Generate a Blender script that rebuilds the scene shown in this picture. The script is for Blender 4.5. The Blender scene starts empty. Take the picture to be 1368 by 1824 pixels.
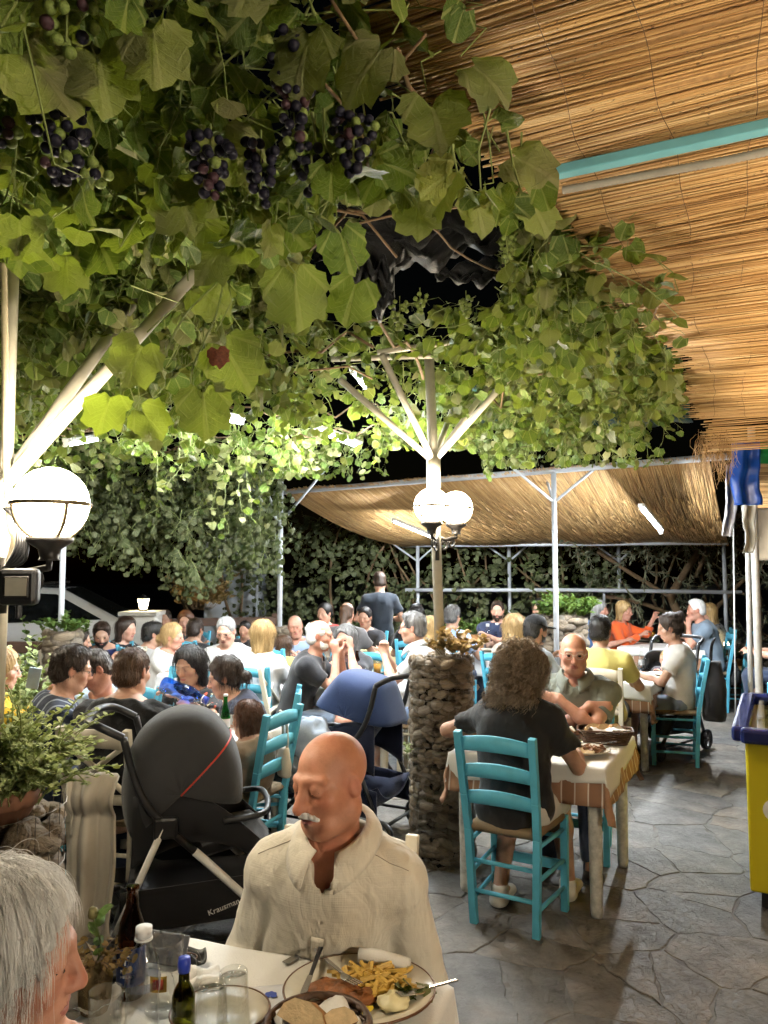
import bpy, math, random
import numpy as np
from mathutils import Vector, Matrix, noise
random.seed(7); RNG = np.random.default_rng(7)
SC = bpy.context.scene; COL = SC.collection
PI = math.pi
# ------------------------------------------------------------------ camera
F_PX = 1370.0; PITCH = math.atan(104/F_PX); CAM_H = 1.70
cam = bpy.data.cameras.new('camera'); cam_o = bpy.data.objects.new('camera', cam); COL.objects.link(cam_o)
cam.sensor_fit = 'VERTICAL'; cam.sensor_height = 36.0; cam.lens = 36.0*F_PX/1824
cam.clip_start = 0.05; cam.clip_end = 500
cam_o.location = (0, 0, CAM_H); cam_o.rotation_euler = (PI/2+PITCH, 0, 0)
SC.camera = cam_o
# ------------------------------------------------------------------ night sky, faint moon
w = bpy.data.worlds.new('World'); SC.world = w; w.use_nodes = True
nt = w.node_tree; bg = nt.nodes['Background']
sky = nt.nodes.new('ShaderNodeTexSky'); sky.sky_type = 'NISHITA'; sky.sun_disc = False
sky.sun_elevation = math.radians(1.0); sky.sun_rotation = math.radians(140)
nt.links.new(sky.outputs[0], bg.inputs[0]); bg.inputs[1].default_value = 0.0012
sun = bpy.data.lights.new('moon', 'SUN'); sun.energy = 0.004; sun.angle = math.radians(0.5); sun.color = (0.75, 0.85, 1)
sun_o = bpy.data.objects.new('moon', sun); COL.objects.link(sun_o); sun_o.rotation_euler = (math.radians(60), 0, math.radians(140))
vs = SC.view_settings; vs.view_transform = 'Standard'; vs.look = 'None'; vs.exposure = 0.30; vs.gamma = 1
SC.cycles.use_denoising = True; SC.cycles.max_bounces = 5; SC.cycles.diffuse_bounces = 2; SC.cycles.glossy_bounces = 2
SC.cycles.transmission_bounces = 5; SC.cycles.transparent_max_bounces = 8
SC.cycles.sample_clamp_indirect = 4.0; SC.cycles.sample_clamp_direct = 30.0
SC.cycles.caustics_reflective = False; SC.cycles.caustics_refractive = False
SC.cycles.use_adaptive_sampling = True; SC.cycles.adaptive_threshold = 0.08; SC.cycles.adaptive_min_samples = 8
L_GLOBE, L_TUBE, L_WARM = 170.0, 1300.0, 260.0      # lamp radiances

def ray(px, py):
    x = (px-684)/F_PX; y = (912-py)/F_PX; c, s = math.cos(PITCH), math.sin(PITCH)
    return x, c-y*s, s+y*c
def P(px, py, Y):
    d = ray(px, py); t = Y/d[1]; return Vector((d[0]*t, Y, CAM_H+d[2]*t))
def G(px, py, z=0.0):
    d = ray(px, py); t = (z-CAM_H)/d[2]; return Vector((d[0]*t, d[1]*t, z))
PHI = math.radians(25); U = Vector((math.cos(PHI), -math.sin(PHI), 0)); V = Vector((math.sin(PHI), math.cos(PHI), 0))
# ------------------------------------------------------------------ tags and things
def tag(o, label=None, cat=None, group=None, kind=None):
    if label: o['label'] = label
    if cat: o['category'] = cat
    if group: o['group'] = group
    if kind: o['kind'] = kind
    return o
def thing(name, label, cat, loc=(0, 0, 0), rz=0.0, group=None):
    o = bpy.data.objects.new(name, None); COL.objects.link(o); o.empty_display_size = .1
    o.location = loc; o.rotation_euler = (0, 0, rz)
    return tag(o, label, cat, group)
def inst(name, me, parent=None, loc=(0, 0, 0), rot=None, scale=None):
    o = bpy.data.objects.new(name, me); COL.objects.link(o); o.parent = parent; o.location = loc
    if rot is not None: o.rotation_euler = rot
    if scale is not None: o.scale = scale
    return o
def copy_tree(o, parent=None):
    c = o.copy(); COL.objects.link(c); c.parent = parent
    for ch in [k for k in bpy.data.objects if k.parent == o]: copy_tree(ch, c)
    return c
# ------------------------------------------------------------------ mesh building
class MB:
    def __init__(s): s.v = []; s.f = []; s.m = []; s.cm = 0
    def add(s, vs_, fs):
        n = len(s.v); s.v.extend([tuple(p) for p in vs_]); s.f.extend([tuple(i+n for i in f) for f in fs]); s.m.extend([s.cm]*len(fs)); return s
    def box(s, c, d, R=None):
        c = Vector(c); hx, hy, hz = d[0]/2, d[1]/2, d[2]/2
        vv = [Vector((x, y, z)) for z in (-hz, hz) for y in (-hy, hy) for x in (-hx, hx)]
        if R is not None: vv = [R @ p for p in vv]
        return s.add([p+c for p in vv], [(0, 2, 3, 1), (4, 5, 7, 6), (0, 1, 5, 4), (2, 6, 7, 3), (0, 4, 6, 2), (1, 3, 7, 5)])
    def bar(s, a, b, w_, h_, up=(0, 0, 1), taper=1.0):
        a = Vector(a); b = Vector(b); d = (b-a).normalized(); x = d.cross(Vector(up))
        if x.length < 1e-4: x = d.cross(Vector((1, 0, 0)))
        x.normalize(); z = x.cross(d)
        vv = []
        for p, k in ((a, 1), (b, taper)):
            for i, j in ((-1, -1), (1, -1), (1, 1), (-1, 1)): vv.append(p+x*(i*w_/2*k)+z*(j*h_/2*k))
        return s.add(vv, [(3, 2, 1, 0), (4, 5, 6, 7), (0, 1, 5, 4), (1, 2, 6, 5), (2, 3, 7, 6), (3, 0, 4, 7)])
    def tube(s, pts, r, n=8, caps=True):
        pts = [Vector(p) for p in pts]; m = len(pts); rs = r if isinstance(r, (list, tuple)) else [r]*m
        rows = []; prev = None
        for i, p in enumerate(pts):
            t = (pts[min(i+1, m-1)]-pts[max(i-1, 0)]).normalized()
            if prev is None:
                x = t.cross(Vector((0, 0, 1)))
                if x.length < 1e-3: x = t.cross(Vector((1, 0, 0)))
            else: x = prev-t*prev.dot(t)
            x.normalize(); prev = x; y = t.cross(x)
            rows.append([p+(x*math.cos(2*PI*k/n)+y*math.sin(2*PI*k/n))*rs[i] for k in range(n)])
        vv = [q for row in rows for q in row]
        ff = [(i*n+k, i*n+(k+1) % n, (i+1)*n+(k+1) % n, (i+1)*n+k) for i in range(m-1) for k in range(n)]
        if caps: ff += [tuple(range(n-1, -1, -1)), tuple((m-1)*n+k for k in range(n))]
        return s.add(vv, ff)
    def lathe(s, prof, n=24, c=(0, 0, 0), closed=False):
        c = Vector(c); vv = []; m = len(prof)
        for r, z in prof:
            for k in range(n): vv.append(c+Vector((r*math.cos(2*PI*k/n), r*math.sin(2*PI*k/n), z)))
        ff = [(i*n+k, i*n+(k+1) % n, (i+1)*n+(k+1) % n, (i+1)*n+k) for i in range(m-1) for k in range(n)]
        if prof[0][0] > 1e-5 and not closed: ff.append(tuple(range(n-1, -1, -1)))
        if prof[-1][0] > 1e-5 and not closed: ff.append(tuple((m-1)*n+k for k in range(n)))
        return s.add(vv, ff)
    def sheet(s, fn, nu, nv):
        vv = [fn(i/nu, j/nv) for j in range(nv+1) for i in range(nu+1)]
        return s.add(vv, [(j*(nu+1)+i, j*(nu+1)+i+1, (j+1)*(nu+1)+i+1, (j+1)*(nu+1)+i) for j in range(nv) for i in range(nu)])
    def mesh(s, name, mat=None, smooth=False):
        me = bpy.data.meshes.new(name); me.from_pydata(s.v, [], s.f)
        for m_ in (mat if isinstance(mat, (list, tuple)) else [mat]):
            if m_: me.materials.append(m_)
        if any(s.m): me.polygons.foreach_set('material_index', s.m)
        if smooth: me.polygons.foreach_set('use_smooth', [True]*len(me.polygons))
        me.update(); return me
    def build(s, name, mat, parent=None, smooth=False, loc=(0, 0, 0), rot=None, bevel=0.0, solid=0.0, subsurf=0):
        o = inst(name, s.mesh(name, mat, smooth), parent, loc, rot)
        if solid: m = o.modifiers.new('solid', 'SOLIDIFY'); m.thickness = solid; m.offset = 0
        if bevel: m = o.modifiers.new('bevel', 'BEVEL'); m.width = bevel; m.segments = 2; m.limit_method = 'ANGLE'
        if subsurf: m = o.modifiers.new('sub', 'SUBSURF'); m.levels = m.render_levels = subsurf
        return o
def npmesh(name, v, f, mat=None, smooth=True):
    me = bpy.data.meshes.new(name); v = np.asarray(v, np.float32); f = np.asarray(f, np.int32)
    me.vertices.add(len(v)); me.vertices.foreach_set('co', v.ravel())
    k = f.shape[1]; me.loops.add(f.size); me.loops.foreach_set('vertex_index', f.ravel())
    me.polygons.add(len(f)); me.polygons.foreach_set('loop_start', np.arange(0, f.size, k, dtype=np.int32)); me.polygons.foreach_set('loop_total', np.full(len(f), k, np.int32))
    me.polygons.foreach_set('use_smooth', np.full(len(f), smooth))
    me.update(calc_edges=True); me.validate()
    if mat: me.materials.append(mat)
    return me
# ------------------------------------------------------------------ materials
class N:
    def __init__(s, name):
        s.m = bpy.data.materials.new(name); s.m.use_nodes = True; s.t = s.m.node_tree; s.b = s.t.nodes['Principled BSDF']
    def n(s, typ, **kw):
        o = s.t.nodes.new('ShaderNode'+typ)
        for k, v in kw.items():
            if k in ('ins',):
                for a, b in v.items(): s.set(o, a, b)
            else: setattr(o, k, v)
        return o
    def set(s, node, key, val):
        i = node.inputs[key]
        if isinstance(val, bpy.types.NodeSocket): s.t.links.new(val, i)
        else: i.default_value = val
    def noise(s, scale, detail=4, rough=.5, vec=None, dist=0.0, stretch=None, coord='Object'):
        if vec is None:
            vec = s.n('TexCoord').outputs[coord]
        if stretch is not None:
            vec = s.n('Mapping', ins={'Vector': vec, 'Scale': stretch}).outputs[0]
        return s.n('TexNoise', ins={'Vector': vec, 'Scale': scale, 'Detail': detail, 'Roughness': rough, 'Distortion': dist}).outputs[0]
    def ramp(s, fac, stops):
        r = s.n('ValToRGB'); e = r.color_ramp.elements
        while len(e) < len(stops): e.new(.5)
        for i, (p, c) in enumerate(stops): e[i].position = p; e[i].color = (*c[:3], 1) if not isinstance(c, (int, float)) else (c, c, c, 1)
        s.set(r, 'Fac', fac); return r.outputs[0]
    def mix(s, fac, a, b, mode='MIX'):
        m = s.n('Mix', data_type='RGBA', blend_type=mode)
        s.set(m, 0, fac)
        for k, v in ((6, a), (7, b)): s.set(m, k, v if isinstance(v, bpy.types.NodeSocket) else (*v[:3], 1))
        return m.outputs[2]
    def bump(s, h, strength=.3, dist=.01):
        s.set(s.b, 'Normal', s.n('Bump', ins={'Height': h, 'Strength': strength, 'Distance': dist}).outputs[0])
    def base(s, c): s.set(s.b, 'Base Color', c if isinstance(c, bpy.types.NodeSocket) else (*c[:3], 1)); return s
    def p(s, **kw):
        for k, v in kw.items(): s.set(s.b, k.replace('_', ' '), v)
        return s
def mat(name, col, rough=.5, metal=0.0, var=.12, scale=25, bump=.0, bscale=60, spec=.5, coat=0.0):
    m = N(name); nz = m.noise(scale, 5, .6)
    d = tuple(c*(1-var) for c in col); l = tuple(min(1, c*(1+var)) for c in col)
    m.base(m.ramp(nz, [(.3, d), (.7, l)])); m.p(Roughness=rough, Metallic=metal); m.set(m.b, 'Specular IOR Level', spec)
    m.set(m.b, 'Coat Weight', coat)
    if bump: m.bump(m.noise(bscale, 4, .6), bump, .004)
    return m.m
def emit(name, col, s):
    m = N(name); m.base((.8, .8, .8)); m.set(m.b, 'Emission Color', (*col, 1)); m.set(m.b, 'Emission Strength', s); return m.m
def thin_glass(name, col=(1, 1, 1), rough=.02, ior=1.5, add=.03):
    m = N(name); f_ = m.n('Math', operation='POWER', ins={0: m.n('LayerWeight', ins={'Blend': .5}).outputs['Facing'], 1: 3.0}).outputs[0]; f_ = m.n('Math', operation='MULTIPLY_ADD', ins={0: f_, 1: .55, 2: add}, use_clamp=True).outputs[0]
    t_ = m.n('BsdfTransparent', ins={'Color': (*col, 1)}); g_ = m.n('BsdfGlossy', ins={'Color': (1, 1, 1, 1), 'Roughness': rough}); x_ = m.n('MixShader', ins={0: f_, 1: t_.outputs[0], 2: g_.outputs[0]})
    m.t.links.new(x_.outputs[0], m.t.nodes['Material Output'].inputs[0]); return m.m
def glass(name, col=(1, 1, 1), rough=.0, ior=1.45, alpha=None):
    m = N(name); m.base(col); m.p(Roughness=rough, IOR=ior); m.set(m.b, 'Transmission Weight', 1.0); return m.m
def cloth(name, col, bump=.25, scale=700, wr=.35, rough=.85, sheen=.2, var=.1, col2=None, wscale=9):
    m = N(name); a = m.noise(6, 4, .6)
    c = m.ramp(a, [(.3, tuple(x*(1-var) for x in col)), (.7, tuple(min(1, x*(1+var)) for x in (col2 or col)))])
    m.base(c); m.p(Roughness=rough); m.set(m.b, 'Sheen Weight', sheen); m.set(m.b, 'Specular IOR Level', .25)
    f = m.noise(scale, 2, .5); g = m.noise(wscale, 3, .5, dist=.5, stretch=(1, 1, .45))
    h = m.n('Math', operation='MULTIPLY_ADD', ins={0: g, 1: wr*6, 2: f}).outputs[0]
    m.bump(h, bump, .006); return m.m
M = {}
def lab(name): return name
def worn_paint(name, col, under):
    m = N(name); co = m.n('TexCoord').outputs['Object']; rn = m.n('ObjectInfo').outputs['Random']
    c = m.ramp(m.noise(6, 5, .65, co), [(.3, tuple(x*.82 for x in col)), (.7, tuple(min(1, x*1.12) for x in col))]); c = m.mix(1.0, c, m.ramp(rn, [(0, (.90, .92, .92)), (1, (1.06, 1.05, 1.04))]), 'MULTIPLY')
    ch = m.ramp(m.noise(26, 6, .7, m.n('Mapping', ins={'Vector': co, 'Scale': (1, 1, .35)}).outputs[0], .4), [(.66, 0), (.69, 1)]); c = m.mix(m.n('Math', operation='MULTIPLY', ins={0: ch, 1: .75}).outputs[0], c, under)
    dirt = m.ramp(m.noise(3, 4, .6, co), [(.5, 0), (.8, .35)]); m.base(m.mix(dirt, c, tuple(x*.45 for x in col))); m.p(Roughness=.5); m.bump(m.noise(70, 3, .6, m.n('Mapping', ins={'Vector': co, 'Scale': (1, 1, .12)}).outputs[0]), .18, .003); return m.m
M['teal'] = worn_paint('teal_paint', (.095, .43, .60), (.20, .22, .19))
M['white_wood'] = worn_paint('cream_painted_wood', (.66, .60, .48), (.30, .22, .13))
M['grey_wood'] = mat('worn_white_paint', (.50, .48, .43), .55, var=.3, scale=30, bump=.15)
M['pole'] = mat('grey_painted_steel', (.42, .44, .47), .45, var=.1, scale=14)
M['cream_pole'] = mat('cream_painted_steel', (.56, .52, .43), .45, var=.14, scale=14, bump=.05)
M['iron'] = mat('dark_wrought_iron', (.035, .032, .03), .45, .3, var=.3)
M['bronze'] = mat('bronze_lamp_cage', (.20, .15, .09), .45, .4)
M['black_plastic'] = mat('black_plastic', (.018, .018, .02), .4, var=.2)
M['black_fabric'] = cloth('black_fabric', (.02, .02, .022), wr=.2)
M['white_paint'] = mat('white_enamel', (.78, .77, .74), .35)
M['paper'] = cloth('white_paper_cloth', (.72, .70, .66), bump=.2, wr=.8, scale=200, rough=.7, var=.05, wscale=5)
M['linen_white'] = cloth('white_table_cloth', (.74, .74, .74), bump=.2, wr=.5)
M['glass'] = thin_glass('clear_glass', (.96, .97, .97), add=.05); M['pet'] = thin_glass('clear_plastic', (.94, .95, .96), .06, 1.5, .08)
M['chrome'] = mat('stainless_steel', (.6, .6, .6), .25, 1.0, var=.05)
M['skin_dark'] = None
def rush():
    m = N('woven_rush'); wv = m.n('TexWave', wave_type='BANDS', bands_direction='X', ins={'Scale': 28.0, 'Distortion': 1.5, 'Detail': 2.0})
    m.base(m.ramp(wv.outputs[0], [(.2, (.14, .09, .045)), (.7, (.38, .28, .16))])); m.p(Roughness=.8); m.bump(wv.outputs[0], .7, .004); return m.m
M['rush'] = rush()
def bez(pts, n=24):
    pts = [Vector(p) for p in pts]; out = []
    for i in range(len(pts)-1):
        p0 = pts[max(i-1, 0)]; p1 = pts[i]; p2 = pts[i+1]; p3 = pts[min(i+2, len(pts)-1)]
        for k in range(n):
            t_ = k/n; out.append(.5*((2*p1)+(-p0+p2)*t_+(2*p0-5*p1+4*p2-p3)*t_*t_+(-p0+3*p1-3*p2+p3)*t_**3))
    return out+[pts[-1]]
def text_mesh(body, size, m_, parent, loc, rot, ext=.0004):
    cu = bpy.data.curves.new('lettering', 'FONT'); cu.body = body; cu.size = size; cu.extrude = ext; cu.align_x = 'CENTER'; tmp = bpy.data.objects.new('tmp', cu); COL.objects.link(tmp)
    dg = bpy.context.evaluated_depsgraph_get(); me = bpy.data.meshes.new_from_object(tmp.evaluated_get(dg)); bpy.data.objects.remove(tmp); me.name = 'lettering'; me.materials.clear(); me.materials.append(m_)
    return inst('lettering', me, parent, loc, rot)
# ================================================================== ground and flagstones
def slate(name):
    m = N(name); oi = m.n('ObjectInfo').outputs['Random']; co = m.n('TexCoord').outputs['Object']
    a = m.noise(3.5, 7, .62, co, .6); b = m.noise(22, 6, .65, co, 1.0)
    c1 = m.ramp(a, [(.28, (.066, .061, .055)), (.5, (.135, .126, .115)), (.74, (.235, .218, .195))])
    tint = m.ramp(oi, [(0, (.80, .84, .90)), (.5, (1, 1, .98)), (1, (1.12, 1.02, .90))])
    c = m.mix(1.0, c1, tint, 'MULTIPLY'); rust = m.ramp(m.noise(1.7, 4, .6, co), [(.6, 0), (.72, 1)])
    c = m.mix(m.n('Math', operation='MULTIPLY', ins={0: rust, 1: .35}).outputs[0], c, (.20, .13, .08)); m.base(c)
    m.set(m.b, 'Roughness', m.ramp(b, [(.3, .44), (.75, .74)])); m.set(m.b, 'Specular IOR Level', .45)
    cl = m.n('TexNoise', ins={'Vector': co, 'Scale': 5.0, 'Detail': 8.0, 'Roughness': .68, 'Distortion': .9}).outputs[0]
    st = m.n('Math', operation='SNAP', ins={0: cl, 1: .06}).outputs[0]
    h = m.n('Math', operation='ADD', ins={0: m.n('Math', operation='MULTIPLY', ins={0: st, 1: 1.6}).outputs[0], 1: m.n('Math', operation='MULTIPLY', ins={0: b, 1: .5}).outputs[0]}).outputs[0]
    m.bump(h, .8, .022); return m.m
M['slate'] = slate('slate_flagstone')
def mortar():
    m = N('mortar_and_far_paving'); co = m.n('TexCoord').outputs['Object']
    vo = m.n('TexVoronoi', feature='DISTANCE_TO_EDGE', ins={'Vector': co, 'Scale': 2.1, 'Randomness': .9}).outputs[0]
    gr = m.ramp(vo, [(.02, 0), (.05, 1)]); nz = m.noise(9, 6, .6, co)
    st = m.ramp(nz, [(.3, (.07, .066, .06)), (.7, (.19, .18, .165))]); mo = m.ramp(nz, [(.3, (.05, .043, .035)), (.7, (.12, .10, .08))])
    far = m.n('Math', operation='GREATER_THAN', ins={0: m.n('SeparateXYZ', ins={0: co}).outputs[1], 1: 9.4}).outputs[0]
    m.base(m.mix(gr, mo, st)); m.p(Roughness=.7); m.bump(m.noise(60, 5, .7, co), .5, .006); return m.m
g = MB().sheet(lambda a, b: Vector((-60+120*a, -25+120*b, .0105)), 30, 30).build('ground', mortar()); tag(g, kind='structure')
def clip(poly, mid, nrm):
    out = []
    for i in range(len(poly)):
        a, b = poly[i], poly[(i+1) % len(poly)]; da = (a-mid).dot(nrm); db = (b-mid).dot(nrm)
        if da <= 0: out.append(a)
        if da*db < 0: out.append(a+(b-a)*(da/(da-db)))
    return out
def flagstones():
    r = random.Random(3); pts = []
    y = 1.9
    while y < 8.6:
        st = .31+.022*(y-1.3)
        x = -1.15-.02*y
        while x < 1.2+.40*y:
            if r.random() > .16: pts.append(Vector((x+r.uniform(-.6, .6)*st, y+r.uniform(-.6, .6)*st)))
            x += st*r.uniform(.6, 1.8)
        y += st*r.uniform(.7, 1.15)
    n = 0
    for i, p in enumerate(pts):
        poly = [p+Vector(q) for q in ((-.8, -.8), (.8, -.8), (.8, .8), (-.8, .8))]
        for j, q in enumerate(pts):
            if i != j and (q-p).length < 1.5: poly = clip(poly, (p+q)/2, (q-p).normalized())
        if len(poly) < 3: continue
        c = sum(poly, Vector((0, 0)))/len(poly); gap = r.uniform(.0005, .006)
        ring = []
        for a, b in zip(poly, poly[1:]+poly[:1]):
            L = (b-a).length; k = max(1, int(L/.055))
            nr = Vector(((b-a).y, -(b-a).x)).normalized() if L > 1e-6 else Vector((0, 0))
            for t in range(k):
                e = 0 if t == 0 else (noise.noise(Vector((a.x*9+t*.7, a.y*9, i*.37)))*.028)
                ring.append(a+(b-a)*(t/k)+nr*e)
        if len(ring) < 5: continue
        def ins(d, z): return [((q-c)*max(.2, 1-(d+gap)/max((q-c).length, .05)), z) for q in ring]
        top = r.uniform(-.002, .003); tx, ty = r.uniform(-.006, .006), r.uniform(-.006, .006)
        mb = MB(); k = len(ring); vv = []
        for d, z in ((.007, top), (.002, top-.003), (0, top-.03)):
            for q, zz in ins(d, z): vv.append((q.x, q.y, zz+q.x*tx+q.y*ty))
        mb.add(vv, [tuple(range(k))]+[(a*k+s, (a+1)*k+s, (a+1)*k+(s+1) % k, a*k+(s+1) % k) for a in range(2) for s in range(k)])
        o = mb.build('paving_stone', M['slate'], g, loc=(c.x, c.y, .014)); n += 1
    return n
n_flag = flagstones()
# ================================================================== pebbles, gabion pillars
def pebble_mesh(seed):
    r = random.Random(seed); mb = MB(); n, m_ = 9, 6; vv = [(0, 0, -1)]
    for j in range(1, m_):
        for i in range(n):
            t = PI*j/m_; q = Vector((math.sin(t)*math.cos(2*PI*i/n), math.sin(t)*math.sin(2*PI*i/n), -math.cos(t)))
            vv.append(q*(1+.22*noise.noise(q*1.3+Vector((seed*3.1, 0, 0)))))
    vv.append((0, 0, 1)); ff = [(0, 1+(i+1) % n, 1+i) for i in range(n)]
    for j in range(m_-2):
        for i in range(n): a = 1+j*n; ff.append((a+i, a+(i+1) % n, a+n+(i+1) % n, a+n+i))
    a = 1+(m_-2)*n; ff += [(a+i, a+(i+1) % n, len(vv)-1) for i in range(n)]
    mb.add(vv, ff); return mb
def pebble_mat(name):
    m = N(name); rnd = m.n('ObjectInfo').outputs['Random']; co = m.n('TexCoord').outputs['Object']
    c = m.ramp(rnd, [(0, (.09, .07, .05)), (.3, (.16, .12, .08)), (.6, (.24, .185, .12)), (.85, (.30, .25, .185)), (1, (.14, .13, .115))])
    nz = m.noise(2.2, 5, .65, co, .5); c = m.mix(m.ramp(nz, [(.35, .0), (.75, .6)]), c, (.13, .09, .06))
    band = m.n('TexWave', wave_type='BANDS', bands_direction='Z', ins={'Vector': co, 'Scale': 1.1, 'Distortion': 6.0, 'Detail': 3.0}).outputs[0]
    c = m.mix(m.n('Math', operation='MULTIPLY', ins={0: band, 1: .25}).outputs[0], c, (.42, .35, .25))
    m.base(c); m.p(Roughness=.72); m.bump(m.noise(6, 6, .7, co), .6, .08); return m.m
M['pebble'] = pebble_mat('river_pebble'); M['wire'] = mat('galvanised_wire', (.22, .20, .17), .5, .6)
PEB = [pebble_mesh(i) for i in range(6)]
for p_ in PEB: p_.me = p_.mesh('stone', M['pebble'], True)
M['core'] = mat('dark_gravel_fill', (.05, .04, .03), .9, var=.5, scale=40, bump=.6)
def gabion(label, x, y, h, rad, size=.034, group='round stone-filled gabion pillars', maxparts=300, cat='gabion pillar', front=True, loc_z=0):
    r = random.Random(int(x*100+y*10)); t = thing('gabion_pillar', label, cat, (x, y, loc_z), 0, group)
    MB().lathe([(rad*.80, .0), (rad*.80, h-.03), (0, h-.025)], 24).build('gravel_core', M['core'], t)
    spots = []; z = size*.6
    while z < h-size*.2:
        n = max(6, int(2*PI*rad/(size*1.75))); off = r.random()
        for i in range(n):
            a = 2*PI*(i+off+r.uniform(-.22, .22))/n; spots.append((a, z+r.uniform(-.3, .3)*size, r.uniform(.62, 1.5)))
        z += size*1.02
    for q in range(int(28*(rad/.19)**2)):
        a = r.uniform(0, 2*PI); rr = rad*.8*math.sqrt(r.random()); spots.append((a, h-.012, -rr))
    cam_a = math.atan2(-y, -x)
    spots.sort(key=lambda s_: abs((s_[0]-cam_a+PI) % (2*PI)-PI))
    rest = MB()
    for i, (a, z, s_) in enumerate(spots):
        if s_ < 0: rr = -s_; s_ = r.uniform(.8, 1.1); tilt = 0
        else: rr = rad-size*.55; tilt = r.gauss(0, .35)
        sc = (size*s_*r.uniform(.55, .75), size*s_*r.uniform(.9, 1.35), size*s_*r.uniform(.5, .78))
        loc = (rr*math.cos(a), rr*math.sin(a), z); rot = (tilt, r.gauss(0, .2), a)
        p_ = PEB[r.randrange(6)]
        if i < maxparts: inst('stone', p_.me, t, loc, rot, sc)
        else:
            mx = Matrix.LocRotScale(Vector(loc), __import__('mathutils').Euler(rot), Vector(sc)); rest.add([mx @ Vector(q) for q in p_.v], p_.f)
    if rest.v: o = rest.build('stone_fill', M['pebble'], t, True); tag(o, kind='stuff')
    wb = MB(); nw = int(2*PI*rad/.045)
    for i in range(nw):
        a = 2*PI*i/nw; R_ = rad+.006; wb.tube([(R_*math.cos(a), R_*math.sin(a), 0.0), (R_*math.cos(a), R_*math.sin(a), h+.03)], .0011, 3, False)
    k = int(h/.05)
    for j in range(k+1):
        z = .01+j*(h+.01)/k; wob = r.uniform(-.004, .004)
        wb.tube([((rad+.007+wob)*math.cos(2*PI*i/28), (rad+.007+wob)*math.sin(2*PI*i/28), z) for i in range(29)], .0012, 3, False)
    wb.build('wire_cage', M['wire'], t); return t
PIL = Vector((.345, 4.66, 0)); LPIL = Vector((-1.05, 2.08, 0))
gabion('round stone-filled wire pillar in the middle carrying the lamp pole', PIL.x, PIL.y, 1.19, .19, .033)
gabion('round stone-filled wire pillar at left under the potted green herb', LPIL.x, LPIL.y, 1.06, .19, .034)
# ================================================================== poles, globe lamps
M['globe'] = emit('lit_opal_globe', (1, .86, .64), L_GLOBE)
M['tubelight'] = emit('lit_tube', (.90, .96, 1), L_TUBE)
M['tube_dim'] = emit('lit_tube_dim', (.90, .96, 1), 420.0); M['fill_globe'] = emit('lit_fill_globe', (1, .87, .66), 360.0)
M['uplight_fill'] = emit('lit_uplight_fill', (1, .80, .54), L_WARM)
def globe_lamp(name, label, c, rad, mount, loc_rz=0, group='white globe lamps', gm='globe'):
    t = thing(name, label, 'globe lamp', c, loc_rz, group)
    prof = [(rad*math.cos(a), rad*math.sin(a)) for a in np.linspace(-1.15, PI/2-.001, 12)]
    MB().lathe(prof, 20).build('globe', M[gm], t, True)
    mb = MB(); n = 24; R_ = rad*1.02
    mb.tube([(R_*math.cos(2*PI*i/n), R_*math.sin(2*PI*i/n), -.02*rad) for i in range(n+1)], rad*.065, 6, False)
    for q in range(4):
        a = PI/4+q*PI/2; mb.tube([(R_*math.cos(e)*math.cos(a), R_*math.cos(e)*math.sin(a), R_*math.sin(e)) for e in np.linspace(0, -1.15, 8)], rad*.062, 6, False)
    mb.tube([(R_*math.cos(-1.1)*math.cos(2*PI*i/n), R_*math.cos(-1.1)*math.sin(2*PI*i/n), R_*math.sin(-1.1)) for i in range(n+1)], rad*.06, 6, False)
    mb.build('cage', M['bronze'], t, True)
    MB().lathe([(rad*.62, -rad*.93), (rad*.60, -rad*1.05), (rad*.30, -rad*1.25), (rad*.24, -rad*1.5), (rad*.30, -rad*1.55), (0, -rad*1.56)], 20).build('base_cup', M['iron'], t, True)
    mv = Vector(mount)-Vector(c); mv = Matrix.Rotation(-loc_rz, 3, 'Z') @ mv
    s_ = MB(); a = Vector((0, 0, -rad*1.5)); b = Vector((mv.x, mv.y, -rad*1.75))
    s_.tube([a, a+Vector((0, 0, -rad*.25)), a*.4+b*.6+Vector((0, 0, -rad*.25)), b], rad*.10, 8)
    hx = Vector((mv.x, mv.y, 0)); 
    if hx.length > .02:
        hx.normalize()
        for k, (o_, q) in enumerate(((.25, .30), (.68, .36))):
            cc = a.lerp(b, o_)+Vector((0, 0, -rad*.55))
            s_.tube([cc+(hx*math.cos(t_)+Vector((0, 0, math.sin(t_))))*rad*q*(1-.55*t_/(3*PI)) for t_ in np.linspace(0, 3*PI, 26)], rad*.06, 6)
        s_.tube([b+Vector((0, 0, rad*.3)), b+Vector((0, 0, -rad*1.3))], rad*.12, 8)
    s_.build('scroll_bracket', M['iron'], t, True); return t
# centre pole
t = thing('lamp_pole', 'cream steel pole with four splayed braces rising from the middle stone pillar', 'pole', (PIL.x, PIL.y, 1.10))
topc = P(764, 632, 4.62); mid = P(772, 822, 4.64); O_ = Vector((PIL.x, PIL.y, 1.10))
base = P(785, 1166, 4.66)
MB().tube([base-O_-Vector((0, 0, .12)), mid-O_, topc-O_], .030, 14).build('post', M['cream_pole'], t, True)
MB().tube([mid-O_-Vector((0, 0, .16)), mid-O_+Vector((0, 0, .05))], .043, 14).build('collar', M['cream_pole'], t, True)
for (bx, by, Y) in ((605, 676, 4.25), (680, 632, 4.15), (808, 722, 5.6), (962, 612, 4.3), (905, 640, 5.4)):
    e = P(bx, by, Y); MB().tube([mid-O_, e-O_], .019, 10).build('brace', M['cream_pole'], t, True)
ring = MB()
for a, b in (((590, 640, 4.5), (770, 634, 4.5)), ((672, 628, 4.2), (800, 610, 4.2)), ((764, 634, 4.62), (960, 600, 4.3))):
    ring.tube([P(*a)-O_, P(*b)-O_], .016, 8)
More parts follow.
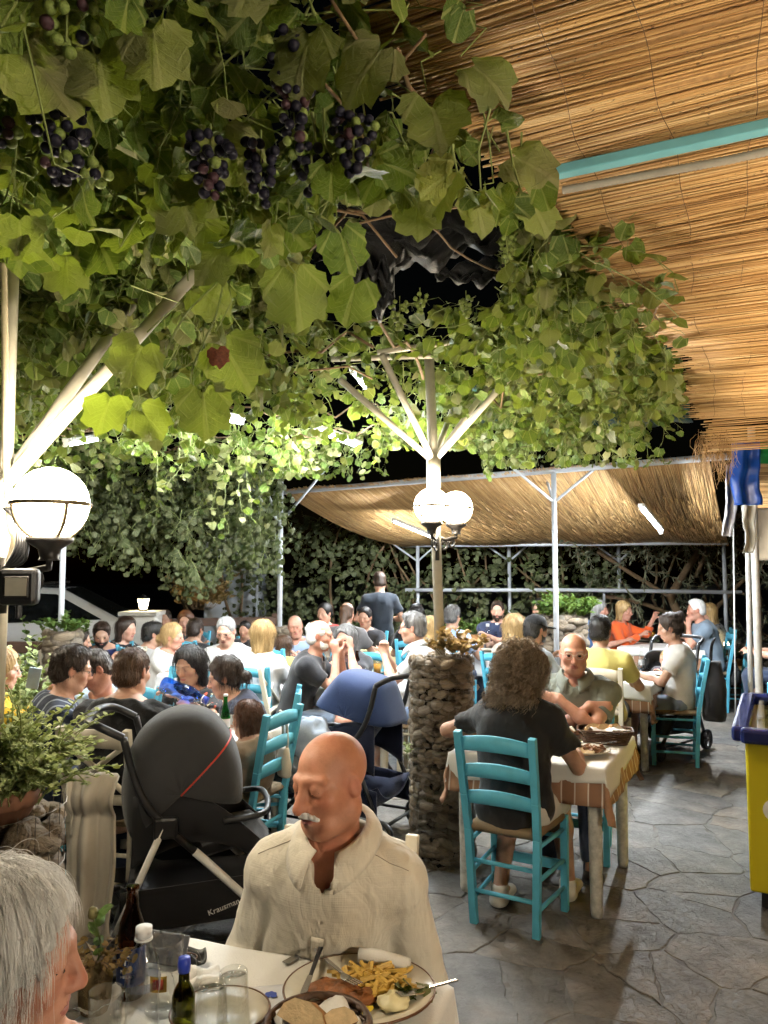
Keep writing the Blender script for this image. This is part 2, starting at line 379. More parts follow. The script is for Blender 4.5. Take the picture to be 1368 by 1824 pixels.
ring.build('crossbar', M['cream_pole'], t, True)
globe_lamp('globe_lamp', 'left globe of the lit pair on the middle pole', P(769, 901, 4.52), .105, P(779, 950, 4.62))
globe_lamp('globe_lamp', 'right globe of the lit pair, partly behind its twin on the middle pole', P(812, 905, 4.78), .105, P(779, 950, 4.68))
# left pole
O2 = Vector((LPIL.x+.02, LPIL.y, 1.0))
t = thing('lamp_pole', 'cream steel pole with slanting braces at the left edge carrying globe and floodlight', 'pole', O2)
lp = O2.copy(); MB().tube([(0, 0, 0), (.012, -.02, .9), (.01, -.03, 2.0)], .017, 14).build('post', M['cream_pole'], t, True)
kn = P(0, 872, 2.02)
for (bx, by, Y) in ((352, 482, 2.28), (256, 512, 2.75), (-60, 560, 2.6)):
    MB().tube([kn-O2, P(bx, by, Y)-O2], .0195, 10).build('brace', M['cream_pole'], t, True)
M['conduit'] = mat('ribbed_beige_conduit', (.55, .47, .33), .5)
def conduit(pts, r, parent, name='conduit', m_='conduit', n=6):
    fine = []; pts = [Vector(p) for p in pts]
    for a, b in zip(pts, pts[1:]):
        k = max(2, int((b-a).length/.006))
        for i in range(k): fine.append(a.lerp(b, i/k))
    fine.append(pts[-1]); rs = [r*(1 if i % 2 else .86) for i in range(len(fine))]
    return MB().tube(fine, rs, 8).build(name, M[m_], parent, True)
conduit(bez([P(6, 470, 2.0)-O2, P(9, 620, 1.98)-O2, P(10, 800, 1.96)-O2, P(18, 930, 1.95)-O2, P(26, 960, 1.95)-O2, P(14, 1010, 1.97)-O2], 8), .010, t)
conduit(bez([P(40, 400, 2.0)-O2, P(62, 440, 1.98)-O2, P(40, 455, 1.96)-O2, P(20, 440, 1.96)-O2], 8), .014, t)
cb = MB()
for k in range(5):
    cb.tube(bez([P(8+4*k, 905, 1.94)-O2, P(26+5*k, 925+4*k, 1.93)-O2, P(30+4*k, 970+6*k, 1.92)-O2, P(10+3*k, 1010, 1.93)-O2], 10), .0045, 6)
cb.build('cable', M['black_plastic'], t, True)
globe_lamp('globe_lamp', 'big lit globe lamp at the left edge below the slanting braces', P(91, 897, 1.93), .092, P(8, 985, 2.04))
# floodlight (off)
c = P(35, 1045, 1.86); t = thing('floodlight', 'small black square floodlight, switched off, under the left globe', 'floodlight', c, math.radians(8))
MB().box((0, 0, 0), (.090, .045, .088)).build('housing', M['black_plastic'], t, bevel=.012)
MB().box((0, -.0245, .0), (.056, .006, .050)).build('reflector_frame', M['iron'], t, bevel=.003)
MB().box((0, -.0285, .0), (.048, .003, .042)).build('lens', mat('frosted_lens', (.42, .40, .34), .3), t)
MB().tube([(0, 0, -.044), (0, 0, -.075)], .008, 8).build('sensor_stem', M['black_plastic'], t)
MB().tube([(0, .02, 0), (-.05, .12, 0), (-.06, .20, .02)], .010, 8).build('mount_arm', M['black_plastic'], t)
# ================================================================== reed mats
def reed_mat(name, attr):
    m = N(name)
    tone = m.n('Attribute', attribute_name='tone').outputs['Fac'] if attr else m.n('ObjectInfo').outputs['Random']
    co = m.n('TexCoord').outputs['Object']
    c = m.ramp(tone, [(0, (.30, .16, .06)), (.35, (.46, .27, .105)), (.75, (.58, .37, .155)), (1, (.66, .47, .24))])
    kn_ = m.ramp(m.noise(70, 2, .5, co), [(.66, 0), (.72, 1)]); c = m.mix(m.n('Math', operation='MULTIPLY', ins={0: kn_, 1: .7}).outputs[0], c, (.07, .035, .015))
    m.base(c); m.p(Roughness=.42); m.set(m.b, 'Specular IOR Level', .5); m.bump(m.noise(140, 2, .5, co), .2, .002); return m.m
M['reed_part'] = reed_mat('reed_cane', False); M['reed_mass'] = reed_mat('reed_cane_mass', True)
M['thread'] = mat('dark_binding_thread', (.11, .065, .03), .9)
def reed_geom(p0, dirv, L, r, bow, n=5, seg=3):
    side = dirv.cross(Vector((0, 0, 1))).normalized(); up = side.cross(dirv)
    pts = []
    for i in range(seg+1):
        t_ = i/seg; c = p0+dirv*(L*t_)+side*(bow[0]*math.sin(PI*t_))+up*(bow[1]*math.sin(PI*t_))
        for k in range(n): a = 2*PI*k/n; pts.append(c+(side*math.cos(a)+up*math.sin(a))*r*(1-.35*t_))
    ff = [(i*n+k, i*n+(k+1) % n, (i+1)*n+(k+1) % n, (i+1)*n+k) for i in range(seg) for k in range(n)]
    return pts, ff+[tuple(range(n-1, -1, -1)), tuple(seg*n+k for k in range(n))]
def tone_attr(me, vals):
    at = me.attributes.new('tone', 'FLOAT', 'POINT'); at.data.foreach_set('value', vals)
def uv_(a, b, z): return U*a+V*b+Vector((0, 0, z))
def roof_edge(b): return -.62+.42*max(0, min(1, (b-1.6)/3.0))+.04*math.sin(b*3)
def roof_z(a, b): return 2.90-.035*math.sin((b-2.15)*PI/1.7)**2-.02*math.sin(a*2.1+b)+.012*math.sin(b*9+a*2)
roof = thing('reed_roof', 'big woven reed roof overhead at the right, ragged along its left edge', 'reed roof')
rest = MB(); tones = []; cand = []; r = random.Random(11)
b = .15
while b < 6.45:
    for lay in range(2):
        a = roof_edge(b)-abs(r.gauss(0, .05))-.02
        if r.random() < .1: a -= r.uniform(0, .12)
        while a < 3.6:
            L = r.uniform(1.0, 2.3); rad = r.uniform(.0024, .0044)
            ang = r.gauss(0, .010); d = (U*math.cos(ang)+V*math.sin(ang)); z = roof_z(a, b)+lay*.009+r.uniform(-.003, .003)
            e = roof_z(a+L, b); d = (d*L+Vector((0, 0, e+lay*.009-z))).normalized()
            cand.append((uv_(a, b+r.uniform(-.003, .003), z), d, L, rad, (r.gauss(0, .006), r.gauss(0, .004)), lay)); a += L*r.uniform(.9, 1.0)
    b += r.uniform(.0068, .0088)
def in_view(p, m_=.02):
    if p.y < .3: return False
    x = p.x/p.y; q = (p.z-CAM_H)/p.y; return -.5-m_ < x < .5+m_ and -.62 < q < .78
def vis_share(c): return sum(in_view(c[0]+c[1]*(c[2]*k/4)) for k in range(5)) if c[5] == 0 else 0
cand.sort(key=lambda c: (-min(vis_share(c), 2), c[0].y))
for i, (p0, d, L, rad, bow, lay) in enumerate(cand):
    vv, ff = reed_geom(p0, d, L, rad, bow)
    if i < 300:
        o = MB().add([q-p0 for q in vv], ff).build('reed', M['reed_part'], roof, True, loc=p0)
    else: rest.add(vv, ff); tones += [r.random()]*len(vv)
o = rest.build('reed_mat', M['reed_mass'], roof, True); tone_attr(o.data, tones); tag(o, kind='stuff')
th = MB()
for k in range(18):
    a0 = -.35+k*.2; pts = []
    for j in range(90):
        b = .2+j*.07; a = a0+.006*math.sin(j*.9+k)+.02*math.sin(j*.17+k*2)
        if a > roof_edge(b)+.02: pts.append(uv_(a, b, roof_z(a, b)-.0085))
    th.tube(pts, .0010, 4)
th.build('binding_thread', M['thread'], roof)
MB().sheet(lambda a, b: uv_(roof_edge(.15+6.3*b)+.03+(3.5-roof_edge(.15+6.3*b))*a, .15+6.3*b, roof_z(roof_edge(.15+6.3*b)+.03+3.6*a, .15+6.3*b)+.026), 30, 50).build('backing_mat', mat('old_reed_backing', (.30, .17, .065), .8, var=.3, scale=60), roof, True)
# valance at the far end of the roof
val = MB(); tv = []
for k in range(34):
    for q in range(3):
        a = -.22+q*1.0+r.uniform(-.06, .04); z = roof_z(a, 6.45)-.005-k*.0078; L = r.uniform(.9, 1.3)
        vv, ff = reed_geom(uv_(a, 6.47+.0025*k-.00012*k*k, z+r.uniform(-.002, .002)), U, L, r.uniform(.003, .005), (r.gauss(0, .004), r.gauss(0, .004))); val.add(vv, ff); tv += [r.random()]*len(vv)
o = val.build('valance', M['reed_mass'], roof, True); tone_attr(o.data, tv)
# frayed hanging tuft at the roof corner
tf = MB(); tv = []
for k in range(150):
    a = r.uniform(-.30, -.05); b = 6.5+r.uniform(-.1, .12); z0 = 2.72+r.uniform(-.1, .08); L = r.uniform(.12, .32)
    d = Vector((r.gauss(0, .2), r.gauss(0, .15), -1)).normalized(); vv, ff = reed_geom(uv_(a, b, z0), d, L, .0022, (r.gauss(0, .03), r.gauss(0, .03)), 3, 3); tf.add(vv, ff); tv += [r.random()*.6]*len(vv)
o = tf.build('frayed_tuft', M['reed_mass'], roof, True); tone_attr(o.data, tv)
M['beam'] = mat('faded_teal_steel', (.12, .34, .40), .45, var=.12, scale=7, bump=.05)
# teal beams under the roof
for k, (b, lb) in enumerate(((2.14, 'teal painted steel beam crossing under the reed roof'), (.55, 'teal painted steel beam under the reed roof overhead, behind the viewer'))):
    t = thing('roof_beam', lb, 'beam', uv_(0, b, 2.84))
    MB().bar(U*-.45, U*3.4, .038, .030).build('tube', M['beam'], t, bevel=.004)
    MB().bar(U*.30+Vector((0, 0, -.001)), U*.50+Vector((0, 0, -.001)), .041, .033).build('sleeve', M['beam'], t, bevel=.003)
M['steel_hose'] = mat('grey_ribbed_hose', (.35, .32, .27), .4, .3)
t = thing('cable_conduit', 'grey ribbed cable conduit running beside the teal beam', 'conduit', uv_(0, 2.215, 2.822))
conduit([U*-.45+Vector((0, 0, .0)), U*.0+Vector((0, 0, -.012)), U*.5+Vector((0, 0, .0)), U*1.2+Vector((0, 0, .02))], .013, t, 'hose', 'steel_hose')
# far reed canopy
A0 = Vector((-1.36, 10.30, 2.74)); A1 = Vector((3.10, 7.28, 2.76)); B0 = Vector((.30, 12.6, 2.10)); B1 = Vector((4.45, 9.95, 2.06))
def can(s_, t_):
    n0 = A0.lerp(A1, s_); f0 = B0.lerp(B1, s_); p = n0.lerp(f0, t_); p.z -= .13*math.sin(PI*min(1, t_*1.02))*(.8+.2*math.sin(s_*7+1)) - .012*math.sin(s_*19+t_*5); return p
canp = thing('reed_canopy', 'sagging woven reed canopy over the far tables', 'reed canopy')
rest = MB(); tones = []; r = random.Random(5); cands = []
for i in range(900):
    for lay in range(2):
        s_ = (i+r.random())/900; t0 = r.uniform(-.03, .02)
        while t0 < 1.0:
            t1 = min(1.0+r.uniform(-.02, .05), t0+r.uniform(.25, .7)); ds = r.gauss(0, .005)
            pts = [can(max(0, min(1, s_+ds*k/3)), t0+(t1-t0)*k/3)+Vector((0, 0, lay*.012)) for k in range(4)]
            cands.append((pts, r.uniform(.0028, .0042), lay)); t0 = t1-.01
r.shuffle(cands)
npart = 0
for pts, rad, lay in cands:
    mb = MB().tube(pts, rad, 4)
    if npart < 0: pass
    rest.add(mb.v, mb.f); tones += [r.random()]*len(mb.v)
o = rest.build('reed_mat', M['reed_mass'], canp, True); tone_attr(o.data, tones); tag(o, kind='stuff')
cover = MB().sheet(lambda a, b_: can(a, b_)+Vector((0, 0, .035)), 24, 12).build('backing_sheet', mat('old_reed_backing_far', (.26, .16, .07), .9), canp)
# steel frame of posts and pipes
def post3(name, label, foot, top_z, braces, r_=.032, m_='pole', jz=None):
    t = thing(name, label, 'post', foot)
    MB().tube([(0, 0, 0), (0, 0, top_z-foot.z)], r_, 12).build('upright', M[m_], t, True)
    for e, z0 in braces: MB().tube([Vector((0, 0, z0-foot.z)), Vector(e)-foot], r_*.55, 8).build('brace', M[m_], t, True)
    return t
f = P(498, 1100, 9.6); f.z = 0
post3('steel_post', 'grey steel post with splayed braces left of the far reed canopy', f, P(498, 826, 9.6).z, ((P(420, 836, 9.2), P(500, 932, 9.6).z), (P(448, 812, 10.2), P(500, 932, 9.6).z), (P(586, 828, 9.4), P(500, 932, 9.6).z)))
f = P(990, 1080, 8.15); f.z = 0
post3('steel_post', 'grey steel post holding up the front edge of the far reed canopy', f, P(972, 840, 8.15).z, ((P(888, 812, 7.9), P(988, 895, 8.15).z), (P(1082, 816, 7.9), P(988, 895, 8.15).z), (P(965, 830, 8.8), P(988, 895, 8.15).z)), .028)
for px, Y, lb in ((744, 12.4, 'thin grey post behind the standing waiter'), (1102, 12.0, 'thin grey post with a small Y brace behind the grey-haired diners'), (1290, 11.0, 'thin grey post at the right end of the rail'), (907, 12.4, 'thin grey post against the hedge left of the gabion planter')):
    f = P(px, 1000, Y); f.z = 0
    post3('steel_post', lb, f, P(px, 968, Y).z, ((P(px-48, 966, Y), P(px, 1000, Y).z), (P(px+38, 966, Y), P(px, 1000, Y).z)) if px != 1290 else (), .028)
for px, Y, lb in ((112, 7.2, 'thin grey post behind the dark-haired woman at left'), (458, 13.0, 'thin grey post in front of the white shed')):
    f = P(px, 1000, Y); f.z = 0; post3('steel_post', lb, f, P(px, 900 if px > 200 else 960, Y).z+.4, (), .026)
t = thing('handrail', 'long grey horizontal pipe rail in front of the back hedge', 'rail', (0, 0, 0))
MB().tube([P(722, 1051, 12.3), P(1020, 1051, 11.9), P(1322, 1055, 10.9)], .030, 10).build('pipe', M['pole'], t, True)
for px, Y in ((1076, 11.8),): MB().tube([P(px, 1051, Y), P(px, 1075, Y)], .02, 8).build('drop_pipe', M['pole'], t, True)
t = thing('canopy_pipe', 'grey pipe along the front edge of the far reed canopy', 'pipe', (0, 0, 0))
MB().tube([A0+Vector((-.5, .33, .0)), A0+Vector((0, 0, .01)), A1+Vector((0, 0, .01)), A1+Vector((.6, -.4, .02))], .034, 10).build('pipe', M['pole'], t, True)
t = thing('canopy_pipe', 'grey pipe along the low back edge of the far reed canopy', 'pipe', (0, 0, 0))
MB().tube([B0, B1], .028, 8).build('pipe', M['pole'], t, True)
# tube lights
TUBES = []
def tube_light(label, a, b, r_=.016, house=.03, tm='tubelight'):
    a = Vector(a); b = Vector(b); TUBES.extend([a.lerp(b, k/6) for k in range(7)]); t = thing('tube_light', label, 'tube light', a, 0, 'lit tube lights'); d = b-a
    MB().tube([d*.03, d*.97], r_, 8).build('tube', M[tm], t)
    up = Vector((0, 0, house)); MB().bar(up, d+up, .06, .03).build('housing', M['white_paint'], t)
    for k in (0, 1): MB().bar(d*k+Vector((0, 0, -.018)), d*k+Vector((0, 0, house+.012)), .035, .03, up=d).build('end_cap', M['white_paint'], t)
tube_light('lit tube light under the left of the far reed canopy', P(700, 928, 10.0), P(772, 958, 9.7))
tube_light('lit tube light under the right of the far reed canopy', P(1142, 905, 7.5), P(1178, 948, 8.4))
tube_light('lit tube light glaring through the vine leaves left of the middle pole', P(566, 768, 5.6), P(640, 796, 6.6))
tube_light('short tube light behind the left globe, mostly hidden by leaves', P(30, 818, 6.6), P(62, 826, 6.8), tm='tube_dim')
tube_light('lit tube light under the vines above the left tables, screened by leaves', P(118, 792, 5.4), P(172, 782, 6.2), tm='tube_dim')
tube_light('fill tube light added over the family table, up in the vine', P(392, 745, 4.9), P(430, 752, 5.7), tm='tube_dim')  # added tube, brightens the left and middle tables
tube_light('tube light high under the vines above the middle pole', P(628, 662, 5.9), P(650, 690, 6.9), tm='tube_dim')
# out-of-view lamps: bright reed patch implies one; uplighter bowls added for even fill
def fill_uplight(label, x, y, z):
    t = thing('uplighter', label, 'lamp', (x, y, 0), 0, 'unseen uplighters under the reed roof')
    MB().lathe([(.13, 0), (.13, .02), (.02, .03)], 20).build('foot', M['iron'], t, True); MB().tube([(0, 0, .02), (0, 0, z-.10)], .014, 10).build('stand', M['iron'], t, True)
    MB().lathe([(.02, z-.11), (.09, z-.08), (.15, z+.02), (.145, z+.02), (.12, z-.03)], 24, closed=True).build('bowl', M['iron'], t, True); MB().lathe([(.118, z-.028), (0, z-.026)], 20, closed=True).build('diffuser', M['uplight_fill'], t)
fill_uplight('unseen bowl uplighter shining on the reeds, right of the picture, by the freezer', 2.85, 4.45, 1.85); fill_uplight('unseen bowl uplighter added to light the reeds, right of the viewer', 1.85, 1.15, 1.5); fill_uplight('unseen bowl uplighter added to light the reeds, midway along the roof', 2.25, 2.75, 1.70)
globe_lamp('globe_lamp', 'unseen warm globe lamp added for front fill, behind the viewer', (1.8, -.5, 1.80), .12, (1.95, -.6, 1.6), gm='fill_globe')  # added lamp out of view, front fill for the foreground
globe_lamp('globe_lamp', 'unseen globe lamp added left of the picture to light the family table', (-3.0, 4.3, 2.1), .11, (-3.1, 4.4, 1.9), gm='fill_globe')  # added lamp out of view, brightens the crowd from the left
# ================================================================== leaves
def leaf_mat(name, attr, front=((.022, .06, .010), (.055, .115, .017), (.125, .18, .026)), back=((.13, .15, .045), (.23, .22, .10)), trans=(.17, .23, .02), tw=.32):
    m = N(name); tone = m.n('Attribute', attribute_name='tone').outputs['Fac'] if attr else m.n('ObjectInfo').outputs['Random']
    uv = m.n('UVMap').outputs[0]; sx = m.n('SeparateXYZ', ins={0: uv})
    ang = m.n('Math', operation='ARCTAN2', ins={0: sx.outputs[0], 1: m.n('Math', operation='ADD', ins={0: sx.outputs[1], 1: .02}).outputs[0]}).outputs[0]
    fr = m.n('Math', operation='PINGPONG', ins={0: ang, 1: .36}).outputs[0]
    vein = m.ramp(fr, [(.0, 1), (.035, 1), (.07, 0)])
    sec = m.n('Math', operation='PINGPONG', ins={0: m.n('Math', operation='SUBTRACT', ins={0: sx.outputs[1], 1: m.n('Math', operation='MULTIPLY', ins={0: fr, 1: .55}).outputs[0]}).outputs[0], 1: .055}).outputs[0]
    v2 = m.ramp(sec, [(0, .5), (.012, 0)]); vv = m.n('Math', operation='MAXIMUM', ins={0: vein, 1: v2}).outputs[0]
    nz = m.noise(7, 4, .6, uv)
    cf = m.ramp(tone, [(0, front[0]), (.55, front[1]), (.9, front[2]), (1, (.22, .20, .045))])
    cf = m.mix(m.ramp(nz, [(.3, 0), (.75, .7)]), cf, front[2]); cf = m.mix(m.n('Math', operation='MULTIPLY', ins={0: vv, 1: .7}).outputs[0], cf, (.30, .33, .11))
    cb = m.ramp(tone, [(0, back[0]), (1, back[1])]); cb = m.mix(m.n('Math', operation='MULTIPLY', ins={0: vv, 1: .35}).outputs[0], cb, (.36, .34, .18))
    sp = m.ramp(m.noise(19, 4, .7, m.n('Vector' + 'Math', operation='ADD', ins={0: uv, 1: m.n('CombineXYZ', ins={0: tone, 1: tone}).outputs[0]}).outputs[0]), [(.64, 0), (.70, .8)]); cf = m.mix(sp, cf, (.16, .10, .03)); cb = m.mix(sp, cb, (.20, .13, .05))
    bf = m.n('NewGeometry').outputs['Backfacing']; c = m.mix(bf, cf, cb); m.base(c); m.p(Roughness=.48); m.set(m.b, 'Specular IOR Level', .35)
    m.bump(m.n('Math', operation='SUBTRACT', ins={0: m.noise(14, 3, .6, uv), 1: m.n('Math', operation='MULTIPLY', ins={0: vv, 1: .5}).outputs[0]}).outputs[0], .55, .008)
    tr = m.n('BsdfTranslucent', ins={'Color': (*trans, 1)}); mx = m.n('MixShader', ins={0: tw, 1: m.b.outputs[0], 2: tr.outputs[0]})
    m.t.links.new(mx.outputs[0], m.t.nodes['Material Output'].inputs[0]); return m.m
def vine_outline(th):
    K = ((0, 1.0), (.42, .80), (.80, .94), (1.25, .75), (1.85, .84), (2.5, .68), (2.95, .46), (PI, .12))
    a = abs(th)
    for (a0, r0), (a1, r1) in zip(K, K[1:]):
        if a <= a1: t_ = (a-a0)/(a1-a0); t_ = t_*t_*(3-2*t_); return r0+(r1-r0)*t_
    return .1
def leaf_geom(n, seed, rings=2, outline=vine_outline, cy=.42, wid=.56, serr=.05):
    r = random.Random(seed); curl = r.uniform(.0, .6); fold = r.uniform(-.3, .6); tw = r.uniform(-.6, .6); ph = r.uniform(0, 6)
    vv = []; uvs = []
    def pt(k, rr):
        th = 2*PI*(k+.5)/n-PI; s_ = outline(th)*(1+(serr if k % 2 else -serr)*(rr > .9))*rr
        x = s_*math.sin(th)*wid; y = cy+s_*math.cos(th)*.58
        z = -curl*(x*x+(y-cy)**2)*1.2+fold*abs(x)*.55+tw*x*(y-cy)+.045*math.sin(4*th+ph)*rr*rr
        return (x, y, z), (x, y)
    c = (0, cy, 0); vv.append(c); uvs.append((0, cy))
    for j in range(1, rings+1):
        for k in range(n): p_, q = pt(k, j/rings); vv.append(p_); uvs.append(q)
    ff = [(0, 1+k, 1+(k+1) % n) for k in range(n)]
    tri = list(ff)
    for j in range(1, rings):
        for k in range(n): a = 1+(j-1)*n; A, B, C_, D = a+k, a+n+k, a+n+(k+1) % n, a+(k+1) % n; tri += [(A, B, C_), (A, C_, D)]
    return np.array(vv, np.float32), np.array(tri, np.int32), np.array(uvs, np.float32)
def leaf_me(name, geo, m_):
    me = npmesh(name, geo[0], geo[1], m_, True); ul = me.uv_layers.new(name='UVMap'); li = np.empty(len(me.loops), np.int32); me.loops.foreach_get('vertex_index', li)
    ul.data.foreach_set('uv', geo[2][li].ravel()); return me
M['leaf'] = leaf_mat('grape_leaf', False); M['leaf_mass'] = leaf_mat('grape_leaf_mass', True)
LG = [leaf_geom(30, i) for i in range(9)]; LGs = [leaf_geom(13, 40+i, 2, serr=.10) for i in range(9)]
LM = [leaf_me('leaf', g_, M['leaf']) for g_ in LG]
def frame_(d, n_):
    d = d.normalized(); n_ = (n_-d*n_.dot(d))
    if n_.length < 1e-3: n_ = d.orthogonal()
    n_.normalize(); x = d.cross(n_); return Matrix((x, d, n_)).transposed()
def merge_leaves(items, geos, name, m_, parent, seed=1):
    r = random.Random(seed); V_, F_, T_, UV = [], [], [], []; off = 0
    for (p_, d, n_, s_, tn) in items:
        g_ = geos[r.randrange(len(geos))]; R_ = np.array(frame_(d, n_), np.float32)
        v_ = (g_[0]*s_) @ R_.T+np.array(p_, np.float32); V_.append(v_); F_.append(g_[1]+off); off += len(v_); UV.append(g_[2]); T_.append(np.full(len(v_), tn, np.float32))
    me = npmesh(name, np.concatenate(V_), np.concatenate(F_), m_, True); U_ = np.concatenate(UV)
    li = np.empty(len(me.loops), np.int32); me.loops.foreach_get('vertex_index', li); me.uv_layers.new(name='UVMap').data.foreach_set('uv', U_[li].ravel())
    tone_attr(me, np.concatenate(T_)); o = inst(name, me, parent); tag(o, kind='stuff'); return o
def seen(p_):
    if p_.y < .35: return 0
    px = 684+p_.x/p_.y*F_PX; q = (p_.z-CAM_H)/p_.y; py = 912-F_PX*math.tan(math.atan(q)-PITCH)
    return -60 < px < 1430 and -60 < py < 1880
def split_leaves(items, n, root, geos_m, meshes, mass_geos, name, m_, partname='leaf'):
    items.sort(key=lambda it: -(it[3]/max(.4, (it[0]-Vector((0, 0, CAM_H))).length) if seen(it[0]) else 0)); r = random.Random(9)
    for (p_, d, n_, s_, tn) in items[:n]:
        o = inst(partname, meshes[r.randrange(len(meshes))], root); o.matrix_local = Matrix.Translation(p_) @ frame_(d, n_).to_4x4() @ Matrix.Scale(s_, 4)
    if items[n:]: merge_leaves(items[n:], mass_geos, name, m_, root)
M['stem'] = mat('brown_vine_stem', (.16, .10, .05), .8, var=.3, scale=40, bump=.3); M['green_stem'] = mat('green_shoot', (.20, .24, .07), .6)
vine = thing('grape_vine', 'grape vine with broad leaves and grape bunches spread over the pergola', 'grape vine')
items = []; stems = MB(); gstem = MB(); r = random.Random(21)
def rv(): return Vector((r.gauss(0, 1), r.gauss(0, 1), r.gauss(0, 1)))
def add_leaf(p_, s_, down=.6, face=None, out=None):
    d = Vector((r.gauss(0, .6), r.gauss(0, .6), -down+r.gauss(0, .3)))
    if out is not None: d += out
    n_ = rv()*.55+Vector((0, 0, .9)) if face is None else face+rv()*.35
    items.append((p_, d, n_, s_*r.uniform(.7, 1.2), min(1, max(0, r.gauss(.5, .28)))))
PRUNE = True
def shoot(p0, d0, L, s_, droop=.6, face=None, thick=.003):
    p_ = p0.copy(); d = d0.normalized(); pts = [p_.copy()]; k = 0; step = s_*.62
    while k*step < L:
        d = (d+rv()*.22+Vector((0, 0, -droop*.25))).normalized(); p_ = p_+d*step; k += 1
        sd = rv().normalized(); pet = p_+(sd*.6+Vector((0, 0, -.1)))*s_*.55; n0 = len(items)
        add_leaf(pet, s_*(1.0-.35*k*step/max(L, .1)), face=face, out=sd*.5)
        if PRUNE and pruned(items[-1]):
            items.pop()
            if pruned((p_, d, d, .001, 0)): break
        else: gstem.tube([p_, pet], .0012, 3, False)
        pts.append(p_.copy())
    if len(pts) > 1: gstem.tube(pts, [thick*(1-.6*i/len(pts)) for i in range(len(pts))], 4, False)
def pruned(it):
    p_ = it[0]+it[1].normalized()*it[3]*.45; d = p_.y
    if d < .5: return False
    if d > 4.5 and min((p_-q).length_squared for q in TUBES) < .36**2: return True
    px = 684+p_.x/d*F_PX; py = 912-F_PX*math.tan(math.atan((p_.z-CAM_H)/d)-PITCH)
    if 545 < px < 905 and 395 < py < 545 and d < 6: return True
    if d < 2.35 and px < 600 and py > 455: return True
    if d < 2.35 and px >= 600 and py > 370: return True
    if d < 4.75 and 575 < px < 890 and 640 < py < 850: return True
    if d < 5.2 and px > 1140 and py > 735: return True
    if 690 < px < 860 and py > 800: return True
    if 480 < px < 1130 and py > 852: return True
    if d < 1.34 and 50 < px < 710 and 40 < py < 350 and (int(px*7+py*3) % 10) < 7: return True
    if px > 1225: return True
    if px > 880 and py > 830: return True
    return False
def hole(x, y): return -.28 < x < .46 and 2.15 < y < 3.35
cnt = 0
while cnt < 2350:
    x = r.uniform(-5.5, 2.4); y = r.uniform(.9, 9.2) if cnt % 2 else r.uniform(.9, 3.2)
    if cnt % 5 == 0: x = r.uniform(-3.2, -.3); y = r.uniform(2.3, 6.0)
    if cnt % 9 == 0: x = r.uniform(.4, 2.0); y = r.uniform(2.6, 5.6)
    a = x*U.x+y*U.y; b = x*V.x+y*V.y
    if a > roof_edge(b)-.10 and b < 6.6: continue
    if hole(x, y) or (y > 7.6 and x > -.4) or (x > .3 and b > 7.0): continue
    if x < -.62*y-.4: continue
    cnt += 1
    z = 2.88-abs(r.gauss(0, .12)) if y < 2.2 else 3.04-abs(r.gauss(0, .07)) if x > -.45 else 2.98-abs(r.gauss(0, .14))
    L = r.uniform(.15, .5) if r.random() < .8 else r.uniform(.5, .8)
    if 2.2 < y < 7 and x > -.45 and not (x > .55 and y > 2.6): L *= .55
    shoot(Vector((x, y, z)), Vector((r.gauss(0, 1), r.gauss(0, 1), r.gauss(-.15, .3))), L, .118 if y < 3 else .115 if y < 5 else .105, .5)
for k in range(230):
    y = r.uniform(5.0, 7.5); x = r.uniform(-1.2, 1.9)
    if x*U.x+y*U.y > roof_edge(9)-.1: continue
    shoot(Vector((x, y, r.uniform(2.88, 3.05))), Vector((r.gauss(0, .7), r.gauss(0, .7), -.5)), r.uniform(.2, .6), .115, .7)
for k in range(70):
    shoot(Vector((r.uniform(-.35, 1.0), r.uniform(4.0, 5.0), r.uniform(2.98, 3.08))), Vector((r.gauss(0, 1), r.gauss(0, 1), 0)), r.uniform(.15, .35), .115, .3)
# hanging shoots near the camera and along edges (pixel start, depth, length)
for px, py, Y, L in ((520, 330, 1.75, .35), (440, 300, 1.7, .35), (330, 420, 1.75, .35), (280, 470, 1.8, .3), (600, 330, 1.8, .2), (150, 330, 1.7, .2), (70, 360, 1.7, .25), (220, 330, 1.7, .2), (400, 380, 1.75, .35),
        (880, 180, 1.55, .15), (930, 230, 1.6, .12), (820, 250, 1.6, .15), (740, 290, 1.7, .12), (860, 350, 1.9, .1), (650, 210, 1.5, .2), (560, 200, 1.4, .2),
        (1080, 460, 3.1, .25), (1120, 520, 3.3, .3), (1150, 610, 4.0, .35), (1180, 660, 4.6, .35), (1100, 690, 4.6, .45), (1060, 720, 4.8, .4), (1000, 700, 5.0, .5), (1120, 740, 5.1, .3), (950, 760, 5.2, .3), (900, 780, 5.5, .2),
        (1010, 490, 3.0, .3), (960, 470, 2.8, .3), (900, 420, 2.5, .25), (540, 780, 6.2, .45), (590, 760, 6.0, .35), (660, 790, 6.0, .25), (440, 800, 6.2, .5), (400, 830, 6.4, .6), (520, 840, 6.6, .25), (360, 780, 5.8, .5), (690, 740, 5.7, .2), (480, 770, 5.8, .4)):
    for k in range(2): shoot(P(px+r.gauss(0, 14), py+r.gauss(0, 10), Y+r.gauss(0, .06)), Vector((r.gauss(0, .5), r.gauss(0, .5), -1)), L, .128 if Y < 2.2 else .11, .9)
N_BEFORE = len(items)
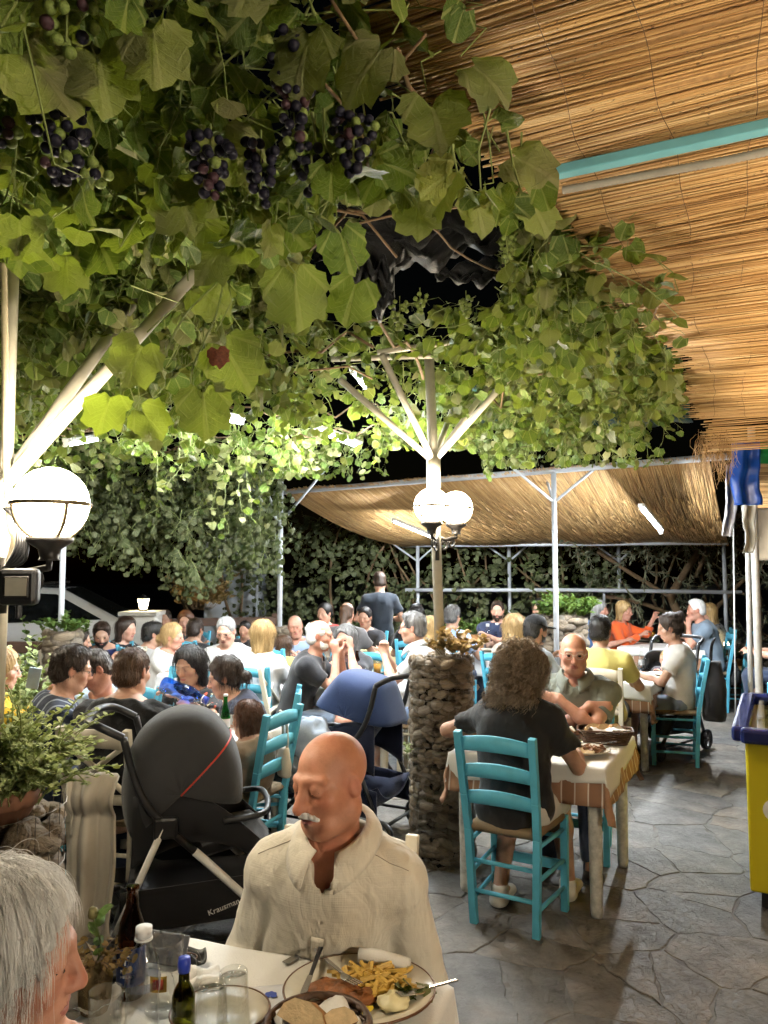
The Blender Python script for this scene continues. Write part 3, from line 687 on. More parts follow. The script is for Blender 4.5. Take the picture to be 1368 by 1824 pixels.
# broad near leaves: pixel, depth, size, tip direction (x, z), facing
for px, py, Y, s_, dx, dz, fy in ((262, 592, 1.72, .125, -.5, -1, -1), (385, 590, 1.70, .140, .5, -.9, -1), (360, 672, 1.70, .125, .05, -1, -1), (205, 690, 1.74, .11, -.2, -1, -.6), (240, 715, 1.74, .095, .6, -.8, -1), (430, 395, 1.66, .15, -.6, -.8, -1), (520, 455, 1.68, .15, .1, -1, -.8), (335, 500, 1.76, .11, .8, -.6, -1),
        (600, 390, 1.75, .12, .3, -1, .9), (690, 300, 1.7, .13, -.1, -1, .9), (60, 370, 1.7, .14, -.4, -1, .8), (150, 380, 1.75, .14, .5, -1, .9), (250, 370, 1.75, .13, -.2, -1, .9), (120, 440, 1.8, .12, .1, -1, -1), (40, 190, 1.4, .13, .9, -.3, -.7), (560, 30, 1.2, .12, -.3, -1, -.7),
        (380, 215, 1.35, .12, .4, -.6, -1), (760, 160, 1.5, .14, .2, -.9, -1), (890, 270, 1.6, .13, .9, -.5, -1), (930, 330, 1.75, .12, .5, -.9, -1), (300, 300, 1.5, .14, .4, -1, -.8), (170, 60, 1.15, .13, .2, -1, -.8), (700, 60, 1.3, .13, -.6, -.7, -1), (820, 100, 1.45, .12, .6, -.5, -1), (740, 330, 1.75, .12, .1, -1, -1), (840, 330, 1.75, .11, .3, -1, -1), (270, 20, 1.1, .11, .1, -1, -.8), (20, 60, 1.1, .14, .5, -.6, -.9), (640, 480, 1.75, .12, -.3, -1, .8), (470, 360, 1.7, .13, .7, -.7, .8)):
    p_ = P(px, py, Y); d = Vector((dx, r.gauss(0, .2), dz)); items.append((p_, d, Vector((r.gauss(0, .25), fy, .35)), s_*1.15, r.uniform(.2, .95)))
    gstem.tube([p_, p_+Vector((r.gauss(0, .03), .03, .08)), p_+Vector((r.gauss(0, .05), .08, .14))], .0018, 5, False)
pp = [P(470, 330, 1.75), P(440, 430, 1.74), P(400, 490, 1.74), P(330, 560, 1.74), P(290, 640, 1.74)]
gstem.tube(bez(pp, 6), .0028, 6); gstem.tube(bez([P(400, 490, 1.74), P(385, 560, 1.72), P(345, 650, 1.72), P(340, 690, 1.72)], 6), .0022, 6)
N_HERO = len(items)-N_BEFORE
# one browned leaf
br = leaf_me('leaf', leaf_geom(26, 77), mat('browned_leaf', (.16, .045, .02), .7, var=.3, scale=8, bump=.3))
o = inst('leaf', br, vine); o.matrix_local = Matrix.Translation(P(385, 612, 1.66)) @ frame_(Vector((.2, 0, -1)), Vector((.1, -1, .2))).to_4x4() @ Matrix.Scale(.055, 4); o['label'] = 'dry brown leaf'
# woody canes over the pergola
for k in range(46):
    y0 = r.uniform(1.0, 8); x0 = r.uniform(-.62*y0-.4, 1.3 if y0 < 6 else -.3); p_ = Vector((x0, y0, 2.9)); pts = [p_]
    d = Vector((r.gauss(0, 1), r.gauss(0, 1), 0)).normalized()
    for j in range(9): d = (d+Vector((r.gauss(0, .25), r.gauss(0, .25), 0))).normalized(); p_ = p_+d*.16; p_ = Vector((p_.x, p_.y, 2.88+r.gauss(0, .04))); a = p_.x*U.x+p_.y*U.y; pts.append(p_.copy())
    if max(q.x*U.x+q.y*U.y-roof_edge(q.x*V.x+q.y*V.y) for q in pts) < .25: MB().tube(pts, r.uniform(.004, .010), 5).build('cane', M['stem'], vine, True)
for pts in ([P(640, 398, 2.3), P(720, 380, 2.3), P(800, 372, 2.25), P(900, 350, 2.2)], [P(560, 130, 1.3), P(640, 230, 1.5), P(660, 330, 1.8)], [P(590, 0, 1.2), P(650, 90, 1.35), P(690, 130, 1.45), P(760, 60, 1.4)]):
    MB().tube(bez(pts, 6), .0035, 6).build('cane', M['stem'], vine, True)
tag(gstem.build('shoot', M['green_stem'], vine, True), kind='stuff')
split_leaves(items, 292, vine, LG, LM, LGs, 'leaf_mass', M['leaf_mass'])
# grapes
def berry(name, col, r_=.55):
    m = N(name); m.base(m.ramp(m.noise(3, 3, .6), [(.3, tuple(c*.7 for c in col)), (.7, tuple(c*1.3 for c in col))])); m.p(Roughness=r_); m.set(m.b, 'Specular IOR Level', .25); return m.m
BM = []
for nm, col in (('dark_grape', (.012, .011, .022)), ('green_grape', (.17, .22, .055)), ('purple_grape', (.06, .028, .035))):
    mb = MB(); mb.lathe([(math.sin(a)*1.0, -math.cos(a)*1.05) for a in np.linspace(.001, PI-.001, 8)], 10); BM.append(mb.mesh('berry', berry(nm, col), True))
def bunch(px, py, Y, L, W, n, br_, mixw, parts=True):
    c = P(px, py, Y); t = inst('grape_bunch', MB().tube([(0, 0, .03), (0, 0, -L*.8)], .002, 5).mesh('stalk', M['green_stem']), vine, c)
    placed = []; tries = 0
    while len(placed) < n and tries < n*40:
        tries += 1; h = r.random(); w_ = W*(1-.75*h)*(1 if h > .1 else .8); a = r.uniform(0, 2*PI); rr = w_*math.sqrt(r.uniform(.3, 1))
        q = Vector((rr*math.cos(a), rr*math.sin(a), -h*L))
        if all((q-o_).length > br_*1.7 for o_ in placed): placed.append(q)
    for q in placed:
        k = r.random(); me = BM[0] if k < mixw[0] else BM[1] if k < mixw[0]+mixw[1] else BM[2]
        inst('berry', me, t, q, (r.uniform(0, 3), r.uniform(0, 3), 0), (br_*r.uniform(.85, 1.1),)*3)
for a in ((120, 10, 1.05, .07, .05, 16, .0098, (.1, .75)), (110, 185, 1.2, .13, .06, 42, .0096, (.9, .05)), (165, 300, 1.3, .04, .035, 12, .0096, (.1, .75)), (525, 75, 1.25, .19, .045, 55, .0096, (.78, .16)), (375, 250, 1.3, .10, .05, 36, .0096, (.85, .08)), (465, 260, 1.35, .11, .04, 30, .0096, (.85, .10)), (630, 215, 1.35, .10, .05, 34, .0096, (.8, .14)), (555, 270, 1.4, .08, .04, 24, .0096, (.75, .18)), (10, 225, 1.25, .03, .03, 8, .0096, (.2, .1)),
        (193, 425, 2.0, .085, .035, 26, .0085, (0, 1)), (402, 535, 2.6, .07, .03, 16, .0085, (0, 1)), (862, 350, 2.3, .07, .028, 18, .0085, (0, 1)), (905, 425, 2.6, .08, .035, 20, .009, (0, 1)), (712, 540, 3.1, .11, .05, 28, .0095, (0, 1)), (748, 525, 3.1, .08, .035, 18, .0095, (0, 1)), (975, 480, 3.0, .09, .04, 18, .0095, (0, 1)), (1025, 460, 3.1, .07, .035, 16, .0095, (0, 1)), (965, 540, 3.4, .10, .04, 18, .0095, (0, 1)), (830, 530, 3.2, .09, .04, 18, .0095, (0, 1))):
    bunch(*a)
# ---------------------------------------------------------------- ivy curtain at left, hedge behind
M['ivy'] = leaf_mat('ivy_leaf', False, ((.014, .035, .010), (.028, .060, .014), (.055, .085, .02)), ((.055, .075, .028), (.10, .11, .05)), (.06, .10, .015), .25)
M['ivy_mass'] = leaf_mat('ivy_leaf_mass', True, ((.014, .035, .010), (.028, .060, .014), (.055, .085, .02)), ((.055, .075, .028), (.10, .11, .05)), (.06, .10, .015), .25)
PRUNE = False
ivy = thing('climbing_vine', 'dark curtain of climbing vine hanging behind the tables at the left', 'climbing vine')
items = []; stems = MB(); gstem = MB(); r = random.Random(33)
IM = [leaf_me('leaf', g_, M['ivy']) for g_ in LG[:5]]
def low(px): 
    K = ((60, 930), (120, 985), (200, 1010), (300, 1050), (350, 1085), (400, 1050), (470, 1030), (560, 1010))
    for (a, y0), (b_, y1) in zip(K, K[1:]):
        if a <= px <= b_: return y0+(y1-y0)*(px-a)/(b_-a)
    return 930
for k in range(620):
    px = r.uniform(70, 500); Y = 8.0+1.2*(px-70)/430+r.gauss(0, .45); z0 = r.uniform(1.7, 2.95)
    zl = P(px, low(px)-r.uniform(0, 60), Y).z
    if z0 < zl: continue
    p_ = P(px, 900, Y); shoot(Vector((p_.x, Y, z0)), Vector((r.gauss(0, .4), r.gauss(-.2, .3), -1)), min(z0-zl, r.uniform(.2, .6)), .105, .5, Vector((0, -1, .55)))
stems.tube([(0, 0, 0)]*2, .001, 3) if not stems.v else None
tag(gstem.build('shoot', M['green_stem'], ivy, True), kind='stuff')
split_leaves(items, 200, ivy, LG, IM, LGs, 'leaf_mass', M['ivy_mass'])
hedge = thing('hedge', 'dark vine-covered hedge behind the far tables and rail', 'hedge')
items = []; stems = MB(); gstem = MB(); r = random.Random(35)
for k in range(620):
    x = r.uniform(-2.6, 3.6); y = 12.9+r.gauss(0, .35)-.10*x; z0 = r.uniform(.3, 2.7); shoot(Vector((x, y, z0)), Vector((r.gauss(0, 1), r.gauss(-.3, .3), r.gauss(-.5, .5))), r.uniform(.2, .7), .125, .4, Vector((0, -1, .5)))
for k in range(26):
    x = r.uniform(-2.4, 6.5); p_ = Vector((x, 13.0-.1*x, 0)); pts = [p_]; d = Vector((r.gauss(0, .4), 0, 1))
    for j in range(9): d = (d+Vector((r.gauss(0, .35), r.gauss(0, .1), .1))).normalized(); p_ = p_+d*.34; pts.append(p_.copy())
    MB().tube(pts, [.035*(1-.08*j) for j in range(len(pts))], 6).build('trunk', M['stem'], hedge, True)
tag(gstem.build('shoot', M['green_stem'], hedge, True), kind='stuff'); split_leaves(items, 200, hedge, LG, IM, LGs, 'leaf_mass', M['ivy_mass'])
# olive-like tree at the right behind the rail
olv = leaf_mat('olive_leaf_mass', True, ((.03, .055, .02), (.05, .08, .035), (.09, .12, .06)), ((.12, .14, .09), (.20, .22, .15)), (.08, .12, .04), .2)
tree = thing('olive_tree', 'willowy narrow-leaved tree behind the rail at the right', 'tree', (4.6, 11.9, 0)); items = []; stems = MB(); r = random.Random(36)
OG = [leaf_geom(8, 60+i, 1, outline=lambda th: 1.0, wid=.10, serr=0) for i in range(4)]
MB().tube([(0, 0, 0), (.1, 0, .7), (-.2, 0, 1.3), (.3, .1, 2.0)], [.10, .09, .07, .05], 8).build('trunk', M['stem'], tree, True)
for k in range(150):
    p_ = Vector((r.uniform(-1.7, 1.9), r.gauss(0, .4), r.uniform(.5, 2.6))); d = Vector((r.gauss(0, .6), r.gauss(-.1, .3), r.gauss(-.4, .5))); pts = [p_]
    for j in range(9):
        d = (d.normalized()+rv()*.2+Vector((0, 0, -.12))); d.normalize(); p_ = p_+d*.075; pts.append(p_.copy())
        for q in range(3): items.append((p_, rv()*.6+d+Vector((0, -.2, -.2)), Vector((0, -1, .5))+rv()*.5, r.uniform(.07, .12), r.random()))
    stems.tube(pts, .005, 4)
for a, b_ in (((-.2, 0, 1.3), (-1.3, 0, 2.0)), ((.1, 0, .7), (1.3, 0, 1.9)), ((.2, 0, 1.6), (1.0, .1, 2.6)), ((-.1, 0, 1.0), (-1.2, .1, 1.3))): stems.tube(bez([a, (Vector(a)+Vector(b_))/2+rv()*.12, b_], 6), .035, 6)
tag(stems.build('branch', M['stem'], tree, True), kind='stuff'); merge_leaves(items, OG, 'crown', olv, tree)
# ---------------------------------------------------------------- shade nets over the vines
def net(name, label, m_, corners, sag, fold, nu=30, nv=14):
    c = [Vector(q) for q in corners]; t = thing(name, label, 'shade net', c[0])
    def fn(a, b_):
        p_ = c[0].lerp(c[1], a).lerp(c[3].lerp(c[2], a), b_); p_.z += -sag*math.sin(PI*a)*math.sin(PI*b_)+fold*noise.noise(Vector((a*5, b_*7, sag*9)))+fold*.5*math.sin(a*24+b_*6); p_.y += fold*.6*math.sin(b_*17+a*5); return p_-c[0]
    MB().sheet(fn, nu, nv).build('net_sheet', m_, t, True, solid=.003); return t
M['net_black'] = cloth('black_shade_net', (.005, .0055, .007), bump=.5, scale=160, wr=.6, rough=.55); M['net_green'] = cloth('green_shade_net', (.008, .06, .05), bump=.5, scale=160, wr=.6, rough=.7)
net('shade_net', 'rumpled black shade net bunched above the vine gap', M['net_black'], (P(560, 470, 3.3), P(905, 440, 3.2), P(930, 360, 3.0), P(540, 330, 3.0)), .12, .07)
net('shade_net', 'black shade net bundle hanging down in the vine gap', M['net_black'], (P(585, 470, 3.1), P(700, 480, 3.1), P(705, 562, 3.25), P(600, 545, 3.2)), -.05, .08, 24, 16)
net('shade_net', 'rolled black net strip sagging in the vine gap at right', M['net_black'], (P(770, 478, 3.2), P(930, 450, 3.2), P(925, 486, 3.2), P(780, 492, 3.2)), .06, .035)
net('shade_net', 'green shade net stretched behind the right-hand vine leaves', M['net_green'], (P(960, 640, 6.2), P(1195, 570, 6.0), P(1235, 752, 7.0), P(980, 775, 7.2)), .15, .05)
net('shade_net', 'green shade net scrap behind the braces of the middle pole', M['net_green'], (P(840, 690, 6.2), P(985, 640, 6.0), P(1010, 770, 6.8), P(850, 760, 6.8)), .1, .05)
0 and net('shade_net', 'dark green net hanging at the left rim of the far reed canopy', M['net_green'], (P(530, 925, 11.2), P(600, 920, 11.2), P(650, 985, 11.8), P(545, 990, 11.8)), .1, .05)
# ================================================================== chairs
def make_chair(kind, m_):
    root = thing('wooden_chair', 'x', 'chair'); R = {}
    def post(s_):
        mb = MB()
        pts = [((.155*s_), -.165, 0), (.172*s_, -.185, .45), (.178*s_, -.215, .62), (.186*s_, -.275, .925)]
        for a, b in zip(pts, pts[1:]): mb.bar(a, b, .036, .034, up=(0, 1, 0))
        return mb
    for s_ in (-1, 1):
        post(s_).build('back_post', m_, root, bevel=.004)
        MB().bar((.182*s_, .185, 0), (.188*s_, .180, .468), .036, .036, up=(0, 1, 0)).build('front_leg', m_, root, bevel=.005)
    def slat(z, h, arch, dep):
        yb = -.205-(z-.58)*.20
        def fn(u, v):
            x = -.168+.336*u; w_ = 1-(2*u-1)**2
            return Vector((x*(1+(z-.6)*.06), yb-dep*w_, z+(v-.5)*h+arch*w_*(.5+.5*v)))
        return MB().sheet(fn, 12, 2)
    if kind == 'ladder':
        for z, h in ((.865, .062), (.735, .056), (.605, .056)): slat(z, h, .022, .022).build('back_slat', m_, root, True, solid=.016)
    else:
        slat(.865, .075, .018, .022).build('top_rail', m_, root, True, solid=.020); slat(.575, .045, .0, .015).build('low_rail', m_, root, True, solid=.018)
        MB().tube(bez([(-.16, -.212, .60), (-.04, -.232, .70), (.16, -.262, .84)], 6), .014, 6).build('cross_brace', m_, root, True)
        MB().tube(bez([(.16, -.214, .60), (.04, -.236, .70), (-.16, -.264, .84)], 6), .014, 6).build('cross_brace', m_, root, True)
    for z in (.16, .30): MB().tube([(-.16, -.172, z), (.16, -.172, z)], .011, 8).build('stretcher', m_, root, True)
    for s_ in (-1, 1):
        for z in (.12, .25, .40): MB().tube([(.160*s_, -.175, z), (.184*s_, .182, z)], .011, 8).build('stretcher', m_, root, True)
    MB().bar((-.182, .182, .22), (.182, .182, .22), .016, .05).build('front_stretcher', m_, root, bevel=.003)
    MB().bar((-.182, .182, .36), (.182, .182, .36), .018, .018).build('front_stretcher', m_, root, bevel=.003)
    def seat(u, v):
        w_ = .172+.020*v; e = min(u, 1-u, v, 1-v); x = (2*u-1)*w_; y = -.185+.375*v
        return Vector((x, y, .468-.010*math.sin(PI*u)*math.sin(PI*v)-.018*max(0, 1-e/.06)**2))
    MB().sheet(seat, 18, 18).build('rush_seat', M['rush'], root, True, solid=.030)
    return root
CH = {'blue': make_chair('ladder', M['teal']), 'white': make_chair('cross', M['white_wood'])}
used = set()
def chair(color, x, y, rz, label):
    if color in used: o = copy_tree(CH[color])
    else: o = CH[color]; used.add(color)
    o.location = (x, y, .012); o.rotation_euler = (0, 0, rz); o['label'] = label; o['group'] = 'teal wooden chairs with ladder backs' if color == 'blue' else 'cream wooden chairs with crossed backs'
    return o
# ================================================================== tables and cloths
def table(label, x, y, rz, w_, l_, h=.735, m_='grey_wood'):
    t = thing('dining_table', label, 'table', (x, y, .012), rz, 'tavern tables'); m_ = M[m_]; h -= .012
    for sx in (-1, 1):
        for sy in (-1, 1): MB().lathe([(.026, 0), (.030, .03), (.036, h-.10), (.036, h-.025)], 12, (sx*(w_/2-.06), sy*(l_/2-.06), 0)).build('leg', m_, t, True)
    for s_ in (-1, 1):
        MB().bar((-w_/2+.09, s_*(l_/2-.06), h-.065), (w_/2-.09, s_*(l_/2-.06), h-.065), .02, .075).build('apron', m_, t)
        MB().bar((s_*(w_/2-.06), -l_/2+.09, h-.065), (s_*(w_/2-.06), l_/2-.09, h-.065), .02, .075).build('apron', m_, t)
    MB().box((0, 0, h-.0125), (w_, l_, .022)).build('tabletop', m_, t, bevel=.004); return t
def tablecloth(label, x, y, rz, w_, l_, drop, z, m_, seed=0, flare=.30, n=44, ang=0.0, name='tablecloth', cat='tablecloth', group=None, thick=.0015):
    r = random.Random(seed); W = w_+2*drop; L = l_+2*drop; ph = [r.uniform(0, 6) for _ in range(8)]
    ca, sa = math.cos(ang), math.sin(ang)
    def fn(u, v):
        x0 = (u-.5)*W; y0 = (v-.5)*L; X = x0*ca-y0*sa; Y = x0*sa+y0*ca
        ox = max(0, abs(X)-w_/2); oy = max(0, abs(Y)-l_/2); cx = max(-w_/2, min(w_/2, X)); cy = max(-l_/2, min(l_/2, Y)); sx = math.copysign(1, X); sy = math.copysign(1, Y)
        d = math.hypot(ox, oy)
        if d < 1e-6: return Vector((X, Y, z+.0015*noise.noise(Vector((X*6, Y*6, seed)))))
        s_ = X*9+Y*7; wave = (.5+.5*math.sin(s_*2.1+ph[0])+.35*math.sin(s_*4.3+ph[1]))
        corner = min(ox, oy)/max(d, 1e-6)
        f_ = flare*(.15+.28*wave)*min(1, d/.10)
        dz = math.sqrt(max(0, d*d*(1-f_*f_*.8))); rr = min(d, .012)
        out = rr*.5+d*f_*.6
        nx, ny = (ox/d, oy/d)
        px_ = cx+sx*nx*out+sx*corner*d*.18*(1 if ox > oy else 0); py_ = cy+sy*ny*out+sy*corner*d*.18*(1 if oy >= ox else 0)
        return Vector((px_, py_, z-dz*(.94 if d > .03 else .75)+.004*noise.noise(Vector((X*8, Y*8, seed+3)))))
    o = MB().sheet(fn, n, n).build(name, m_, None, True, (x, y, 0), (0, 0, rz), solid=thick); tag(o, label, cat, group or 'white table covers'); return o
def check_mat():
    m = N('brown_check_cloth'); co = m.n('SeparateXYZ', ins={0: m.n('UVMap').outputs[0]})
    return m
def gingham():
    m = N('brown_and_white_check'); vec = m.n('TexCoord').outputs['Generated']; mp = m.n('Mapping', ins={'Vector': vec, 'Scale': (14.0, 14.0, 0.0)}).outputs[0]
    sx = m.n('SeparateXYZ', ins={0: mp}); ln = []
    for k in (0, 1):
        f_ = m.n('Math', operation='PINGPONG', ins={0: sx.outputs[k], 1: .5}).outputs[0]; ln.append(m.n('Math', operation='LESS_THAN', ins={0: f_, 1: .055}).outputs[0])
    chk = m.n('TexChecker', ins={'Vector': mp, 'Scale': 1.0, 'Color1': (.36, .20, .12, 1), 'Color2': (.27, .14, .08, 1)}).outputs[0]
    c = m.mix(m.n('Math', operation='MAXIMUM', ins={0: ln[0], 1: ln[1]}).outputs[0], chk, (.66, .58, .50)); m.base(c); m.p(Roughness=.8); m.bump(m.noise(300, 2, .5), .2, .003); return m.m
M['check'] = gingham()
# foreground table
U1 = Vector((.945, -.325, 0)); V1 = Vector((.325, .945, 0)); RZ1 = math.atan2(-.325, .945); T1 = Vector((-.53, 2.09, 0))+U1*.36-V1*.375
table('white table in the foreground carrying the plates, glasses and bottles', T1.x, T1.y, RZ1, .72, .75, .742)
tablecloth('white paper cover of the foreground table, under the fries plate', T1.x, T1.y, RZ1, .725, .755, .17, .7455, M['paper'], 4, .35, 60)
RZ2 = -math.radians(27); T2 = Vector((.90, 4.37, 0))
table('white-legged table between the black-shirted woman and the man with folded arms', T2.x, T2.y, RZ2, .80, .84)
tablecloth('brown check tablecloth under the paper on the near right table', T2.x, T2.y, RZ2, .80, .84, .20, .738, M['check'], 6, .5, 50, .02, group='brown check tablecloths')
tablecloth('white paper cover on the near right table with the gyros plate', T2.x, T2.y, RZ2, .808, .848, .11, .742, M['paper'], 8, .6, 50, .10)
T3 = Vector((2.05, 7.08, 0)); table('white-legged table of the woman in white T-shirt and man in yellow', T3.x, T3.y, RZ2, .80, .80)
tablecloth('brown check tablecloth on the table beside the woman in white T-shirt', T3.x, T3.y, RZ2, .80, .80, .24, .738, M['check'], 16, .4, 44, -.02, group='brown check tablecloths')
tablecloth('white paper cover on the table beside the woman in white T-shirt', T3.x, T3.y, RZ2, .808, .808, .12, .742, M['paper'], 18, .5, 44, -.07)
T4 = Vector((-.17, 6.62, 0)); table('table of the white-bearded man in the black T-shirt', T4.x, T4.y, RZ2, .85, .80, m_='white_wood')
tablecloth('white cloth on the table of the white-bearded man', T4.x, T4.y, RZ2, .855, .805, .24, .740, M['linen_white'], 23, .5, 44)
T5 = Vector((-1.22, 4.82, 0)); table('table of the family behind the black stroller', T5.x, T5.y, RZ2, 1.0, .80, m_='white_wood')
tablecloth('white paper cover on the family table behind the black stroller', T5.x, T5.y, RZ2, 1.005, .805, .14, .740, M['paper'], 26, .5, 44)
T6 = Vector((-1.50, 7.45, 0)); table('table of the man in white printed T-shirt and the blonde', T6.x, T6.y, RZ2, 1.0, .80, m_='white_wood'); tablecloth('white cloth on the table of the man in printed T-shirt', T6.x, T6.y, RZ2, 1.005, .805, .22, .740, M['linen_white'], 27, .4, 36)
T7 = Vector((-2.75, 7.9, 0)); table('back left table near the stone lantern pillar', T7.x, T7.y, RZ2, 1.0, .80, m_='white_wood'); tablecloth('brown check tablecloth on the back left table near the lantern', T7.x, T7.y, RZ2, 1.005, .805, .22, .740, M['check'], 28, .4, 36, group='brown check tablecloths')
T8 = Vector((1.55, 9.0, 0)); table('table with a white cloth in front of the man in navy T-shirt', T8.x, T8.y, RZ2, .95, .80, m_='white_wood'); tablecloth('white cloth on the table of the blonde and the man in navy', T8.x, T8.y, RZ2, .955, .805, .24, .740, M['linen_white'], 29, .4, 36)
T9 = Vector((3.55, 9.85, 0)); table('far right table of the woman in orange with beer mugs', T9.x, T9.y, RZ2, 1.0, .80, m_='white_wood'); tablecloth('brown check tablecloth on the far right beer table', T9.x, T9.y, RZ2, 1.0, .80, .25, .738, M['check'], 30, .3, 36, group='brown check tablecloths'); tablecloth('white paper cover on the far right beer table', T9.x, T9.y, RZ2, 1.008, .808, .10, .742, M['paper'], 31, .3, 36)
T10 = Vector((-.35, 9.6, 0)); table('table in front of the standing waiter', T10.x, T10.y, RZ2, 1.0, .80, m_='white_wood'); tablecloth('yellowish cloth on the table in front of the standing waiter', T10.x, T10.y, RZ2, 1.005, .805, .24, .740, cloth('pale_yellow_cloth', (.62, .52, .25)), 32, .4, 36, group='plain table covers')
# ================================================================== ice cream freezer
t = thing('chest_freezer', 'yellow ice cream chest freezer with blue rim at the right edge', 'freezer', (1.80, 3.96, .012), RZ2)
M['yellow'] = mat('yellow_enamel', (.62, .52, .012), .32, var=.06, scale=4, bump=.03, bscale=20, coat=.3); M['blue_rim'] = mat('dark_blue_plastic', (.018, .030, .16), .25, var=.15, scale=6, coat=.4)
MB().box((.42, .62, .46), (.80, 1.20, .74)).build('body', M['yellow'], t, bevel=.012)
MB().box((.42, .62, .055), (.70, 1.12, .09)).build('plinth', M['black_plastic'], t)
rim = MB(); 
for a, b in (((.0, 0, .86), (.84, 0, .86)), ((.84, 0, .86), (.84, 1.24, .86)), ((.84, 1.24, .86), (.0, 1.24, .86)), ((.0, 1.24, .86), (.0, 0, .86))): 
    a = Vector(a); b = Vector(b); d = (b-a).normalized(); rim.bar(a-d*.0, b+d*.0, .085, .075)
rim.build('rim', M['blue_rim'], t, bevel=.018)
for k, x_ in ((0, .30), (1, .60)): MB().box((.42, x_+.02, .885+.012*k), (.70, .60, .008)).build('glass_lid', M['glass'], t)
tub = MB(); tub.box((.42, .62, .60), (.66, 1.06, .30)); tub.build('stock', mat('ice_cream_boxes', (.35, .35, .32), .6, var=.6, scale=9), t)
MB().lathe([(0, -.001), (.055, -.001), (.055, .001), (0, .001)], 20).build('round_sticker', M['white_paint'], t, loc=(.145, .018, .50), rot=(PI/2, 0, 0))
MB().lathe([(0, -.001), (.05, -.001), (.05, .001), (0, .001)], 20).build('round_sticker', M['white_paint'], t, loc=(.195, .0178, .515), rot=(PI/2, 0, 0))
for k in (0, 1): MB().lathe([(.03, 0), (.03, .02), (.02, .03)], 10, (.1+.64*k, .1, -.012)).build('caster', M['black_plastic'], t)
# ================================================================== strollers
def wheel(parent, c, rad, th=.03):
    c = Vector(c)
    w_ = MB().lathe([(rad*.80, -th/2), (rad*.97, -th/2), (rad, 0), (rad*.97, th/2), (rad*.80, th/2), (rad*.80, -th/2)], 24, closed=True).build('tyre', M['black_plastic'], parent, True, loc=c, rot=(0, PI/2, 0))
    rb = MB(); rb.lathe([(rad*.16, -th*.5), (rad*.16, th*.5)], 12); rb.lathe([(rad*.80, -th*.3), (rad*.80, th*.3), (rad*.74, th*.3), (rad*.74, -th*.3), (rad*.80, -th*.3)], 20, closed=True)
    for k in range(5): a = 2*PI*k/5; rb.bar((rad*.1*math.cos(a), rad*.1*math.sin(a), 0), (rad*.78*math.cos(a), rad*.78*math.sin(a), 0), rad*.10, th*.5)
    rb.build('rim', mat('wheel_rim', (.10, .10, .11), .4), parent, loc=c, rot=(0, PI/2, 0))
def hood_fn(wx, yh, zh, R_, th0, th1, scal, nrib, squash=1.0):
    def fn(u, v):
        th = th0+(th1-th0)*u; ph = PI*v; s_ = math.sin(ph)**.55
        rr = R_*(1-scal*abs(math.sin(nrib*PI*u)))
        return Vector((wx*math.copysign(abs(math.cos(ph))**.6, math.cos(ph)), yh+rr*s_*math.cos(th), zh+rr*s_*math.sin(th)*squash))
    return fn
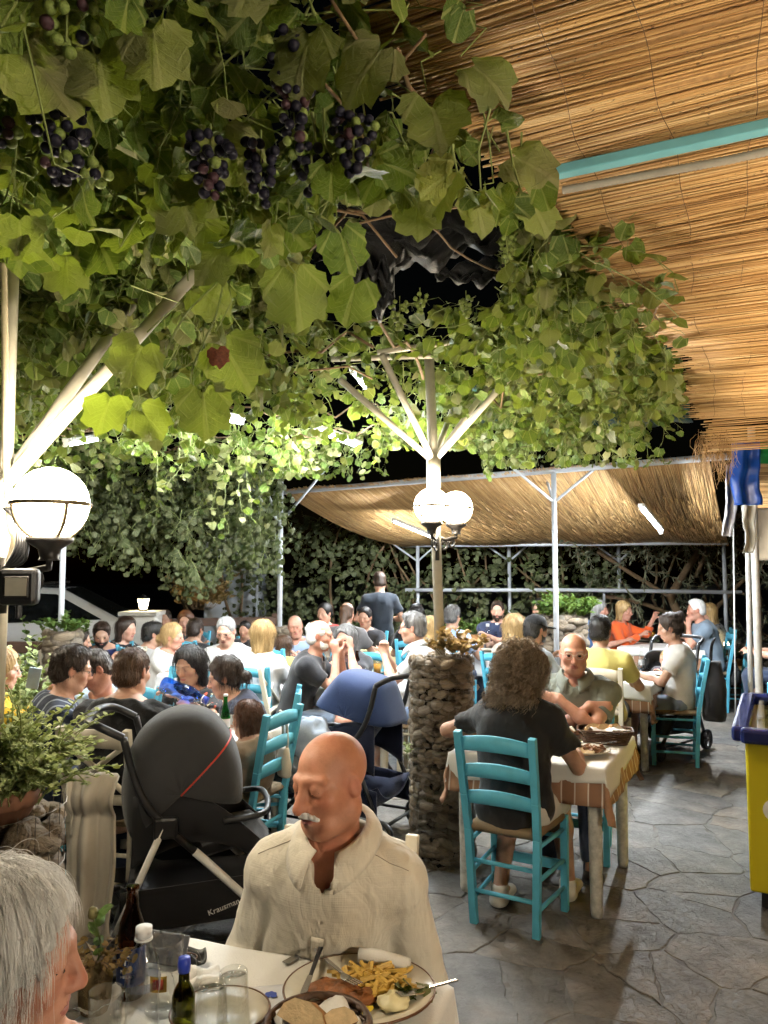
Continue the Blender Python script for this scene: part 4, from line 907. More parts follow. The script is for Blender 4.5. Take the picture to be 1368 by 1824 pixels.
def stroller(label, loc, rz, hood_m, seat_m, leg_m, piping=None, letters=None, R_=.33, th=(200, 18), nrib=3, scal=.02, zh=.72, squash=1.0):
    t = thing('baby_stroller', label, 'stroller', loc, rz, 'baby strollers')
    h = hood_fn(.215, -.06, zh, R_, math.radians(th[0]), math.radians(th[1]), scal, nrib, squash)
    o = MB().sheet(h, 36, 22).build('hood', hood_m, t, True, solid=.010)
    if piping:
        for u_ in (.78,): MB().tube([h(u_, v/22)*1.0+Vector((0, 0, .0)) + (h(u_, v/22)-Vector((0, -.06, zh)))*.022 for v in range(23)], .0045, 6).build('piping', piping, o, True)
    # seat
    def st(u, v):
        x = (u-.5)*.36; a = v
        if a < .5: y, z = -.26+.46*(a*2)**1.0*.62, .74-.33*(a*2)**1.4
        else: q = (a-.5)*2; y, z = .025+.30*q, .41+.05*math.sin(q*PI*.5)-.16*max(0, q-.75)*4*.6
        return Vector((x, y, z+.06*(2*u-1)**2))
    MB().sheet(st, 10, 22).build('seat', seat_m, t, True, solid=.035)
    for s_ in (-1, 1):
        MB().sheet(lambda u, v: Vector((s_*(.195+.01*math.sin(PI*u)), -.26+.55*u, .42+.10*math.sin(u*PI)+(.30-.22*u)*v)), 10, 6).build('side_panel', seat_m, t, True, solid=.012)
        pl_ = bez([(s_*.245, -.30, .98), (s_*.245, -.20, .70), (s_*.245, .08, .42), (s_*.24, .42, .10)], 8); MB().tube(pl_[:15], .016, 10).build('upper_frame', M['black_plastic'], t, True); MB().tube(pl_[14:22], .0175, 10).build('front_leg', leg_m, t, True); MB().tube(pl_[21:], .016, 10).build('wheel_fork', M['black_plastic'], t, True)
        MB().tube([(s_*.255, -.13, .60), (s_*.265, -.34, .12)], .015, 10).build('rear_leg', leg_m, t, True)
        MB().box((s_*.252, -.12, .60), (.035, .10, .09)).build('hinge', M['black_plastic'], t, bevel=.012)
        MB().tube([(s_*.25, -.30, .11), (s_*.25, .40, .11)], .010, 8).build('side_bar', M['black_plastic'], t, True)
        wheel(t, (s_*.275, -.34, .095), .095, .035); wheel(t, (s_*.255, .44, .08), .08, .035)
    MB().tube(bez([(-.245, -.30, .98), (-.24, -.40, 1.03), (-.14, -.46, 1.04), (.14, -.46, 1.04), (.24, -.40, 1.03), (.245, -.30, .98)], 8), .017, 10).build('handle_bar', M['black_plastic'], t, True)
    MB().tube(bez([(-.21, .12, .60), (-.18, .30, .62), (.18, .30, .62), (.21, .12, .60)], 8), .014, 8).build('bumper_bar', M['black_plastic'], t, True)
    MB().tube([(-.26, -.34, .13), (.26, -.34, .13)], .011, 8).build('axle', M['black_plastic'], t, True)
    bk = MB().sheet(lambda u, v: Vector(((-.22 + .44*u), -.30+.66*v, .20-.05*math.sin(PI*u)*math.sin(PI*v)+.10*abs(2*u-1)**3+.10*max(0, abs(2*v-1)-.6)*1.5)), 12, 14).build('basket', seat_m, t, True, solid=.01)
    for s_ in (-1, 1): MB().sheet(lambda u, v: Vector((s_*(.232+.012*math.sin(u*PI)), -.30+.70*u, .17+.17*v+.05*u)), 10, 5).build('basket_side', seat_m, t, True, solid=.008)
    if letters:
        text_mesh(letters, .034, M['white_paint'], t, (.2505, .13, .245), (PI/2, math.radians(-18), PI/2), .0008)
    return t
M['hood_grey'] = cloth('charcoal_hood_fabric', (.035, .035, .037), wr=.6); M['red_pipe'] = mat('red_piping', (.55, .04, .02), .5); M['hood_blue'] = cloth('navy_hood_fabric', (.020, .042, .125), wr=.35); M['black_seat'] = cloth('black_seat_fabric', (.012, .012, .014), wr=.3)
stroller('black stroller with charcoal hood and red piping behind the bald man', (-.86, 3.62, .012), math.radians(-78), M['hood_grey'], M['black_seat'], M['white_paint'], M['red_pipe'], 'Krausman', R_=.265, th=(215, -12), squash=1.3, zh=.72)
stroller('navy blue stroller with ribbed hood beside the white-bearded man', (-.20, 5.15, .012), math.radians(62), M['hood_blue'], cloth('navy_seat_fabric', (.014, .020, .05)), M['black_plastic'], R_=.285, th=(190, 12), nrib=3, scal=.10, zh=.76)
# beige blanket over the stroller handle, tote, backpacks
def drape(name, label, cat, m_, fn, nu=16, nv=24, solid=.02, group=None):
    o = MB().sheet(fn, nu, nv).build(name, m_, None, True, solid=solid); tag(o, label, cat, group); return o
b0 = P(172, 1395, 3.05)
drape('blanket', 'beige blanket hung over the handle of the black stroller', 'blanket', cloth('beige_linen', (.44, .40, .33), wr=.6), lambda u, v: b0+Vector((-.10+.185*u+.006*math.sin(v*9+u*3), -.02+.022*math.sin(u*9+v*2)+.012*math.sin(u*21+v*4)-.05*math.sin(PI*min(1, v*4))*(v < .25), .03-.60*v+.02*math.sin(PI*u)*(1-v))), 24, 40, .012)
def bag(name, label, cat, m_, c, w_, d_, h, rz, strap=True, seed=1):
    t = thing(name, label, cat, c, rz); mb = MB(); n, k = 16, 12
    for j in range(k+1):
        q = j/k; z = -h*q; f_ = (.62+.38*math.sin(min(1, q*1.15)*PI*.62))*(1 if q < .92 else .86)
        for i in range(n):
            a = 2*PI*i/n; e = 1+.10*noise.noise(Vector((math.cos(a)*1.6, math.sin(a)*1.6, q*4+seed)))
            mb.v.append((w_/2*f_*e*math.copysign(abs(math.cos(a))**.7, math.cos(a)), d_/2*f_*e*math.copysign(abs(math.sin(a))**.8, math.sin(a)), z))
    mb.f += [(j*n+i, (j+1)*n+i, (j+1)*n+(i+1) % n, j*n+(i+1) % n) for j in range(k) for i in range(n)]+[tuple(range(n)), tuple(k*n+i for i in range(n-1, -1, -1))]; mb.m = [0]*len(mb.f)
    mb.build('body', m_, t, True)
    if strap:
        for s_ in (-1, 1): MB().tube(bez([(s_*w_*.22, d_*.1, -.06), (s_*w_*.20, d_*.05, .12), (s_*w_*.10, -.02, .20)], 8), .008, 6).build('strap', m_, t, True)
    return t
M['canvas'] = cloth('cream_canvas', (.56, .50, .40), wr=.4)
bag('tote_bag', 'cream canvas tote bag hanging from the little girl\'s chair', 'bag', M['canvas'], P(506, 1330, 4.40), .14, .06, .16, math.radians(-60))
bag('backpack', 'black backpack hanging on the chair of the woman in white T-shirt', 'backpack', M['black_fabric'], P(1270, 1178, 6.75), .24, .20, .50, math.radians(60))
bag('backpack', 'small black bag hanging on the far right teal chair', 'backpack', M['black_fabric'], P(1302, 1180, 9.4), .30, .20, .26, math.radians(60), seed=4)
# jacket and jeans heaped in the blue stroller
for lb, m_, c, sz, sd in (('faded denim jacket heaped at the front of the navy stroller', cloth('faded_denim', (.20, .25, .32), wr=.9, col2=(.30, .35, .42)), P(545, 1325, 4.95), (.17, .14, .16), 3), ('dark grey clothes heaped low in the navy stroller', cloth('dark_grey_jersey', (.05, .055, .06), wr=.6), P(520, 1375, 4.85), (.16, .14, .10), 5)):
    mb = MB(); mb.lathe([(math.sin(a), -math.cos(a)) for a in np.linspace(.01, PI-.01, 18)], 26)
    mb.v = [tuple(Vector((p_[0]*sz[0], p_[1]*sz[1], p_[2]*sz[2]))*(1+.30*noise.noise(Vector(p_)*1.9+Vector((sd, 0, 0)))+.12*noise.noise(Vector(p_)*5+Vector((sd, 2, 0))))) for p_ in mb.v]
    o = mb.build('jacket', m_, None, True, c); tag(o, lb, 'clothing')
# ================================================================== potted herb on the left pillar
def small_leaf_mat(name, c0, c1, tr):
    return leaf_mat(name, True, (c0, tuple((a+b)/2 for a, b in zip(c0, c1)), c1), (tuple(x*1.3 for x in c0), tuple(x*1.3 for x in c1)), tr, .3)
HG = [leaf_geom(8, 90+i, 1, outline=lambda th: 1.0, wid=.34, serr=0) for i in range(4)]
M['terracotta'] = mat('terracotta', (.20, .085, .045), .75, var=.15, bump=.2)
def herb(label, loc, n, h, spread, leaf, m_, pot=None, seed=1, stem_m='green_stem', droop=.4, cat='plant', name='herb_plant', npts=12, group=None):
    r2 = random.Random(seed); t = thing(name, label, cat, loc, 0, group); it = []; sb = MB()
    for k in range(n):
        a = r2.uniform(0, 2*PI); q = r2.random()**.6; p_ = Vector((spread*.45*q*math.cos(a), spread*.45*q*math.sin(a), r2.uniform(-.02, .04))); d = Vector((math.cos(a)*q*.9, math.sin(a)*q*.9, r2.uniform(.7, 1.3))); L = h*r2.uniform(.5, 1.1); pts = [p_.copy()]
        for j in range(npts):
            d = d.normalized()+Vector((r2.gauss(0, .14), r2.gauss(0, .14), -droop*.12*j/npts*2)); d.normalize(); p_ = p_+d*(L/npts); pts.append(p_.copy())
            if j > 1:
                for s_ in (0, 1):
                    b_ = r2.uniform(0, 2*PI); sd = Vector((math.cos(b_), math.sin(b_), .3)); it.append((p_.copy(), sd+d*.3, Vector((r2.gauss(0, .4), r2.gauss(0, .4), 1)), leaf*r2.uniform(.6, 1.2), r2.random()))
        sb.tube(pts, .0016, 4, False)
    sb.build('stem', M[stem_m], t, True); merge_leaves(it, HG, 'foliage', m_, t)
    if pot:
        pr, ph = pot; MB().lathe([(pr*.72, -ph), (pr*.95, -.02), (pr*1.06, -.02), (pr*1.06, .02), (pr*.95, .02), (pr*.93, -.02), (0, -.022)], 28).build('pot', M['terracotta'], t, True)
    return t
M['herb'] = small_leaf_mat('oregano_leaf', (.16, .22, .08), (.38, .43, .20), (.25, .32, .05)); M['dry'] = small_leaf_mat('dry_leaf', (.20, .12, .04), (.36, .25, .10), (.25, .15, .04)); M['bush'] = small_leaf_mat('bush_leaf', (.04, .10, .02), (.12, .20, .04), (.14, .22, .03))
herb('bushy green herb in a terracotta pot on the left stone pillar', (LPIL.x+.06, LPIL.y-.04, 1.12), 240, .25, .24, .017, M['herb'], (.09, .06), 2, droop=.6, npts=15)
herb('dried brown plant on top of the middle stone pillar', (PIL.x+.08, PIL.y-.05, 1.19), 26, .16, .22, .05, M['dry'], None, 3, 'stem', .8, npts=7)
herb('small green weed growing at the side of the middle stone pillar', (PIL.x-.20, PIL.y-.06, .60), 5, .16, .10, .025, M['herb'], None, 4, droop=1.2, npts=7)
# ================================================================== background at left: car, fence, lantern pillar, shed
M['car_paint'] = mat('white_car_paint', (.70, .71, .72), .25, var=.03, coat=.6); M['dark_glass'] = mat('dark_car_glass', (.01, .012, .014), .08); M['tyre'] = mat('tyre_rubber', (.02, .02, .02), .8)
def car(label, loc, rz):
    t = thing('parked_car', label, 'car', loc, rz)
    prof = [(-2.1, .42), (-2.15, .70), (-2.02, .95), (-1.75, 1.02), (-1.35, 1.38), (-.6, 1.50), (.3, 1.46), (1.05, 1.06), (1.75, .95), (2.05, .72), (2.1, .45), (1.7, .30), (-1.8, .30)]
    def sect(z): return .84 if z < .95 else .84-.28*(z-.95)/.55
    mb = MB(); n = len(prof); 
    for s_ in (-1, -.86, .86, 1):
        for x, z in prof: mb.v.append((x*(1 if abs(s_) < 1 else .985), math.copysign(sect(z)*abs(s_)**.5, s_), z if abs(s_) < 1 else z-.015*(z > .9)))
    mb.f = [(k*n+i, k*n+(i+1) % n, (k+1)*n+(i+1) % n, (k+1)*n+i) for k in range(3) for i in range(n)]+[tuple(range(n-1, -1, -1)), tuple(3*n+i for i in range(n))]; mb.m = [0]*len(mb.f)
    mb.build('body', M['car_paint'], t, bevel=.03)
    for s_ in (-1, 1):
        for q in (((-1.28, 1.02), (-1.02, 1.32), (-.42, 1.41), (-.42, 1.02)), ((-.34, 1.02), (-.34, 1.41), (.25, 1.38), (.85, 1.05))):
            MB().add([(x, s_*(sect(z)+.012), z) for x, z in q], [(0, 1, 2, 3)]).build('side_window', M['dark_glass'], t, solid=.012)
        for x in (-1.3, 1.3):
            w_ = MB().lathe([(.19, -.10), (.31, -.10), (.325, 0), (.31, .10), (.19, .10), (.19, -.10)], 22, closed=True).build('wheel', M['tyre'], t, True, (x, s_*.76, .325), (PI/2, 0, 0)); MB().lathe([(0, -.08), (.19, -.09), (.19, .09), (0, .08)], 14).build('rim', M['chrome'], w_)
        MB().box((-.36, s_*.858, .88), (.16, .03, .03)).build('door_handle', M['car_paint'], t)
        MB().box((2.02, s_*.62, .72), (.12, .30, .12)).build('headlight', M['white_paint'], t, bevel=.03)
        MB().tube([(-1.1, s_*.55, 1.48), (.2, s_*.55, 1.53)], .02, 6).build('roof_rail', M['iron'], t)
    MB().add([(.36, -.56, 1.45), (.36, .56, 1.45), (1.04, .70, 1.08), (1.04, -.70, 1.08)], [(0, 1, 2, 3)]).build('windscreen', M['dark_glass'], t, solid=.03); return t
car('white car parked behind the fence at the far left', (-4.75, 10.9, 0), math.radians(12))
M['brown_wood'] = mat('dark_brown_timber', (.085, .045, .028), .65, var=.25, scale=8, bump=.3)
def fence(label, a, b, zs, n_post=2):
    a = Vector(a); b = Vector(b); t = thing('timber_fence', label, 'fence', a); d = b-a
    for z in zs: MB().bar(Vector((0, 0, z)), d+Vector((0, 0, z)), .04, .11).build('rail', M['brown_wood'], t, bevel=.005)
    for k in range(n_post): p_ = d*(k/(n_post-1)); MB().bar(p_+Vector((0, .04, 0)), p_+Vector((0, .04, max(zs)+.10)), .09, .09, up=(0, 1, 0)).build('post', M['brown_wood'], t, bevel=.006)
fa = P(-40, 1150, 7.6); fb = P(102, 1142, 7.6); fence('dark timber rail fence at the far left in front of the white car', (fa.x, 7.6, 0), (fb.x, 7.6, 0), (.62, .95))
fa = P(290, 1110, 10.6); fb = P(490, 1100, 11.2); fence('dark timber rail fence below the white shed', (fa.x, 10.6, 0), (fb.x, 11.2, 0), (.55, .98))
gabion('small stone-filled pillar under the grey post at the far left', P(112, 1150, 7.2).x, 7.2, P(112, 1128, 7.2).z, .17, .055, maxparts=140)
herb('yellow-green plant on the small stone pillar at the far left', P(118, 1130, 7.2), 26, .22, .35, .05, M['bush'], None, 8)
herb('leafy bush in front of the white car', (P(60, 1150, 8.6).x, 8.6, .2), 70, .95, .8, .07, M['bush'], None, 9, droop=.3, cat='bush')
herb('light green plant at the left picture edge behind the yellow jacket', (P(2, 1150, 5.6).x, 5.6, .6), 50, .62, .40, .05, M['herb'], None, 10, droop=.2)
M['plaster'] = mat('rough_lime_plaster', (.52, .50, .45), .9, var=.25, scale=5, bump=.5, bscale=18)
c = P(255, 1095, 9.3); t = thing('stone_pillar', 'pale stone pillar carrying the small lit lantern', 'pillar', (c.x, 9.3, 0))
MB().box((0, 0, c.z/2), (.40, .40, c.z)).build('shaft', M['plaster'], t, bevel=.02); MB().box((0, 0, c.z+.02), (.46, .46, .05)).build('cap', M['plaster'], t, bevel=.012)
t = thing('lantern', 'small lit lantern on the pale stone pillar', 'lantern', (c.x, 9.3, c.z+.047)); M['lantern'] = emit('lit_lantern_glass', (1, .80, .45), 45.0)
MB().lathe([(.05, 0), (.055, .015), (.03, .03)], 8).build('foot', M['iron'], t); MB().lathe([(.045, .03), (.072, .14)], 8).build('glass', M['lantern'], t)
MB().lathe([(.085, .14), (.06, .165), (.015, .185), (0, .20)], 8).build('cap', M['iron'], t)
a = P(365, 1030, 13.5); b = P(462, 1030, 13.5); t = thing('white_shed', 'white rendered shed wall behind the hanging vine', 'building', ((a.x+b.x)/2, 13.9, 0))
MB().box((0, 0, 1.1), (b.x-a.x, .8, 2.2)).build('wall', mat('white_render', (.55, .58, .62), .8, var=.06, scale=3), t); MB().box((0, 0, 2.24), (b.x-a.x+.2, 1.0, .08)).build('roof', M['plaster'], t)
for px, py, Y, w_, lb in ((345, 1170, 8.6, .34, 'low stone planter wall behind the back left table'), ):
    pass
gabion('stone-filled planter with fern in front of the far rail', P(1003, 1105, 8.6).x, 8.75, P(1003, 1098, 8.75).z, .30, .06, maxparts=200)
herb('bright green fern on the stone planter before the far rail', (P(1003, 1095, 8.75).x, 8.75, P(1003, 1098, 8.75).z), 70, .26, .55, .05, M['bush'], None, 12, droop=.6)
gabion('pale stone-filled pillar under the left grey post', P(498, 1150, 9.6).x, 9.6, P(498, 1120, 9.6).z, .22, .06, maxparts=140)
gabion('wide stone-filled pillar behind the blonde in white', P(540, 1140, 8.7).x, 8.9, .92, .25, .06, maxparts=140)
# small tree with orange-brown leaves
herb('small shrub with orange-brown leaves at the foot of the hanging vine', P(350, 1085, 9.9), 46, .50, .5, .09, M['dry'], None, 13, 'stem', .5, cat='shrub', npts=8)
# ================================================================== implicit-surface figures
class SDF:
    def __init__(s): s.ops = []
    def cone(s, a, b, ra, rb, k=.02, n=None, kf=1.0, mode='u', flat=False):
        a = np.array(a, np.float32); b = np.array(b, np.float32); R_ = max(ra, rb)
        s.ops.append(('c', mode, (a, b, ra, rb, None if n is None else np.array(n, np.float32), kf, flat), np.minimum(a, b)-R_, np.maximum(a, b)+R_, k)); return s
    def ell(s, c, r_, R=None, k=.02, mode='u'):
        c = np.array(c, np.float32); r_ = np.array(r_, np.float32); m = float(max(r_)); R = None if R is None else np.array(R, np.float32)
        s.ops.append(('e', mode, (c, r_, R), c-m, c+m, k)); return s
    def cut(s, p_, n_, k=.004):
        s.ops.append(('h', 's', (np.array(p_, np.float32), np.array(Vector(n_).normalized(), np.float32)), None, None, k)); return s
    def grid(s, xs, ys, zs, disp=None):
        F = np.full((len(xs), len(ys), len(zs)), .07, np.float32)
        for kind, mode, prm, lo, hi, k in s.ops:
            if lo is None: i0, i1, j0, j1, k0, k1 = 0, len(xs), 0, len(ys), 0, len(zs)
            else:
                mg = k+.03
                i0, i1 = np.searchsorted(xs, lo[0]-mg), np.searchsorted(xs, hi[0]+mg); j0, j1 = np.searchsorted(ys, lo[1]-mg), np.searchsorted(ys, hi[1]+mg); k0, k1 = np.searchsorted(zs, lo[2]-mg), np.searchsorted(zs, hi[2]+mg)
            if i1 <= i0 or j1 <= j0 or k1 <= k0: continue
            X = xs[i0:i1, None, None]; Y = ys[None, j0:j1, None]; Z = zs[None, None, k0:k1]
            if kind == 'c':
                a, b, ra, rb, n_, kf, flat = prm; x = X-a[0]; y = Y-a[1]; z = Z-a[2]; ba = b-a
                if n_ is not None:
                    q = (x*n_[0]+y*n_[1]+z*n_[2])*(1/kf-1); x = x+q*n_[0]; y = y+q*n_[1]; z = z+q*n_[2]
                    qb = float(ba @ n_)*(1/kf-1); ba = ba+qb*n_
                L2 = float(ba @ ba)+1e-9; t = (x*ba[0]+y*ba[1]+z*ba[2])/L2; tc = np.clip(t, 0, 1)
                d = np.sqrt((x-tc*ba[0])**2+(y-tc*ba[1])**2+(z-tc*ba[2])**2)-(ra+(rb-ra)*tc)
                if n_ is not None: d = d*(.5+.5*min(1, kf))
                if flat: d = np.maximum(d, (t-1)*math.sqrt(L2))
            elif kind == 'e':
                c, r_, R = prm; x = X-c[0]; y = Y-c[1]; z = Z-c[2]
                if R is not None: x, y, z = (x*R[0, 0]+y*R[1, 0]+z*R[2, 0], x*R[0, 1]+y*R[1, 1]+z*R[2, 1], x*R[0, 2]+y*R[1, 2]+z*R[2, 2])
                l1 = np.sqrt((x/r_[0])**2+(y/r_[1])**2+(z/r_[2])**2); l2 = np.sqrt((x/r_[0]**2)**2+(y/r_[1]**2)**2+(z/r_[2]**2)**2)+1e-6
                d = l1*(l1-1)/l2
            else:
                p_, n_ = prm; d = -((X-p_[0])*n_[0]+(Y-p_[1])*n_[1]+(Z-p_[2])*n_[2])+0*F[i0:i1, j0:j1, k0:k1]
            A = F[i0:i1, j0:j1, k0:k1]
            if mode == 'u': h = np.maximum(k-np.abs(A-d), 0)/k; F[i0:i1, j0:j1, k0:k1] = np.minimum(A, d)-h*h*k*.25
            else: B = -d; h = np.maximum(k-np.abs(A-B), 0)/k; F[i0:i1, j0:j1, k0:k1] = np.maximum(A, B)+h*h*k*.25
        if disp is not None: F += disp(xs[:, None, None], ys[None, :, None], zs[None, None, :])
        return F
    def bounds(s):
        lo = np.min([o[3] for o in s.ops if o[1] == 'u'], 0); hi = np.max([o[4] for o in s.ops if o[1] == 'u'], 0); return lo, hi
    def mesh(s, name, mats, vox, fine=(), disp=None, lohi=None):
        lo, hi = s.bounds() if lohi is None else lohi; ax = []
        for q in range(3):
            xs = [lo[q]-vox*2]
            while xs[-1] < hi[q]+vox*2:
                h = vox
                for c, half, fv in fine:
                    if abs(xs[-1]-c[q]) < half: h = min(h, fv)
                xs.append(xs[-1]+h)
            ax.append(np.array(xs, np.float32))
        v, f = nets(s.grid(*ax, disp), *ax)
        if len(f) == 0: return None
        me = npmesh(name, v, f, None, True)
        for m_ in (mats if isinstance(mats, (list, tuple)) else [mats]): me.materials.append(m_)
        return me
def nets(F, xs, ys, zs):
    S_ = F < 0; nx, ny, nz = F.shape
    cs = [(a, b, c) for a in (0, 1) for b in (0, 1) for c in (0, 1)]
    cnt = sum(S_[a:nx-1+a, b:ny-1+b, c:nz-1+c].astype(np.uint8) for a, b, c in cs)
    I, J, K = np.nonzero((cnt > 0) & (cnt < 8)); n = len(I)
    if n == 0: return np.zeros((0, 3)), np.zeros((0, 4), int)
    idx = np.full((nx-1, ny-1, nz-1), -1, np.int32); idx[I, J, K] = np.arange(n)
    val = [F[I+a, J+b, K+c] for a, b, c in cs]; acc = np.zeros((n, 3), np.float32); num = np.zeros(n, np.float32)
    px = [xs[I], xs[I+1]]; py = [ys[J], ys[J+1]]; pz = [zs[K], zs[K+1]]
    for e0 in range(8):
        for bit in (1, 2, 4):
            if e0 & bit: continue
            e1 = e0 | bit; a, b = val[e0], val[e1]; m = (a < 0) != (b < 0); t = np.where(m, a/np.where(m, a-b, 1), 0)
            c0, c1 = cs[e0], cs[e1]
            for q, p_ in enumerate((px, py, pz)): acc[:, q] += np.where(m, p_[c0[q]]+(p_[c1[q]]-p_[c0[q]])*t, 0)
            num += m
    v = acc/num[:, None]; faces = []
    for axis in range(3):
        A = np.moveaxis(S_, axis, 0); ix = np.moveaxis(idx, axis, 0)
        ch = A[:-1] != A[1:]; i, j, k = np.nonzero(ch[:, 1:-1, 1:-1]); j += 1; k += 1
        q = np.stack([ix[i, j-1, k-1], ix[i, j, k-1], ix[i, j, k], ix[i, j-1, k]], 1); inside = A[i, j, k]
        flip = inside if axis != 1 else ~inside
        q = np.where(flip[:, None], q, q[:, ::-1]); faces.append(q)
    return v, np.concatenate(faces)
def skin_mat(name, col, red=.12):
    m = N(name); a = m.noise(14, 5, .6); b = m.noise(260, 3, .6)
    dk = (col[0]*.80, col[1]*.70, col[2]*.64); lt = tuple(min(1, c*1.08) for c in col)
    c = m.ramp(a, [(.3, dk), (.62, lt)]); fr = m.ramp(m.noise(55, 4, .6), [(.58, 0), (.75, .5)]); c = m.mix(fr, c, dk); at = m.n('SeparateXYZ', ins={0: m.n('Attribute', attribute_name='tint').outputs['Vector']})
    c = m.mix(m.n('Math', operation='MULTIPLY', ins={0: at.outputs[0], 1: .55}).outputs[0], c, (col[0]*.95, col[1]*.52, col[2]*.45)); c = m.mix(m.n('Math', operation='MULTIPLY', ins={0: at.outputs[1], 1: m.ramp(m.noise(300, 2, .7), [(.35, .15), (.65, .6)])}).outputs[0], c, (.17, .13, .115))
    m.base(c); m.p(Roughness=.5); m.set(m.b, 'Specular IOR Level', .42); m.set(m.b, 'Subsurface Weight', .12); m.set(m.b, 'Subsurface Scale', .012)
    m.set(m.b, 'Subsurface Radius', (1, .35, .2)); m.bump(m.n('Math', operation='ADD', ins={0: b, 1: m.noise(70, 4, .6)}).outputs[0], .28, .0022); return m.m
SKIN = {'ruddy': skin_mat('ruddy_orange_skin', (.52, .24, .15)), 'fair': skin_mat('fair_skin', (.56, .34, .25)), 'red': skin_mat('sunburnt_skin', (.50, .265, .19)), 'tan': skin_mat('tanned_skin', (.44, .265, .185)), 'brown': skin_mat('brown_skin', (.33, .18, .115))}
LIP = mat('lips', (.36, .13, .11), .4); EYE = [mat('eye_white', (.62, .58, .54), .25), mat('dark_iris', (.03, .022, .018), .12)]
def hair_mat(name, col, col2=None):
    m = N(name); col2 = col2 or tuple(c*.5 for c in col); n_ = m.noise(55, 4, .6, stretch=(1, 1, .12)); m.base(m.ramp(n_, [(.35, col2), (.7, col)])); m.p(Roughness=.42)
    m.set(m.b, 'Specular IOR Level', .5); m.bump(m.noise(160, 3, .6, stretch=(1, 1, .10)), .8, .006); return m.m
HAIR = {'black': hair_mat('black_hair', (.016, .013, .012)), 'dark': hair_mat('dark_brown_hair', (.040, .022, .013)), 'brown': hair_mat('brown_hair', (.11, .055, .028)), 'auburn': hair_mat('auburn_hair', (.16, .065, .03)), 'curl': hair_mat('greying_brown_hair', (.36, .27, .185), (.13, .09, .055)),
    'blond': hair_mat('blond_hair', (.55, .38, .17), (.30, .18, .07)), 'grey': hair_mat('grey_hair', (.36, .35, .34), (.16, .155, .15)), 'white': hair_mat('silver_hair', (.84, .83, .81), (.64, .63, .61)), 'salt': hair_mat('salt_and_pepper_hair', (.20, .19, .185), (.05, .048, .046))}
CL = {}
def C(name, col, **kw):
    if name not in CL: CL[name] = cloth(name, col, **kw)
    return CL[name]
M['clear_frame'] = mat('clear_spectacle_frame', (.55, .50, .44), .2)
def hand(S, W, d, n_, across, curl=.6, s_=1.0, spread=.0):
    d = Vector(d).normalized(); n_ = Vector(n_); n_ = (n_-d*n_.dot(d)).normalized(); x = Vector(across); x = (x-d*x.dot(d)-n_*x.dot(n_)).normalized(); W = Vector(W)
    S.cone(W-d*.01, W+d*.082*s_, .027*s_, .036*s_, .015, n_, .46)
    for i, (L, o_) in enumerate(((.070, -.027), (.078, -.009), (.073, .009), (.057, .026))):
        p_ = W+d*(.083-.004*abs(i-1.2))*s_+x*o_*s_; a = .12; dd = (d+x*(o_*spread*12)).normalized()
        for q, f_ in enumerate((.46, .30, .24)):
            a += curl*(.45, .75, .6)[q]; e = p_+(dd*math.cos(a)+n_*math.sin(a))*L*f_*s_; S.cone(p_, e, (.0100-.0008*q)*s_, (.0092-.0008*q)*s_, .005); p_ = e
    p_ = W+d*.022*s_-x*.024*s_; e = p_+(d*.62-x*.62+n_*.30).normalized()*.045*s_; S.cone(p_, e, .0135*s_, .0115*s_, .010); S.cone(e, e+(d*.85-x*.25+n_*(.2+.3*curl)).normalized()*.034*s_, .0112*s_, .0085*s_, .005)
def ik(sh, W, l1, l2, pole):
    sh = Vector(sh); W = Vector(W); v = W-sh; D = v.length
    if D > (l1+l2)*.995: W = sh+v*((l1+l2)*.995/D); v = W-sh; D = v.length
    a = (l1*l1-l2*l2+D*D)/(2*D); h = math.sqrt(max(0, l1*l1-a*a)); d = v/D; p_ = Vector(pole); p_ = (p_-d*p_.dot(d)); p_ = p_.normalized() if p_.length > 1e-4 else Vector((0, 0, -1))
    return sh+d*a+p_*h, W
def wr_disp(amp, seed, fr=1.0):
    r2 = np.random.default_rng(seed); K = r2.normal(0, 1, (5, 3))*np.array([30, 30, 11])*fr; ph = r2.uniform(0, 6, 5); K2 = r2.normal(0, 1, (5, 3))*8*fr
    def fn(X, Y, Z):
        t = 0
        for a, b, p_ in zip(K, K2, ph):
            q = np.sin(X*a[0]+Y*a[1]+Z*a[2]+p_+1.8*np.sin(X*b[0]+Y*b[1]+Z*b[2])); t = t+q*np.abs(q)**.6*.45
        t2 = 0
        for a, p_ in zip(K, ph): q = np.sin(X*a[1]*2.6+Y*a[2]*5+Z*a[0]*2.2+p_*2+1.5*np.sin(X*a[2]*2+Z*a[1])); t2 = t2+(1-np.abs(q))**3-.2
        return (-amp*(.5*t+.16*t2)).astype(np.float32)
    return fn
def strands_obj(name, P_, radius, m_, parent):
    # P_: (n, k, 3)
    n, k, _ = P_.shape; hc = bpy.data.hair_curves.new(name); hc.add_curves([k]*n)
    hc.attributes['position'].data.foreach_set('vector', np.ascontiguousarray(P_, np.float32).ravel()) if 'position' in hc.attributes else hc.position_data.foreach_set('vector', np.ascontiguousarray(P_, np.float32).ravel())
    at = hc.attributes.get('radius') or hc.attributes.new('radius', 'FLOAT', 'POINT'); at.data.foreach_set('value', np.tile(np.linspace(radius, radius*.35, k), n).astype(np.float32))
    hc.materials.append(m_); o = bpy.data.objects.new(name, hc); COL.objects.link(o); o.parent = parent; return o
